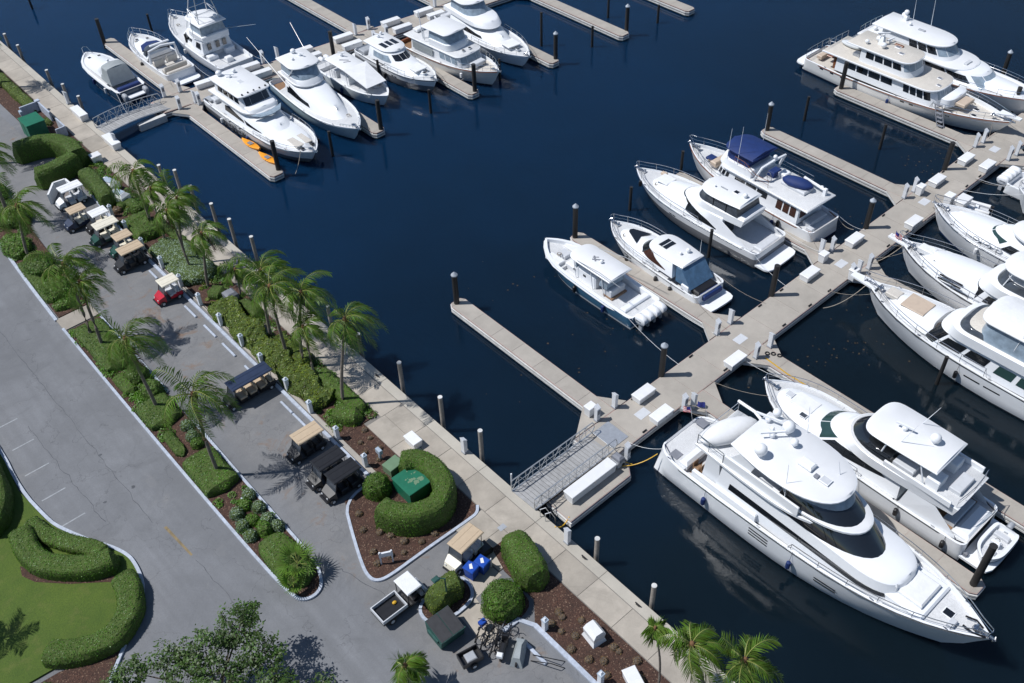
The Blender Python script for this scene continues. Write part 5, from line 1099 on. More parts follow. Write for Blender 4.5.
b.seat(3.6,4.3,-1.4,-.2,.95,.5,(3.5,3.7,-1.4,-.2),'cream'); b.seat(3.6,4.3,.2,1.4,.95,.5,(3.5,3.7,.2,1.4),'cream'); b.seat(1.2,1.9,-1.4,1.4,.95,.5,(1.0,1.25,-1.4,1.4),'cream'); b.box('cockpit_table',2.3,2.9,-.5,.5,1.3,1.4,'cream',.03); b.box('transom_wall',.1,.6,-1.5,1.5,.9,1.55,'cream',.1); b.marks(.09,1.15,8,1.3)
b.hatch(9.7,.5,1.95,.45,.4,'black'); b.hatch(9.2,-.6,1.95,.45,.4,'black'); b.rail(6.5,.08,.7,None,1.4,1,.3); b.windlass(11.4); b.cleats((2,7))
b=Boat('sport_fisher','white sport fishing boat with a tall tuna tower at the top edge','fishing boat',44.8,100.2,1,1,.82)
b.hull(15.6,4.9,1.35,2.5,tm=.4,p=2.3,stern=.93,flare=.22,brk=((0,.6),(4.2,.1)),cap=.16,sexp=1.5); b.rubrail('grey')
h=b.tier('deckhouse',ol(4.2,11.6,1.95,5.2,2.1),ol(4.4,10.0,1.75,4.2,2.1),1.5,(3.4,3.1),ch=.2,camber=.12); b.side_win(h,7.0,9.8,.48,.8,1); b.side_win(h,4.8,5.9,.3,.85,1)
for y in(-1.2,-.3,.8): b.add('aft_window',MB().box(4.12,4.2,y,y+.45,2.0,2.9),'glass',h.o)
b.tier('flybridge',ol(4.0,9.0,1.7,2.4,2.2),ol(4.0,8.6,1.75,2.2,2.2),3.2,4.1,ch=.08); b.tier('clear_enclosure',ol(4.3,8.2,1.5,1.6,2.4),ol(4.5,7.8,1.45,1.5,2.4),4.0,5.5,'clear',.04); b.slab('hardtop',ol(4.0,8.4,1.75,1.6,2.6),5.7,.15,camber=.08)
b.add('tuna_tower',MB().tube([(4.4,1.6,4.0),(5.4,.9,9.2)],.05,5).tube([(4.4,-1.6,4.0),(5.4,-.9,9.2)],.05,5).tube([(8.0,1.5,4.0),(6.6,.9,9.2)],.05,5).tube([(8.0,-1.5,4.0),(6.6,-.9,9.2)],.05,5).tube([(4.9,1.25,7.0),(7.3,1.2,7.0)],.04,4).tube([(4.9,-1.25,7.0),(7.3,-1.2,7.0)],.04,4).tube([(4.9,1.25,7.0),(4.9,-1.25,7.0)],.04,4).tube([(7.3,1.2,7.0),(7.3,-1.2,7.0)],.04,4).tube([(4.5,1.5,5.7),(7.3,1.2,7.0)],.03,4).tube([(4.5,-1.5,5.7),(7.3,-1.2,7.0)],.03,4),'alu')
b.box('tower_platform',5.2,6.8,-.9,.9,9.1,9.3,'gel',.05); b.add('outrigger',MB().tube([(6.2,1.8,3.2),(2.0,3.4,8.5)],.05,4,.02),'alu'); b.add('outrigger',MB().tube([(6.2,-1.8,3.2),(0.5,-3.6,5.4)],.06,4,.02),'alu')
b.dome(4.9,-.9,5.8,.24); b.box('searchlight',7.0,7.3,.2,.5,5.75,6.0,'grey',.05); b.box('fighting_chair',1.6,2.3,-.4,.4,.8,1.5,'cover',.1); b.box('cockpit_sole',.3,4.1,-1.8,1.8,.77,.8,'lgrey',.01); b.box('tackle_box',3.6,4.1,-1.8,-.6,.8,1.7,'gel',.08); b.box('mezzanine',3.3,4.1,.6,1.8,.8,1.5,'gel',.08); b.rail(11,.1,.75,None,1.4,1,.4); b.windlass(14.4); b.cleats((1,8))
b=Boat('motor_yacht','large white enclosed flybridge yacht at top left beside the kayak pier','yacht',39.7,95.1,-1,1,.8)
b.hull(18.8,5.0,1.75,2.55,HSHADE,tm=.45,p=3.6,stern=.92,flare=.18,brk=((0,.3),(5,.1)),cap=.15); b.rubrail('steel')
h=b.tier('deckhouse',ol(4.0,15.4,2.1,7.,2.2),ol(4.2,12.8,1.85,5.6,2.2),1.8,(3.9,3.1),ch=.2,camber=.15); b.side_win(h,4.8,8.4,.3,.75,1,shape=lambda u:(.32,.45+.38*(1-abs(2*u-.6)*.6))); b.side_win(h,8.7,11.2,.3,.6,1,shape=lambda u:(.30,.62-.25*u)); 
b.slab('flybridge_deck',ol(2.0,10.4,2.15,2.6,2.4),4.1,.24,camber=.03); b.add('brow_shade',MB().prism([(10.0,1.9),(11.0,1.2),(11.3,0),(11.0,-1.2),(10.0,-1.9),(10.5,0)],4.0,4.06),'clear')
p2=b.tier('pilothouse',ol(3.0,9.0,1.8,.8,4.),ol(3.1,8.3,1.7,.6,4.),4.05,5.7,ch=.06); b.front_win(p2,8.55,.3,.9,3,.06); b.side_win(p2,3.6,8.0,.35,.88,4,.16); b.slab('hardtop',ol(2.3,8.6,1.95,.8,4.),5.9,.2,camber=.06,ch=.08)
b.tier('seat_brow',ol(8.6,10.2,1.7,.9,3),ol(8.6,10.0,1.65,.9,3),4.05,4.5,ch=.1)
for y in(-1.4,-.7,0,.7,1.4): b.add('spotlight',MB().lathe([(.09,0),(.1,.14),(.05,.2)],(8.3,y,5.92),7),'black')
b.dome(2.9,-.9,5.95,.34); b.dome(3.4,.6,5.95,.22); b.radar(4.0,-.3,5.95,1.1,.8); b.hatch(5.6,0,5.94,.7,.6,'lgrey'); b.box('sun_pad',15.0,17.0,-1.0,.9,2.55,2.75,'cream',.06); b.tier('trunk',ol(12.0,17.6,1.8,4.6,2.2),ol(12,17.2,1.6,4.2,2.2),2.2,2.7,ch=.15)
b.rail(11,.1,.65,None,1.4,1,.1); b.windlass(17.9); b.cleats((2,9,16)); b.box('cockpit_seat',.8,1.8,-1.6,1.6,1.5,2.1,'lgrey',.1); b.fender(16.4,1,1.8); b.line(bez((17.6,-1.0,2.6),(18.6,-2.6,.7),.3)); b.box('passerelle',.0,1.2,-1.9,-1.3,1.7,1.85,'grey',.03)
for y in(-.6,.6): b.add('anchor_fitting',MB().cbox(17.3,y,2.5,.5,.35,.22,.08),'black')
b=Boat('convertible_sportfish','white convertible sport fishing yacht with pale teal hull and clear bridge enclosure','yacht',47.2,93.6,-1,-5,.8)
b.hull(16.8,4.9,1.35,2.5,hm('pale_teal',(.42,.55,.60),(.02,.04,.06),.1),tm=.42,p=2.4,stern=.93,flare=.24,brk=((0,.6),(4,.1)),cap=.16,sexp=1.5); b.rubrail('steel')
h=b.tier('deckhouse',ol(4.0,15.0,2.05,9.5,2.),ol(4.2,12.6,1.8,7.6,2.),1.5,(3.9,2.7),ch=.3,camber=.2); b.side_win(h,4.6,9.2,.3,.75,1,shape=lambda u:(.30+.1*u,.34+.5*math.sin(min(1.,.25+u)*math.pi*.75)))
b.slab('bridge_deck',ol(2.4,7.6,1.8,2.,2.2),4.0,.2); b.tier('bridge',ol(3.2,7.6,1.7,2.,2.4),ol(3.2,7.2,1.65,1.9,2.4),3.9,4.6,ch=.06); b.tier('clear_enclosure',ol(3.2,7.2,1.6,1.8,2.4),ol(3.2,6.4,1.55,1.5,2.4),4.5,5.9,'clear',.04); b.slab('hardtop',ol(2.6,6.6,1.8,1.4,2.6),6.1,.15,camber=.1); b.dome(3.0,.2,6.15,.3); b.dome(4.4,-.6,6.15,.16); b.radar(4.0,.5,6.15,1.,.4)
for sd in(1,-1): b.add('bridge_strut',MB().tube([(5.0,sd*1.65,4.5),(6.2,sd*1.6,6.0)],.05,4),'alu')
b.add('outrigger',MB().tube([(5.0,1.9,3.0),(-2.0,2.6,7.4)],.05,4,.02),'alu'); b.add('outrigger',MB().tube([(5.0,-1.9,3.0),(-2.5,-2.6,7.0)],.05,4,.02),'alu')
b.box('cockpit_sole',.3,4.0,-1.8,1.8,.77,.8,'teak',.01); b.box('cockpit_seat',1.4,2.2,-.5,.5,.8,1.5,'cover',.1); b.windlass(15.6); b.cleats((1,9,14)); b.rail(14.9,.12,.35,None,1,0,.2)
b=Boat('centre_console','open white centre console boat with a tilted white awning at top left','motor boat',52.25,93.3,-1)
b.hull(12.6,3.8,1.15,1.7,hm('pale_blue_white',(.66,.72,.75),(.03,.05,.08),.1),tm=.48,p=2.7,stern=.94,flare=.18,brk=((0,.15),(1.2,.6),(9.5,.4)),cap=.24); b.box('console',4.6,6.2,-.8,.8,.6,1.8,'gel',.1); b.box('helm_bench',3.0,3.7,-.8,.8,.6,1.5,'lgrey',.08); b.slab('hardtop',ol(2.6,7.0,1.4,.8,3.),2.9,.12); b.posts([((x,s_*1.0,.6),(x,s_*1.1,2.8)) for x in(3.2,6.2) for s_ in(1,-1)])
b.add('awning',MB().add([(6.6,1.55,2.95),(6.6,-1.55,2.95),(10.6,-1.3,2.2),(10.6,1.3,2.2),(6.6,1.55,3.0),(6.6,-1.55,3.0),(10.6,-1.3,2.25),(10.6,1.3,2.25),(8.6,0,2.78),(8.6,0,2.83)],[(0,1,8),(1,2,8),(2,3,8),(3,0,8),(5,4,9),(6,5,9),(7,6,9),(4,7,9)]),'cover'); b.posts([((10.6,1.3,1.5),(10.6,1.3,2.25)),((10.6,-1.3,1.5),(10.6,-1.3,2.25))],.03,'steel')
b.add('hardtop_emblem',MB().obox((4.2,-.4),(5.0,.3),.14,2.94,2.975).obox((5.0,-.4),(5.4,.3),.12,2.94,2.973),'slate'); b.radar(3.6,.3,2.95,.8,.5)
for y in(-.75,0,.75): b.outboard(-.45,y,.7,1.05)
b.seat(8.4,9.6,-1.3,-.6,.95,.3); b.seat(8.4,9.6,.6,1.3,.95,.3); b.cleats((1,7,11))
b=Boat('sport_cruiser','white sport cruiser with three dark sunroof panes at top centre left','motor boat',57.8,92.6,-1)
b.hull(13.4,4.1,1.5,1.95,HSHADE,tm=.42,p=2.7,stern=.93,flare=.16,brk=((0,.4),(3.6,.06)),cap=.12); b.platform(-1.0,1.9,.5,.1); b.rubrail('black',r=.03)
b.tier('trunk',ol(6.0,12.2,1.75,5.8,2.),ol(6.0,11.4,1.45,5.4,2.),1.6,(2.5,2.0),ch=.25,camber=.12); h=b.tier('cabin',ol(3.0,9.0,1.8,3.6,2.),ol(3.2,6.8,1.5,2.0,2.3),1.8,3.1,ch=.1); b.front_win(h,7.3,.1,.88,3,.06); b.side_win(h,4.0,6.8,.3,.8,1,mat='clear')
b.slab('hardtop',ol(2.0,6.8,1.55,2.,2.4),3.25,.14,camber=.1)
for y in(-.72,0,.72): b.add('sunroof',MB().box(4.2,5.5,y-.26,y+.26,3.3,3.36,.02),'glass')
b.radar(2.8,0,3.3,.9,.4); b.dome(2.4,.7,3.3,.18); b.hatch(11.3,0,2.08,.45,.45,'black'); b.rail(6.5,.08,.6,None,1.4,1,.1); b.windlass(12.6); b.cleats((2,7,11)); b.box('sun_pad',9.0,10.8,-.8,.8,2.2,2.3,'cover',.04); b.box('cockpit_lounge',.4,1.6,-1.4,1.4,1.1,1.6,'grey',.1)
for x in(7.6,8.1): b.port(x,1.1,.35,.13)
b=Boat('trawler_yacht','cream trawler yacht with wide flybridge hardtop and grey side curtain at top centre','yacht',62.7,90.6,-1,4,.86)
b.hull(15.2,4.7,1.7,2.6,hm('cream_hull',(.68,.68,.66),(.02,.03,.05),.2),tm=.42,p=2.3,stern=.88,flare=.2,brk=((0,.35),(2,.3),(10,.35)),cap=.14,deck='cream'); b.rubrail('varnish',r=.05)
h=b.tier('deckhouse',ol(2.6,11.2,1.9,1.2,3.5),ol(2.6,10.6,1.8,1.1,3.5),1.6,3.4,ch=.06); b.side_win(h,7.4,10.4,.4,.85,3,.14,'clear'); b.front_win(h,10.7,.4,.9,3,.06,'clear')
for sd in(1,-1): b.add('side_curtain',MB().box(3.0,6.4,sd*1.98-.03,sd*1.98+.03,2.2,3.1),'greycan')
b.slab('boat_deck',ol(1.4,10.8,1.95,1.2,3.5),3.45,.14,roof='nonskid'); b.tier('flybridge',ol(5.6,9.2,1.7,1.2,3.),ol(5.6,9.0,1.7,1.1,3.),3.5,4.3,ch=.06); b.tier('clear_enclosure',ol(5.4,8.8,1.55,1.,3.),ol(5.6,8.4,1.5,.9,3.),4.2,5.5,'clear',.03); b.slab('hardtop',ol(4.4,8.6,1.8,.7,4.),5.65,.12,'gel'); b.posts([((4.7,1.6,3.6),(4.7,1.6,5.6)),((4.7,-1.6,3.6),(4.7,-1.6,5.6))],.05)
b.add('mast',MB().tube([(4.0,-1.2,3.5),(3.7,-1.3,7.2)],.08,6,.04),'gel'); b.box('liferaft',1.8,2.6,-.8,.4,3.6,3.95,'cover',.08); b.hatch(10.0,.5,3.62,.4,.4,'black'); b.hatch(9.9,-.4,3.62,.4,.4,'black'); b.box('foredeck_seat',11.4,12.2,-.9,.9,2.2,2.7,'lgrey',.08); b.windlass(14.2); b.rail(10.4,.1,.8,None,1.4,1,.4); b.cleats((1,8,13)); b.box('cockpit_teak',.3,2.4,-1.7,1.7,1.36,1.40,'teak',.01); b.fender(11.2,-1,1.4,'cover'); b.box('aft_rail_seat',.2,.5,-1.5,1.5,1.4,1.9,'varnish',.03)
b=Boat('flybridge_yacht','white flybridge yacht at the top edge with a dark arched side window','yacht',70.7,93.2,-1,-6,.82)
b.hull(17.2,5.0,1.6,2.3,tm=.42,p=2.4,stern=.93,flare=.2,brk=((0,.4),(4.5,.1)),cap=.15); b.rubrail('steel')
h=b.tier('deckhouse',ol(3.6,14.2,2.1,8.,2.),ol(3.8,12.2,1.85,6.4,2.),1.7,(3.7,2.7),ch=.3,camber=.18); b.side_win(h,5.4,10.0,.3,.75,1,shape=lambda u:(.3+.15*u,.36+.46*math.sin(min(1.,.2+u)*math.pi*.72)))
b.tier('flybridge',ol(2.4,10.6,2.0,3.6,2.2),ol(2.4,10.0,1.95,3.2,2.2),3.5,4.2,ch=.15,camber=.08); b.tier('clear_enclosure',ol(3.4,7.8,1.6,1.8,2.4),ol(3.6,6.8,1.5,1.4,2.4),4.1,5.6,'clear',.04); b.slab('hardtop',ol(2.4,7.0,1.85,1.6,2.5),5.8,.15,camber=.1); b.dome(3.4,.3,5.86,.26); b.dome(4.6,-.5,5.86,.18); b.radar(4.0,-.9,5.86,.9,.2)
b.box('sun_pad',12.6,14.4,-.9,.9,2.5,2.62,'cover',.05); b.rail(9,.1,.7,None,1.4,1,.2); b.windlass(16.3); b.cleats((1,8,14)); b.box('cockpit_seat',.8,1.6,-1.6,1.6,1.2,1.8,'lgrey',.1); b.hatch(15.0,0,2.36,.5,.5,'smoke')

for i_,b_ in enumerate(BOATS): b_.finish(i_)
# ================================================================ vegetation
def leaves(mb,pts,size,rr,up=.35):
    for p,n in pts:
        d=Vector((rr.gauss(0,1),rr.gauss(0,1),rr.gauss(0,1)))
        k=(n*1.15+d*.42); k.normalize()
        t=k.cross(Vector((rr.gauss(0,1),rr.gauss(0,1),rr.gauss(0,1))))
        if t.length<1e-3: continue
        t.normalize(); s=k.cross(t); l=size*rr.uniform(.7,1.3); w=l*.48
        c=p+n*rr.uniform(-.05,.05)
        mb.add([c-t*l*.5,c+s*w*.5,c+t*l*.5,c-s*w*.5],[(0,1,2,3)])
def sample_faces(V,Fs,dens,rr):
    out=[]
    for f in Fs:
        a,b,c=V[f[0]],V[f[1]],V[f[2]]; d=V[f[3]] if len(f)>3 else c
        n=(c-a).cross(d-b) if len(f)>3 else (b-a).cross(c-a)
        ar=n.length*.5
        if ar<1e-6: continue
        n=n.normalized(); k=ar*dens; k=int(k)+(rr.random()<k-int(k))
        for _ in range(k):
            u,v=rr.random(),rr.random(); out.append((a.lerp(b,u).lerp(d.lerp(c,u),v),n))
    return out
vr=random.Random(3)
def hedge(label,path,width,h,leaf='hedge',dens=170,size=.13,z=ZQ,pw=4.,name='hedge',cat='hedge',group='clipped hedges',lump=.03,endr=.45):
    path=[Vector((p[0],p[1],0)) for p in path]
    pts=[path[0]]
    for a,b in zip(path,path[1:]):
        k=max(1,int((b-a).length/.35)); pts+= [a.lerp(b,(i+1)/k) for i in range(k)]
    # smooth
    for _ in range(3): pts=[pts[0]]+[(pts[i-1]+pts[i]*2+pts[i+1])/4 for i in range(1,len(pts)-1)]+[pts[-1]]
    tot=sum((b-a).length for a,b in zip(pts,pts[1:])); acc=0; V=[]; Q=11
    o0=pts[0].copy()
    for i,p in enumerate(pts):
        if i: acc+=(p-pts[i-1]).length
        e=min(acc,tot-acc); s=1 if e>=endr else max(.12,math.sqrt(max(0,1-(1-e/endr)**2)))
        t=(pts[min(i+1,len(pts)-1)]-pts[max(i-1,0)]).normalized(); n=Vector((-t.y,t.x,0))
        for j in range(Q):
            th=math.pi*j/(Q-1); cx,sz=math.cos(th),math.sin(th)
            x=math.copysign(abs(cx)**(2/pw),cx)*width/2*s; zz=(abs(sz)**(2/pw))*h*(.35+.65*s)
            q=p+n*x; l=lump*math.sin(q.x*2.3+q.y*1.7+j)+vr.uniform(-lump,lump)*.6
            V.append(Vector((q.x-o0.x,q.y-o0.y,max(0,zz+l*(zz>.1))))+n*(l if abs(cx)>.5 else 0))
    Fs=[(i*Q+j,i*Q+j+1,(i+1)*Q+j+1,(i+1)*Q+j) for i in range(len(pts)-1) for j in range(Q-1)]
    o=thing(name,label,cat,(o0.x,o0.y,z-.02),0,group)
    core=MB().add(V,Fs+[tuple(range(Q-1,-1,-1)),tuple((len(pts)-1)*Q+j for j in range(Q))]); core.build('branches',m['core'],o)
    sp=sample_faces(V,Fs,dens,vr)
    # outward check
    fix=[]
    for p,n in sp:
        fix.append((p,n if n.z>-.05 else -n))
    ctr=lambda p:min(pts,key=lambda q:(q.x-o0.x-p.x)**2+(q.y-o0.y-p.y)**2)
    lm=MB(); leaves(lm,fix,size,vr); lm.build('foliage',m[leaf],o)
    return o
def bush(label,x,y,rx,ry,h,leaf='hedge',dens=180,size=.12,z=ZQ,name='shrub',cat='shrub',group='low shrubs',rz=0,q=.35,core='core'):
    o=thing(name,label,cat,(x,y,z-.03),rz,group); V=[];n=14;mm=7
    for i in range(mm):
        ph=math.pi/2*i/mm
        for j in range(n):
            th=2*math.pi*j/n; k=1+vr.uniform(-.07,.07)
            r=math.cos(ph)**(.55 if q<.5 else 1)
            V.append(Vector((rx*r*math.cos(th)*k,ry*r*math.sin(th)*k,h*math.sin(ph)**.9*k)))
    V.append(Vector((0,0,h))); e=len(V)-1
    Fs=[(i*n+j,i*n+(j+1)%n,(i+1)*n+(j+1)%n,(i+1)*n+j) for i in range(mm-1) for j in range(n)]+[((mm-1)*n+j,(mm-1)*n+(j+1)%n,e) for j in range(n)]
    MB().add([v*.94 for v in V],Fs).build('branches',m['bark' if leaf=='dry' else 'core'],o)
    sp=sample_faces(V,Fs,dens,vr); lm=MB(); leaves(lm,[(p,(n_ if n_.dot(p)>0 else -n_)) for p,n_ in sp],size,vr); lm.build('foliage',m[leaf],o); return o
# lawn hedges (lower left)
LP=lambda l,z:[P(u,v,z) for u,v in l]
hedge('tall dark clipped hedge along the lawn kerb at the left edge',[(.6,66),(.5,60),(.2,55.8),(-.6,53.6),(-2.0,52.8)],1.7,1.4,'low',230,.105)
hedge('low clipped hedge running along the lawn kerb by the parking lines',[(.8,52.2),(1.1,50.2),(2.3,48.0),(3.1,47.0),(3.4,45.8)],1.2,.7,'hedge',250,.10)
hedge('L shaped clipped hedge wrapping the mulch strip on the lawn',LP([(17,525),(25,546),(38,560),(62,563),(92,563),(116,553)],2.2),1.6,1.15,'hedge',250,.10)
hedge('curved clipped hedge round the tip of the lawn',LP([(118,571),(127,582),(130,598),(127,614),(112,635),(88,646),(58,651),(42,648)],2.0),1.6,1.0,'hedge',250,.10)
hedge('clipped hedge at the bottom left corner below the lawn',[(-2.6,39.3),(-6,38.2),(-10,37)],1.2,.9,'low',230,.105)
# median
MG='median planting'
hedge('clipped low hedge block at the pale path in the median',[(12.2,68.6),(12.2,61.6)],2.5,.6,'low',150,.13,group=MG)
hedge('bright low hedge patches along the road kerb under the second median palm',[(11.4,61.2),(11.5,58.4)],1.0,.5,'hedge2',110,.13,group=MG)
bush('rounded grey green shrub under the second median palm',12.6,60.0,1.0,1.1,1.1,'hedge',100,group=MG); bush('rounded shrub right of the second median palm',12.7,57.7,.85,1.0,1.0,'hedge',100,group=MG)
hedge('low clipped hedge block left of the third median palm',[(12.0,57.0),(12.0,53.6)],2.5,.6,'low',150,group=MG)
hedge('flat clipped green hedge block at the foot of the third median palm',[(12.0,49.6),(12.0,45.3)],2.5,.75,'hedge',170,.12,group=MG)
for i,(x,y) in enumerate(((12.9,52.6),(12.7,51.4),(12.6,50.5))): bush('silver green round shrub %s under the third median palm'%('farthest','middle','nearest')[i],x,y,.5,.5,.6,('silver','silver','hedge2')[i],150,.12,group=MG)
sp=[(248,493,'s'),(244,503,'h'),(236,512,'s'),(258,505,'s'),(242,524,'s'),(250,534,'s'),(252,518,'h'),(267,517,'s'),(264,528,'H'),(277,524,'s')]
nm=['at the far end by the parking','small green','farthest along the road kerb','second along the parking side','middle along the road kerb','nearest along the road kerb','small low green','third along the parking side','tall oval green','last along the parking side']
for (u,v,k),t in zip(sp,nm):
    x,y=P(u,v,1.6); bush('%s round shrub %s in the median shrub group'%({'s':'silver','h':'green','H':'bright green'}[k],t),x,y,.5 if k!='H' else .52,.5 if k!='H' else .75,.62 if k!='H' else .85,{'s':'silver','h':'hedge2','H':'hedge2'}[k],170,.11,group=MG)
MB().box(12.35,12.5,42.9,43.9,ZQ,ZQ+.35,.05).build('median_marker',m['kerb'],label='small white slanted marker among the median shrubs',cat='marker')
hedge('rounded end hedge of the median with fan palms in it',[(12.0,39.9),(11.95,36.6),(11.9,35.1)],2.15,.8,'hedge',120,.13,group=MG,endr=1.0)
for (x,y,rx,ry,hh,lf,t) in((12.2,74.5,1.3,1.6,1.0,'hedge','beyond the pale path, under the leaning median palm'),(12.4,78.5,1.4,1.8,1.2,'low','beyond the pale path, farther left'),(12.0,83.,1.3,2.0,1.1,'hedge2','at the left edge in the far median'),(13.6,88,1.6,2.2,1.3,'low','under the far left palm'),(11.9,72.3,.9,.7,.6,'hedge2','next to the pale path'),(13.4,93,1.6,2,1.2,'hedge','at the far left edge beyond the carts')):
    bush('spreading green shrub '+t,x,y,rx,ry,hh,lf,90,.16,group=MG)
# strip bed by the promenade
SG='promenade bed planting'
hedge('bright clipped hedge at the promenade edge behind the last palm',[(23.1,50.6),(23.2,46.6),(23.0,44.6)],1.3,.75,'hedge2',130,.12,group=SG)
hedge('lush green hedge block nearest the mulch bed by the black carts',[(21.6,46.3),(22.3,44.6),(22.9,44.3)],1.5,.85,'hedge2',130,.13,group=SG)
hedge('long olive flowering hedge beside the bollards under the palms',[(21.5,63.2),(21.5,58),(21.5,53),(21.6,47.2)],2.1,.95,'olive',130,.18,group=SG,lump=.2)
hedge('olive hedge between the twin palms and the promenade',[(22.9,56.0),(22.9,51.4)],1.3,.8,'olive',120,.18,group=SG,lump=.18)
hedge('dark low hedge next to the dark utility box',[(21.6,65.2),(22.6,63.9)],1.4,.6,'low',100,group=SG); hedge('dark low hedge along the promenade by the pale slab',[(23.1,62.2),(23.3,59.2)],1.0,.6,'low',100,group=SG)
hedge('wide silver green shrub mass under the mid left palms',[(21.6,74.4),(22.2,71.5),(22.4,68.2),(22.3,66.6)],2.5,.8,'silver',150,.15,group=SG,lump=.12)
hedge('silver shrub strip along the kerb behind the red cart',[(20.95,72.5),(20.95,67.2)],.9,.6,'silver',120,.16,group=SG,lump=.1)
hedge('green shrub mass left of the silver shrubs',[(21.9,79.6),(21.7,75.6)],2.4,.8,'hedge',150,.13,group=SG,lump=.12); bush('round green bush by the white pump carts',22.9,80.6,.8,.8,.9,'hedge',130,group=SG); bush('small brownish bush near the ivory roofed cart',21.3,82.0,.5,.5,.5,'dry',120,group=SG)
hedge('clipped oval hedge with a flat top beside the white pump carts',[(21.4,89.6),(21.6,87),(21.1,82.9)],1.5,1.5,'low',190,.11,group=SG,endr=.8)
hedge('big clipped hedge wall of the far utility yard, upper arm',[(17.6,97.4),(19.8,97.2),(21.6,96.2),(22.3,94.2),(22.2,91.6)],1.8,2.0,'hedge',220,.11,group=SG)
hedge('big clipped hedge wall of the far utility yard, lower arm',[(22.0,92.0),(20.6,91.4),(18.8,91.2),(17.4,91.5)],1.8,1.9,'hedge',220,.11,group=SG)
hedge('long low hedge beside the far promenade at the left edge',[(23.0,116.5),(23.0,105.8)],1.2,.75,'olive',110,.15,group=SG); bush('dark bush at the far left end of the promenade hedge',22.6,118.2,1.2,1.4,1.2,'low',100,group=SG)
hedge('green groundcover strip along the promenade beside the silver shrubs',[(23.5,66.5),(23.5,73),(23.3,78)],.8,.45,'low',150,.13,group=SG)
hedge('green groundcover between the slanting palms and the white pump carts',[(21.4,82.2),(22.6,82.6),(23.2,80.2)],1.0,.5,'low',150,.13,group=SG)
hedge('dark groundcover along the road kerb between the median palms',[(11.5,53.2),(11.3,50.2)],.8,.35,'low',120,.12,group=MG)
hedge('low groundcover beside the shaded pale path in the far median',[(11.5,80.5),(11.4,73.2)],1.0,.5,'low',130,.13,group=MG)
# island and lower hedges
hedge('U shaped clipped hedge round the green cabinet on the mulch island',[(18.5,36.3),(18.8,35.0),(19.8,33.9),(21.4,33.4),(22.9,34.4),(23.3,36.2),(22.9,37.7),(21.7,38.2)],1.6,1.95,'hedge',240,.105)
bush('round clipped bush on the island beside the black carts',19.75,38.15,1.0,1.0,1.45,'hedge',250,.10)
hedge('long clipped hedge at the promenade edge right of the beige cart',[(23.6,28.7),(22.95,26.5),(22.6,24.7)],2.0,1.95,'hedge',240,.105,endr=.9)
bush('big round clipped hedge above the parked bicycles',20.2,25.6,1.4,1.3,1.75,'hedge',240,.105,name='hedge',cat='hedge',group='clipped hedges'); 
hedge('irregular clipped hedge on the small kerbed island by the lamp post',[(16.6,27.9),(17.3,28.5),(18.2,28.6),(19.2,28.2)],1.45,1.5,'olive',230,.105)
ORD2='first second third fourth fifth sixth seventh eighth ninth tenth eleventh twelfth thirteenth fourteenth'.split()
def DL(i):
    if i<6: return 'small dry shrub by the meter post and black carts, %s from the left hedge'%ORD2[5-i]
    if i<17: return 'small dry shrub on the mulch island, %s nearest the sign'%ORD2[i-6]
    return 'small dry shrub in the lower right mulch bed, %s nearest the round hedge'%ORD2[i-17]
DS=[(21.5,42.6),(21.2,41.4),(21.9,41.0),(22.2,42.4),(21.4,40.2),(22.3,43.3),(17.6,37.4),(17.1,36.0),(17.8,35.2),(16.5,34.2),(17.2,33.4),(18.4,33.6),(18.1,34.4),(16.1,33.3),(19.3,32.8),(20.4,32.7),(17.9,32.8),
    (21.5,21.8),(22.3,22.4),(22.0,21.0),(21.2,20.6),(22.9,21.6),(21.6,19.5),(22.2,18.7),(23.3,18.4),(21.6,17.9),(22.4,22.9),(23.4,17.4),(21.4,22.7),(23.1,19.0),(22.9,16.6)]
for i,(x,y) in enumerate(DS):
    x+=vr.uniform(-.15,.15); y+=vr.uniform(-.15,.15); s=vr.uniform(.2,.3)
    bush(DL(i),x,y,s,s,s*1.1,'dry',150,.09,group='small dry shrubs in mulch',name='dry_shrub')
# ---------------------------------------------------------------- palms
WIND=Vector((.76,-.65,0))
def frond_mesh(org,az,el,L,rr,mat='frond',nl=24,droop=.085,wind=.048,ll=.74):
    d=Vector((math.cos(az)*math.cos(el),math.sin(az)*math.cos(el),math.sin(el))); p=Vector(org); pts=[p.copy()]; ds=[d.copy()]
    st=L/nl
    for i in range(nl):
        d=(d+Vector((0,0,-droop*(1+i/nl)))+WIND*wind*(.5+i/nl)).normalized(); p=p+d*st; pts.append(p.copy()); ds.append(d.copy())
    mb=MB(); mb.tube(pts[::2],.035,4,.008)
    nr=len(mb.f); mb.m=[1]*nr
    for i in range(3,nl+1):
        t=i/nl; l=ll*(.55+.75*math.sin(min(1,t*1.05)*math.pi*.85))*rr.uniform(.85,1.1)*(1-.25*t)
        dd=ds[i]; sd=dd.cross(Vector((0,0,1)))
        if sd.length<.05: sd=Vector((1,0,0))
        sd.normalize(); up=sd.cross(dd)
        for s in(1,-1):
            q=(dd*.62+sd*s*.72-Vector((0,0,.38))+WIND*.28+up*.06+Vector((rr.uniform(-.1,.1),rr.uniform(-.1,.1),rr.uniform(-.12,.08)))).normalized()
            a=pts[i]; w=dd*.042; mid=a+q*l*.5+Vector((0,0,.02)); e=a+q*l+Vector((0,0,-.12*l))
            mb.add([a-w*.6,a+w*.6,mid+w,e,mid-w],[(0,1,2,3,4)],0)
    return mb
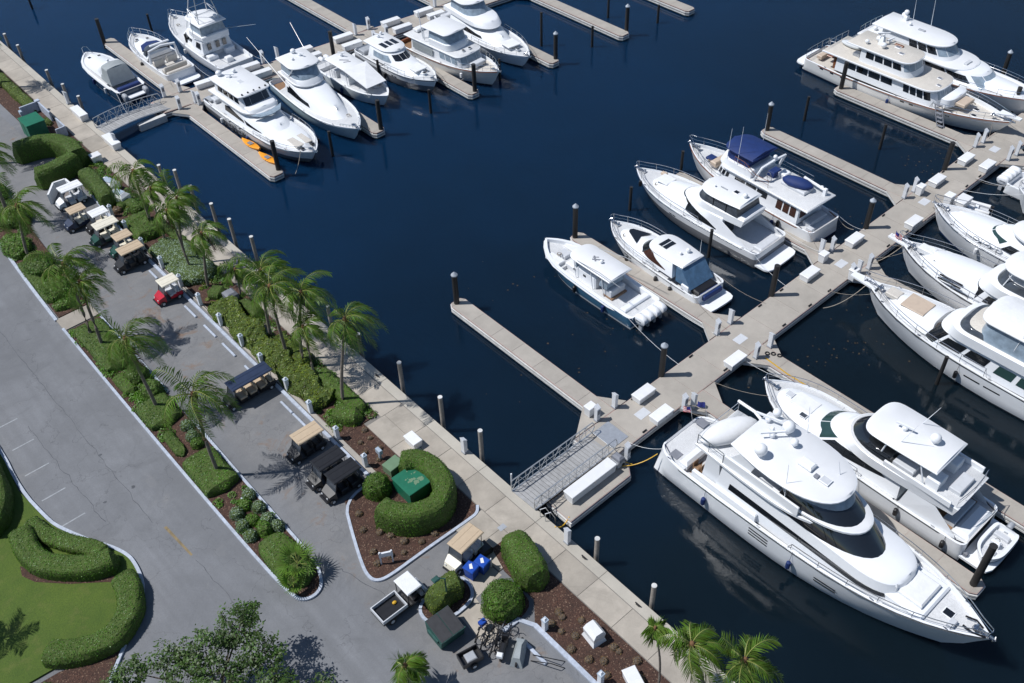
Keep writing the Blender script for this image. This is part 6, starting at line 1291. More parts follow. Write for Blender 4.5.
def palm(label,base,crown,nf=17,L=2.7,tr=.16,group='coconut palms',zb=ZQ,seed=0,hmin=2.,hmax=13,name='palm_tree'):
    rr=random.Random(seed*17+5); bx,by=P(*base,zb); best=None
    for k in range(int(hmin*20),int(hmax*20)):
        z=zb+k*.05; x,y=P(*crown,z); e=(x-bx)**2+(y-by)**2
        if best is None or e<best[0]: best=(e,x,y,z)
    _,cx,cy,cz=best
    o=thing(name,label,'palm tree',(bx,by,zb-.03),0,group); h=cz-zb; lx,ly=cx-bx,cy-by
    pts=[]; N=9
    for i in range(N+1): t=i/N; pts.append((lx*(t**1.6)+.06*math.sin(t*5+seed),ly*(t**1.6)+.06*math.cos(t*4+seed),h*t))
    mb=MB(); 
    mb.tube(pts,tr*1.15,8,tr*.72); mb.build('trunk',m['trunk'],o,60)
    top=Vector(pts[-1]); MB().blob((top.x,top.y,top.z+.05),(tr*1.5,tr*1.5,.35),8,5).build('crown_fibre',m['dead'],o,60)
    n=MB()
    for k in range(5): a=k*1.3; n.blob((top.x+.22*math.cos(a),top.y+.22*math.sin(a),top.z-.12),(.1,.1,.12),7,5)
    n.build('coconut_cluster',m['olive'],o,60)
    for i in range(nf):
        az=i*2.39996+rr.uniform(-.25,.25); u=i/(nf-1); el=1.25-1.55*u+rr.uniform(-.12,.12)
        if i==nf-1:
            frond_mesh((top.x,top.y,top.z),az+2,-.9,L*.8,rr,droop=.12).build('dead_frond',[m['dead'],m['dead']],o)
        frond_mesh((top.x,top.y,top.z+.1),az,el,1.16*L*rr.uniform(.85,1.1)*(1 if u<.85 else .85),rr,droop=.055+.055*rr.random()).build('frond',[m['frond'],m['rachis']],o)
    return o
PL=[('palm beside the white pump carts on the far left of the strip',(150.5,223),(134,172),15,2.9),('thin young palm right of the white pump carts',(166,244),(151,190),9,1.5),('palm in the silver shrubs with its crown over the promenade',(187,263),(177,200),14,2.2),('slanting palm in the silver shrubs',(192,271),(167,212),12,2.0),('palm with a loose crown behind the red cart',(209,286),(202,234),13,2.2),('small palm by the dark utility box',(241,296),(236,270),9,1.6),('left one of the twin palms with dense crowns',(270.5,337),(261,272),17,2.8),('right one of the twin palms with dense crowns',(287,358),(270,288),15,2.7),('taller palm second from the right of the row',(304,366),(301,294),15,2.5),('short palm under the taller second one from the right',(316,379),(303,328),12,2.0),('rightmost palm of the promenade row',(344.5,405),(345,320),16,2.8),
    ('upper one of the leaning median palms at left',(93,338),(64,265),16,2.9),('lower one of the leaning median palms at left',(103,348),(81,283),12,2.2),('second median palm, with its shadow on the parking',(157,410),(126,340),15,2.9),('third median palm, nearest the navy roofed cart',(218,474),(193,396),17,3.2),('far left median palm beyond the carts',(32,264),(17,207),15,2.9)]
for i,(t,bs,cr,nf,L) in enumerate(PL): palm('coconut '+t,bs,cr,nf,L,.125 if L>2 else .09,seed=i+1)
palm('young thin palm at the bottom edge beside the timber piling',(659,690),(655,628),7,.6,.07,seed=31)
palm('palm at the bottom edge with its crown over the seawall, left of two',(706,730),(692,645),15,1.95,.13,seed=32)
palm('palm at the bottom edge with its crown over the water, right of two',(757,745),(745,662),15,1.95,.13,seed=33)
palm('small bushy palm at the bottom edge below the flatbed cart',(405,690),(405,668),12,1.3,.12,seed=34,hmin=.5,zb=ZA)
# palms just outside the left edge whose shadows reach the lawn and far promenade
for i,(x,y,z,t) in enumerate(((-8.0,48.2,8.5,'left of the lawn, mostly outside the frame'),(21.8,114.5,8,'at the far left end of the promenade, outside the frame'),(15.2,99.5,8.5,'beyond the far left parking, outside the frame'),(13.2,87.5,8.5,'in the far median, outside the frame'))):
    rr=random.Random(70+i); o=thing('palm_tree','coconut palm '+t,'palm tree',(x,y,ZQ),0,'coconut palms'); MB().tube([(0,0,0),(.2,-.1,z*.5),(.5,-.3,z-1.2)],.18,8,.12).build('trunk',m['trunk'],o,60)
    for k in range(14): frond_mesh((.5,-.3,z-1.2),k*2.4,1.2-1.4*k/13,2.7,rr).build('frond',[m['frond'],m['rachis']],o)
def fan_palm(label,x,y,h,n,L,seed):
    rr=random.Random(seed); o=thing('fan_palm',label,'palm tree',(x,y,ZQ-.02),0,'fan palms at the median end'); MB().tube([(0,0,0),(0,0,h)],.1,7,.08).build('trunk',m['trunk'],o)
    for i in range(n):
        az=i*2.4+rr.uniform(-.2,.2); el=1.2-1.1*i/n; d=Vector((math.cos(az)*math.cos(el),math.sin(az)*math.cos(el),math.sin(el))); s=d.cross(Vector((0,0,1))).normalized(); mb=MB()
        c=Vector((0,0,h))+d*L*.45; mb.tube([(0,0,h),tuple(c)],.02,4); mb.m=[1]*len(mb.f)
        for k in range(11):
            a=R(-75+15*k); q=(d*math.cos(a)+s*math.sin(a)+Vector((0,0,-.15))).normalized(); w=d*math.sin(a)*-.05+s*math.cos(a)*.05; e=c+q*L*.62
            mb.add([c,c+q*L*.3+w,e,c+q*L*.3-w],[(0,1,2,3)],0)
        mb.build('fan_leaf',[m['frond'],m['rachis']],o)
fan_palm('larger pale fan palm in the rounded end of the median',*P(300,572,1.2),1.0,11,1.6,5); fan_palm('smaller fan palm in the rounded end of the median nearest the road',*P(294,587,1.2),.5,9,1.1,6)
# ---------------------------------------------------------------- broadleaf trees at the bottom edge
def tree(label,x,y,h,lobes,nl,seed,leaf='tree'):
    rr=random.Random(seed); o=thing('tree',label,'tree',(x,y,ZA),0,'leafy trees at the bottom edge'); tb=MB()
    tb.tube([(0,0,0),(.1,.05,h*.25),(.05,.1,h*.5)],.2,8,.12)
    for (lx,ly,lz,r) in lobes: tb.tube([(.05,.08,h*.4),(lx*.5,ly*.5,h*.5+(lz-h*.5)*.4),(lx,ly,lz)],.09,5,.02)
    tb.build('trunk',m['bark'],o,60); lm=MB(); tw=MB()
    for (lx,ly,lz,r) in lobes:
        for _ in range(int(nl*r*r)):
            d=Vector((rr.gauss(0,1),rr.gauss(0,1),rr.gauss(0,.75))).normalized(); q=Vector((lx,ly,lz))+d*r*rr.uniform(.45,1.08); 
            if rr.random()<.25: tw.tube([(lx+d.x*r*.2,ly+d.y*r*.2,lz+d.z*r*.2),tuple(q)],.012,3)
            for k in range(14):
                p=q+Vector((rr.gauss(0,.15),rr.gauss(0,.15),rr.gauss(0,.09))); leaves(lm,[(p,(d*.4+Vector((0,0,.8))).normalized())],.21,rr)
    lm.build('crown',m[leaf],o); tw.build('twig',m['bark'],o,kind='stuff')
rr=random.Random(11)
def lobes(pxs): return pxs
tx,ty=4.0,31.5
def lb(u,v,z,r): 
    x,y=P(u,v,z); return (x-tx,y-ty,z-ZA,r)
tree('broad leafy green tree rising from the bottom edge over the road',tx,ty,4.5,[lb(235,628,5.2,1.35),(lb(205,650,5.0,1.3)),lb(262,652,5.0,1.2),lb(170,660,4.6,1.1),lb(225,675,5.,1.4),lb(130,672,4.2,1.0),lb(275,685,4.8,1.1),lb(185,690,4.6,1.3),lb(245,612,5.2,.8),lb(110,690,4.,.9)],50,4)
tx,ty=8.6,26.5
tree('small dark leafy tree at the bottom edge right of the big one',tx,ty,2.6,[lb(326,682,3.2,.5),lb(342,694,3.0,.6),lb(312,692,3.0,.6)],40,9)
# loose ground cover between the shrubs
def groundcover(label,poly,n,leaf,seed,sz=.15):
    rr=random.Random(seed); lm=MB(); xs=[p[0] for p in poly]; ys=[p[1] for p in poly]
    def inside(x,y):
        c=False
        for (x1,y1),(x2,y2) in zip(poly,poly[1:]+poly[:1]):
            if (y1>y)!=(y2>y) and x<(x2-x1)*(y-y1)/(y2-y1)+x1: c=not c
        return c
    for _ in range(n):
        x,y=rr.uniform(min(xs),max(xs)),rr.uniform(min(ys),max(ys)); r=rr.uniform(.18,.5)
        if not inside(x,y) or math.sin(x*1.9+seed)+math.sin(y*.8+x)+rr.uniform(-.8,.8)<-.5: continue
        pts=[]
        for k in range(int(26+r*110)):
            a,q=rr.uniform(0,6.28),r*math.sqrt(rr.random()); pts.append((Vector((x+q*math.cos(a),y+q*math.sin(a),ZQ+.05+(r-q)*rr.uniform(.3,.9))),Vector((.3*math.cos(a),.3*math.sin(a),1)).normalized()))
        leaves(lm,pts,sz,rr)
    lm.build('ground_cover',m[leaf],label=label,cat='ground cover',kind='stuff')
SB=[(20.8,44.2),(23.8,44.2),(23.8,97),(21.1,97),(20.9,86),(20.7,78)]
groundcover('loose green ground cover filling the bed under the promenade palms',SB,520,'hedge',21); groundcover('dark ground cover filling the bed under the promenade palms',SB,330,'low',22); groundcover('olive ground cover sprinkled in the bed under the promenade palms',SB,160,'olive',23)
MBD=[(10.95,52.6),(13.3,52.6),(13.4,69),(10.9,69)]
groundcover('loose green ground cover in the median under the leaning palms',MBD,170,'hedge',24); groundcover('bright ground cover in the median under the leaning palms',MBD,110,'hedge2',25)
groundcover('mixed ground cover in the far median',[(11.1,71.4),(13.3,71.4),(13.8,80),(14.1,88),(13.2,91.5),(11.6,92)],230,'low',26)
groundcover('sparse ground cover by the median shrub group',[(11.0,40.5),(13.2,40.5),(13.2,45),(11.0,45)],16,'hedge',27)
# floating weed flecks
wm=MB(); wr=random.Random(5)
for (u,v,n,s) in((800,215,40,14),(840,225,30,12),(925,165,40,16),(700,300,16,14),(560,300,14,40),(640,320,18,20),(860,330,20,30),(330,370,20,10),(900,300,14,12),(560,380,20,40),(810,370,25,20),(850,345,14,14)):
    for _ in range(n):
        x,y=P(u+wr.gauss(0,s),v+wr.gauss(0,s*.6),0); r=wr.uniform(.02,.10)
        if x<27.5: continue
        wm.add([(x+r*wr.uniform(.5,1.3)*math.cos(k*1.05),y+r*wr.uniform(.5,1.3)*math.sin(k*1.05),.012) for k in range(6)],[tuple(range(6))])
wm.build('floating_weed',m['weed'],label='scattered flecks of brown floating weed on the dark water',cat='weed',kind='stuff')
# ================================================================ carts, bins, bicycles, cabinets
def wheel(o,x,y,r=.23,w=.18,name='wheel'):
    t=MB().lathe([(r*.55,-w/2),(r*.9,-w/2),(r,-w*.3),(r,w*.3),(r*.9,w/2),(r*.55,w/2)],(x,y,r),12,'y').build(name,m['rubber'],o,40)
    MB().lathe([(r*.5,-w/2-.01),(r*.54,w/2+.01)],(x,y,r),8,'y').build('rim',m['lgrey'],t)
def cart(label,x,y,roof,body,rows=1,rz=math.pi,seat='ivory',roofh=1.86,L=None,dash=True):
    o=thing('golf_cart',label,'golf cart',(x,y,ZA),rz,'golf carts'); L=L or (2.35+.95*(rows-1)); f=L/2; w=.6
    bm=m[body]
    MB().add([(f-.75,-w,.28),(f-.02,-w*.75,.3),(f-.02,w*.75,.3),(f-.75,w,.28),(f-.72,-w,.95),(f-.2,-w*.78,.72),(f-.2,w*.78,.72),(f-.72,w,.95)],[(3,2,1,0),(4,5,6,7),(0,1,5,4),(1,2,6,5),(2,3,7,6),(3,0,4,7)]).build('front_cowl',bm,o)
    MB().box(-f+.15,f-.7,-w,w,.26,.36).build('floor_pan',m['cblack'],o)
    MB().box(-f+.1,-f+.95,-w,w,.34,.72,.06).build('rear_body',bm,o); MB().box(-f,-f+.12,-.5,.5,.3,.42).build('rear_bumper',m['cblack'],o); MB().box(f-.04,f+.06,-.45,.45,.3,.42).build('front_bumper',m['cblack'],o)
    for r in range(rows):
        sx=f-1.45-.85*r
        MB().box(sx-.28,sx+.28,-w+.04,w-.04,.36,.62).build('seat_base',bm,o); s=MB().box(sx-.27,sx+.3,-w+.03,w-.03,.62,.76,.05).build('seat',m[seat],o)
        MB().box(sx-.34,sx-.22,-w+.03,w-.03,.78,1.2,.04).build('seat_back',m[seat],s)
    MB().box(-f+.12,-f+.5,-w+.04,w-.04,.74,.86,.04).build('rear_seat',m[seat],o)
    for s in(1,-1):
        MB().tube([(f-.68,s*.56,.9),(f-.95,s*.56,roofh-.02)],.025,5).build('roof_post',m['cblack'],o); MB().tube([(-f+.3,s*.56,.7),(-f+.25,s*.56,roofh-.02)],.025,5).build('roof_post',m['cblack'],o)
        wheel(o,f-.42,s*.52); wheel(o,-f+.48,s*.52); MB().lathe([(.07,-.02),(.08,.03)],(f-.12,s*.32,.6),8,'x').build('headlight',m['cover'],o)
    rr_=MB().box(-f+.05,f-.72,-.64,.64,roofh,roofh+.1,.05); rr_.build('roof',m[roof],o)
    for yy in(-.3,.3): MB().box(-f+.15,f-.85,yy-.03,yy+.03,roofh+.1,roofh+.115).build('roof_rib',m[roof],o)
    MB().add([(f-.7,-.54,.92),(f-.7,.54,.92),(f-.94,.54,roofh-.04),(f-.94,-.54,roofh-.04)],[(0,1,2,3)]).build('windscreen',m['smoke'],o)
    st=MB().tube([(f-.72,.25,.85),(f-.95,.25,1.0)],.02,4); st.tube([(f-.96+.06*math.sin(a),.25+.15*math.cos(a),1.02+.14*math.sin(a)) for a in [k*.785 for k in range(8)]],.018,4,closed=True); st.build('steering_wheel',m['cblack'],o)
    return o
cart('white roofed golf cart with pale seats, farthest left of the row',18.7,86.3,'cover','cover',2,L=2.9,seat='lgrey')
cart('tan roofed dark blue golf cart beside the farthest white roofed one',17.6,82.4,'sand','cnavy',1)
cart('white roofed golf cart second from the clipped oval hedge',18.9,80.5,'cover','cblack',1)
cart('long ivory roofed dark green golf cart in the crowded row',18.6,78.4,'ivory','cgreen',2,L=2.9)
cart('tan roofed golf cart with dark green body, left of the rightmost in the crowded row',18.9,75.6,'sand','cgreen',1)
cart('tan roofed black golf cart, rightmost of the crowded row',18.6,73.4,'sand','cblack',2,L=2.9,seat='cblack')
cart('red golf cart with an ivory roof standing alone',18.9,67.0,'ivory','red',1,seat='lgrey')
cart('long six seat golf cart with a navy roof and tan seats',18.0,52.3,'cnavy','cblack',3,seat='sand',L=4.2)
cart('black golf cart with a tan roof next to the two all black carts',18.1,44.5,'sand','cblack',2,L=2.9,seat='cblack')
cart('all black golf cart with black roof, left of the pair',17.9,41.5,'cblack','cblack',2,L=3.0,seat='cblack')
cart('all black golf cart with black roof, right of the pair beside the island',18.0,39.9,'cblack','cblack',2,L=3.0,seat='cblack')
cart('beige golf cart with a tan ribbed roof parked beside the blue bins',20.6,29.9,'sand','ivory',2,rz=math.pi+R(8),L=2.9,seat='lgrey',roofh=1.9)
# flatbed utility cart
o=thing('utility_cart','white utility cart with a white cab roof and open black cargo bed','utility cart',(15.5,29.9,ZA),R(0),'golf carts')
MB().box(-1.75,.1,-.68,.68,.45,.62).build('bed_floor',m['cblack'],o)
for a in((-1.75,-1.68,-.68,.68),(.05,.12,-.68,.68)): MB().box(*a,.6,.92).build('bed_end',m['lgrey'],o)
for s in(1,-1): MB().box(-1.68,.05,s*.65-.03,s*.65+.03,.6,.92).build('bed_side',m['lgrey'],o); wheel(o,-1.1,s*.6,.28,.2); wheel(o,1.2,s*.6,.28,.2)
MB().box(.12,1.2,-.64,.64,.32,.5).build('cab_floor',m['cblack'],o); MB().box(1.2,1.75,-.62,.62,.32,.85,.14).build('cab_body',m['lgrey'],o); MB().box(.2,1.3,-.72,.72,1.75,1.86,.05).build('roof',m['cover'],o); MB().box(.55,1.0,-.6,.6,.75,1.2,.05).build('seat',m['cblack'],o)
for x,s in((.25,1),(.25,-1),(1.45,1),(1.45,-1)): MB().tube([(x,s*.62,.7),(x if x<1 else x-.25,s*.64,1.76)],.03,5).build('roof_post',m['cblack'],o)
MB().add([(1.45,-.6,.85),(1.45,.6,.85),(1.22,.6,1.72),(1.22,-.6,1.72)],[(0,1,2,3)]).build('windscreen',m['smoke'],o); MB().blob((-.35,.1,.7),(.16,.12,.09),8,5).build('coiled_hose',m['yellow'],o)
# wheeled bins
for x,y,t in((20.15,28.55,'left'),(20.95,28.4,'right')):
    b=thing('recycling_bin','bright blue wheeled recycling bin, %s one of the pair'%t,'bin',(x,y,ZA),R(12),'blue recycling bins')
    MB().add([(-.28,-.3,.06),(.28,-.3,.06),(.28,.3,.06),(-.28,.3,.06),(-.34,-.38,1.0),(.34,-.38,1.0),(.34,.38,1.0),(-.34,.38,1.0)],[(3,2,1,0),(4,5,6,7),(0,1,5,4),(1,2,6,5),(2,3,7,6),(3,0,4,7)]).build('body',m['blue'],b); MB().box(-.37,.37,-.41,.43,1.0,1.09,.05).build('lid',m['blue'],b); MB().add([(-.2,-.05,1.094),(-.05,-.2,1.094),(.2,.1,1.094),(.05,.2,1.094)],[(0,1,2,3)]).build('lid_mark',m['cover'],b); wheel(b,-.2,.34,.1,.06); wheel(b,.2,.34,.1,.06)
MB().box(21.4,22.3,28.95,29.8,ZQ,ZQ+.55,.05).build('equipment_case',m['cblack'],label='low black equipment case behind the beige cart',cat='case')
MB().lathe([(.06,0),(.06,.85),(.03,.9)],(21.5,28.2,ZQ),8).build('post',m['ped'],label='short white post beside the blue bins',cat='post')
# dumpster
o=thing('dumpster','dark green dumpster with a sloping black ribbed lid','dumpster',(16.35,26.5,ZA),R(-3)); o.scale=(.9,.9,.9)
MB().add([(-.95,-.8,.12),(.95,-.8,.12),(.95,.8,.12),(-.95,.8,.12),(-.95,-.95,1.15),(.95,-.95,1.15),(.95,.9,1.5),(-.95,.9,1.5)],[(3,2,1,0),(4,5,6,7),(0,1,5,4),(1,2,6,5),(2,3,7,6),(3,0,4,7)]).build('bin_body',m['dgreen'],o)
for s in(-1,1):
    l=MB().add([(s*.48-.45,-.98,1.2),(s*.48+.45,-.98,1.2),(s*.48+.45,.86,1.55),(s*.48-.45,.86,1.55),(s*.48-.45,-.98,1.16),(s*.48+.45,-.98,1.16),(s*.48+.45,.86,1.51),(s*.48-.45,.86,1.51)],[(0,1,2,3),(7,6,5,4),(0,4,5,1),(1,5,6,2),(2,6,7,3),(3,7,4,0)]).build('lid',m['lid'],o)
    for k in range(4): x=s*.48-.33+.22*k; MB().add([(x-.03,-.95,1.225),(x+.03,-.95,1.225),(x+.03,.84,1.565),(x-.03,.84,1.565)],[(0,1,2,3)]).build('lid_rib',m['lid'],l)
    MB().box(s*1.0-.06,s*1.0+.06,-.6,.6,.75,.95).build('lift_pocket',m['dgreen'],o)
MB().box(-1.0,1.0,-1.02,-.92,1.05,1.18).build('front_rim',m['dgreen'],o)
# lamp post
o=thing('lamp_post','short teal green lamp post beside the small kerbed island','lamp post',(17.75,28.0,ZA),0); MB().tube([(0,0,0),(0,0,2.9)],.06,8,.045).build('pole',m['dgreen'],o); MB().tube([(0,0,2.85),(-.3,.25,3.0)],.035,6).build('arm',m['dgreen'],o); MB().box(-.7,-.25,.1,.45,2.92,3.06,.05).build('lamp_head',m['dgreen'],o); MB().cbox(0,0,0,.22,.22,.08).build('base',m['dgreen'],o)
# island cabinets
o=thing('utility_cabinet','large bright green utility cabinet with worn top inside the curved hedge','cabinet',(21.6,36.5,ZQ),0); MB().box(-.95,.95,-1.0,1.0,0,1.15).build('body',m['green'],o)
MB().box(-1.0,1.0,-1.05,1.05,1.15,1.22,.03).build('lid',m['green'],o); wr2=random.Random(8); w=MB()
for _ in range(34):
    x,y=wr2.gauss(.0,.35),wr2.gauss(-.15,.35); r=wr2.uniform(.05,.16); w.add([(max(-.9,min(.9,x+r*wr2.uniform(.4,1.4)*math.cos(k*1.26))),max(-.95,min(.95,y+r*wr2.uniform(.3,1.2)*math.sin(k*1.26))),1.223+.0001*_) for k in range(5)],[tuple(range(5))])
w.build('worn_paint',m['lgreen'],o)
o=thing('utility_cabinet','pale green utility cabinet half hidden behind the curved hedge','cabinet',(21.7,38.9,ZQ),R(5)); MB().box(-.6,.6,-.45,.45,0,.65).build('body',m['lgreen'],o); MB().box(-.63,.63,-.48,.48,.65,.72,.03).build('lid',m['lgreen'],o)
o=thing('power_pedestal','blue grey double meter post in the mulch by the curved hedge','pedestal',(21.55,40.3,ZQ),0); MB().box(-.08,.08,-.08,.08,0,1.0).build('post',m['cap2'],o); MB().box(-.14,.14,-.26,.26,.7,1.1,.03).build('meter_box',m['cap2'],o)
o=thing('power_pedestal','blue grey double meter post beside the far utility yard','pedestal',(21.4,105.1,ZQ),0); MB().box(-.08,.08,-.08,.08,0,1.0).build('post',m['cap2'],o); MB().box(-.14,.14,-.26,.26,.7,1.1,.03).build('meter_box',m['cap2'],o)
o=thing('sign','small white two post sign on the mulch island','sign',(16.75,33.0,ZQ),R(-28)); 
for s in(-.38,.38): MB().box(s-.05,s+.05,-.05,.05,0,1.25).build('post',m['ped'],o)
MB().box(-.45,.45,-.06,.06,.75,1.15).build('panel',m['ped'],o)
# far utility yard
o=thing('utility_cabinet','tall green utility cabinet in the white walled yard at far left','cabinet',(21.3,101.2,ZQ),0); MB().box(-.95,.95,-1.15,1.15,0,1.75).build('body',m['green'],o); MB().box(-1.0,1.0,-1.2,1.2,1.75,1.83,.03).build('lid',m['green'],o); MB().box(-.97,-.95,-.03,.03,.1,1.7).build('door_seam',m['dgreen'],o)
o=thing('yard_wall','white low wall round the far green cabinet','wall',(0,0,0),0)
for a,b_ in (((21.6,105.9),(23.6,105.9)),((23.6,105.9),(23.6,102.6)),((23.6,101.0),(23.6,98.7))): MB().obox(a,b_,.16,ZQ-.02,ZQ+1.1).build('wall_panel',m['kerb'],o)
MB().obox((23.6,98.7),(22.6,98.7),.15,ZQ-.02,ZQ+1.09).build('wall_panel',m['kerb'],o)
MB().cbox(23.6,105.9,ZQ+1.1,.5,.5,.12,.03).build('pillar_cap',m['kerb'],o); hedge('small hedge patch inside the white walled yard',[(23.1,103.4),(23.0,101.8)],.7,.5,'olive',120,.13)
o=thing('windbreak','angled white fibreglass windbreak behind the farthest white roofed cart','windbreak',(0,0,0),0); pp=[P(48,195,ZA+1.1),P(53,183,ZA+1.1),P(65,179,ZA+1.1),P(71,184,ZA+1.1)]
for a,b_ in zip(pp,pp[1:]): MB().obox(a,b_,.18,ZA-.02,ZA+1.15).build('panel',m['cover'],o)
for i,(u,v,t) in enumerate(((109,184,'left'),(119,196,'right'))):
    x,y=P(u,v,1.7); o=thing('pump_cart','white hooded pump cart, %s one beside the clipped oval hedge'%t,'pump cart',(x,y,ZQ),R(-70)); MB().box(-.95,.95,-.55,.55,.2,1.0,.28).build('hood',m['cover'],o,40); MB().box(-.5,.6,-.35,.35,1.0,1.03).build('hood_panel',m['cap2'],o); wheel(o,-.6,.5,.2,.14); wheel(o,-.6,-.5,.2,.14); wheel(o,.6,.5,.2,.14); wheel(o,.6,-.5,.2,.14); MB().box(-1.1,-.95,-.3,.3,.3,.6).build('hitch_box',m['grey'],o)
MB().box(*[c+d for c,d in zip((17.9,17.9,92.2,92.2),(0,1.5,0,1.0))],ZQ-.05,ZQ+.55,.04).build('utility_vault',m['grey'],label='low grey utility vault inside the far clipped hedge',cat='vault')
o=thing('utility_box','dark grey slanted utility box on a pale pad under the palms','utility box',(22.75,63.3,ZQ),0); MB().box(-.5,.5,-.55,.55,0,.75,.2).build('body',m['slate'],o); MB().box(-.75,.1,-.8,-.56,-.02,.05).build('pad',m['kerb'],o)
MB().prism([(21.9,59.9),(23.4,59.6),(23.4,57.2),(22.2,57.2)],ZQ-.05,ZQ+.03).build('bench_slab',m['prom'],label='pale concrete slab set in the planting bed between the hedges',cat='slab')
o=thing('dock_cabinet','white louvred pump cabinet with rounded top on the lower mulch bed','cabinet',(22.75,20.2,ZQ),R(-8)); MB().add([(-.5,-.6,0),(.5,-.6,0),(.5,.6,0),(-.5,.6,0),(-.4,-.5,.35),(.4,-.5,.35),(.4,.5,.35),(-.4,.5,.35),(-.45,-.55,.8),(.45,-.55,.8),(.45,.55,.8),(-.45,.55,.8),(-.25,-.5,1.1),(.25,-.5,1.1),(.25,.5,1.1),(-.25,.5,1.1)],[(3,2,1,0),(12,13,14,15)]+[(k+i,k+(i+1)%4,k+4+(i+1)%4,k+4+i) for k in(0,4,8) for i in range(4)]).build('body',m['box'],o); MB().box(.46,.49,-.35,.35,.4,.75).build('louvre',m['slate'],o)
dockbox(22.3,16.6,ZQ,1.3,.8,.75,'white box cut off by the bottom edge on the lower mulch bed',R(70))
# bicycles, scooter, trailer
def bicycle(label,x,y,z,rz,col='cblack',lean=.12,group='parked bicycles'):
    o=thing('bicycle',label,'bicycle',(x,y,z),rz,group); o.rotation_euler=(lean,0,rz)
    for wx in(-.52,.52):
        w=MB().tube([(wx+.33*math.cos(k*.5236),0,.34+.33*math.sin(k*.5236)) for k in range(12)],.034,4,closed=True).build('wheel',m['rubber'],o)
        sp_=MB()
        for k in range(4): a=k*.785; sp_.tube([(wx-.31*math.cos(a),0,.34-.31*math.sin(a)),(wx+.31*math.cos(a),0,.34+.31*math.sin(a))],.004,3)
        sp_.build('spokes',m['black'],w)
    MB().tube([(-.52,0,.34),(-.1,0,.3),(.38,0,.78),(-.2,0,.82),(-.1,0,.3)],.024,5).tube([(-.52,0,.34),(-.2,0,.82)],.02,4).tube([(.38,0,.85),(.52,0,.34)],.024,5).build('frame',m[col],o)
    MB().tube([(.3,.28,1.0),(.4,.12,.98),(.4,-.12,.98),(.3,-.28,1.0)],.018,4).tube([(.38,0,.8),(.4,0,.98)],.02,4).build('handlebar',m['black'],o); MB().box(-.34,-.1,-.07,.07,.88,.95,.03).build('saddle',m['cblack'],o)
bl=['with a blue basket, nearest the dumpster','second from the dumpster','third from the dumpster','in the middle of the rack','leaning in the middle of the rack','next to the grey covered scooter, upper','next to the grey covered scooter, lower']
bp=[(17.9,25.2,.5),(17.8,24.7,.6),(18.2,24.6,.4),(18.3,24.1,.7),(18.7,24.2,.5),(18.9,23.7,.6),(17.9,23.9,.5)]
for (x,y,a),t in zip(bp,bl): bicycle('parked bicycle '+t,x,y,ZA,a,rnd.choice(('cblack','cblack','slate')),.15)
MB().box(18.05,18.5,25.1,25.45,ZA+.5,ZA+.8,.03).build('basket_box',m['blue'],label='small blue and white box on the parked bicycles',cat='box')
for (u,v),t in (((229,129),'left one'),((239,136),'right one')): x,y=P(u,v,ZD); bicycle('bicycle standing on the kayak pier, '+t,x,y,ZD,R(100),'slate',.2)
o=thing('scooter','grey covered scooter parked beside the bicycles','scooter',(18.75,22.5,ZA),R(35)); MB().add([(-.9,-.4,.02),(.9,-.35,.02),(.9,.35,.02),(-.9,.4,.02),(-.7,-.2,.75),(.2,-.12,.8),(.2,.12,.8),(-.7,.2,.75),(.35,-.25,1.0),(.5,-.25,.95),(.5,.25,.95),(.35,.25,1.0)],[(3,2,1,0),(0,1,9,8,5,4),(3,7,6,11,10,2),(4,5,6,7),(5,8,11,6),(8,9,10,11),(1,2,10,9),(0,4,7,3)]).build('cover',m['greycan'],o,50); wheel(o,-.75,0,.22,.12); wheel(o,.75,0,.22,.12)
o=thing('scooter','black scooter with a white top case beside the covered one','scooter',(18.2,23.3,ZA),R(35)); MB().box(-.75,.2,-.18,.18,.35,.75,.1).build('body',m['cblack'],o); MB().box(.45,.65,-.2,.2,.3,1.0,.06).build('leg_shield',m['cblack'],o); MB().box(-.95,-.65,-.18,.18,.75,1.0,.04).build('top_case',m['cover'],o); MB().tube([(.5,.32,1.05),(.55,0,1.08),(.5,-.32,1.05)],.025,4).build('handlebar',m['cblack'],o); wheel(o,-.6,0,.24,.12); wheel(o,.62,0,.24,.12); MB().box(.2,.5,-.2,.2,.25,.35).build('footboard',m['cblack'],o)
o=thing('cargo_trailer','small open black cargo trailer at the bottom by the dumpster','trailer',(16.3,24.1,ZA),R(-12)); MB().box(-.65,.65,-.45,.45,.35,.42).build('floor',m['cblack'],o)
for a in((-.65,.65,-.47,-.41),(-.65,.65,.41,.47),(-.68,-.62,-.45,.45),(.62,.68,-.45,.45)): MB().box(*a,.4,.75).build('side_panel',m['cblack'],o)
MB().box(-.3,.35,-.3,.3,.42,.62,.05).build('grey_crate',m['grey'],o); wheel(o,0,.52,.25,.1); wheel(o,0,-.52,.25,.1); MB().tube([(.65,0,.38),(1.15,0,.35)],.03,5).build('drawbar',m['cblack'],o)
MB().tube([(18.95,21.7,ZA+.02),(19.4,20.4,ZA+.9),(20.1,20.0,ZA+.03)],.03,5).tube([(19.3,21.9,ZA+.02),(19.7,20.6,ZA+.8),(20.4,20.3,ZA+.03)],.03,5).build('bicycle_rack',m['black'],label='black tubular bicycle rack at the bottom beside the long wheel stop',cat='rack')
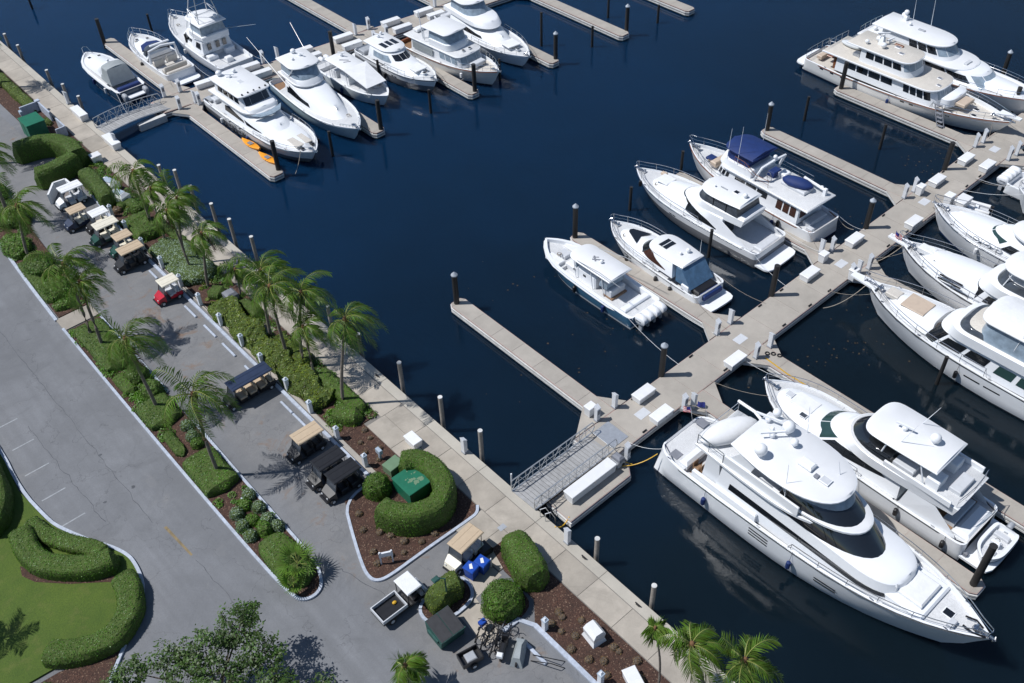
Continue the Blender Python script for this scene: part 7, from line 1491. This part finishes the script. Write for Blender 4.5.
# kayaks on the pier
for (u,v),t in (((251.5,146),'left'),((268.5,160),'right')):
    x,y=P(u,v,ZD); o=thing('kayak','orange kayak on the pier, %s one'%t,'kayak',(x,y,ZD),R(-85),'orange kayaks')
    mb=MB(); n=9; vs=[]
    for i in range(n+1):
        tt=i/n; xx=-1.5+3*tt; w_=.42*math.sin(math.pi*min(.97,max(.03,tt)))**.6; vs+=[(xx,w_,.22+.1*(2*tt-1)**2),(xx,w_*.75,.02+.12*(2*tt-1)**4),(xx,-w_*.75,.02+.12*(2*tt-1)**4),(xx,-w_,.22+.1*(2*tt-1)**2),(xx,0,.34+.08*(2*tt-1)**2)]
    mb.add(vs,[(i*5+j,i*5+(j+1)%5,(i+1)*5+(j+1)%5,(i+1)*5+j) for i in range(n) for j in range(5)]+[(0,1,2,3,4),(n*5+4,n*5+3,n*5+2,n*5+1,n*5)]); mb.build('hull',m['orange'],o,50); MB().box(-.4,.25,-.22,.22,.3,.36,.02).build('seat_well',m['slate'],o); MB().tube([(.3,-.6,.4),(.6,.6,.42)],.02,4).build('paddle',m['black'],o)
# hoses and lines on docks
MB().tube([(*P(600,477,ZD),ZD+.03)]+[(34.2,28.6,ZD+.05),(34.5,28.0,ZD+.05)],.03,4).build('hose',m['yellow'],label='yellow hose across the end of the landing float',cat='hose')
MB().tube(bez((26.6,27.6,ZQ+.05),(28.1,27.8,ZD+.02),.5),.05,5).build('hose',m['yellow'],label='yellow hose hanging between quay and landing float',cat='hose')
hs=MB()
for c in((50.4,28.4),(50.7,28.05),(50.9,27.6)): hs.tube([(c[0]+.16*math.cos(k*.7),c[1]+.16*math.sin(k*.7),ZD+.05) for k in range(9)],.05,5,closed=True)
hs.build('hose_coil',m['black'],label='coiled black hoses on the pier root by the tender yacht bow',cat='hose')
MB().tube([(49.9,28.2,ZD+.03),(49.7,26,ZD+.03),(49.75,23,ZD+.03)],.05,4).build('hose',m['yellow'],label='yellow hose along the pier beside the tender yacht bow',cat='hose')
for x,y,t in((27.0,31.9,'left'),): MB().lathe([(.06,-.2),(.06,ZQ+.9)],(x,y+.5,0),7).build('post',m['ped'],label='thin white post at the head of the near gangway',cat='post')
MB().tube([(26.45,28.9,ZQ),(26.45,28.9,ZQ+.8),(26.75,28.7,ZQ+.9),(26.95,28.5,ZQ+.3),(26.95,28.5,-.3)],.035,5).tube([(26.45,28.4,ZQ),(26.45,28.4,ZQ+.8),(26.75,28.2,ZQ+.9),(26.95,28.0,ZQ+.3),(26.95,28.0,-.3)],.035,5).build('ladder',m['alu'],label='metal ladder with hooped grips on the seawall by the landing float',cat='ladder')
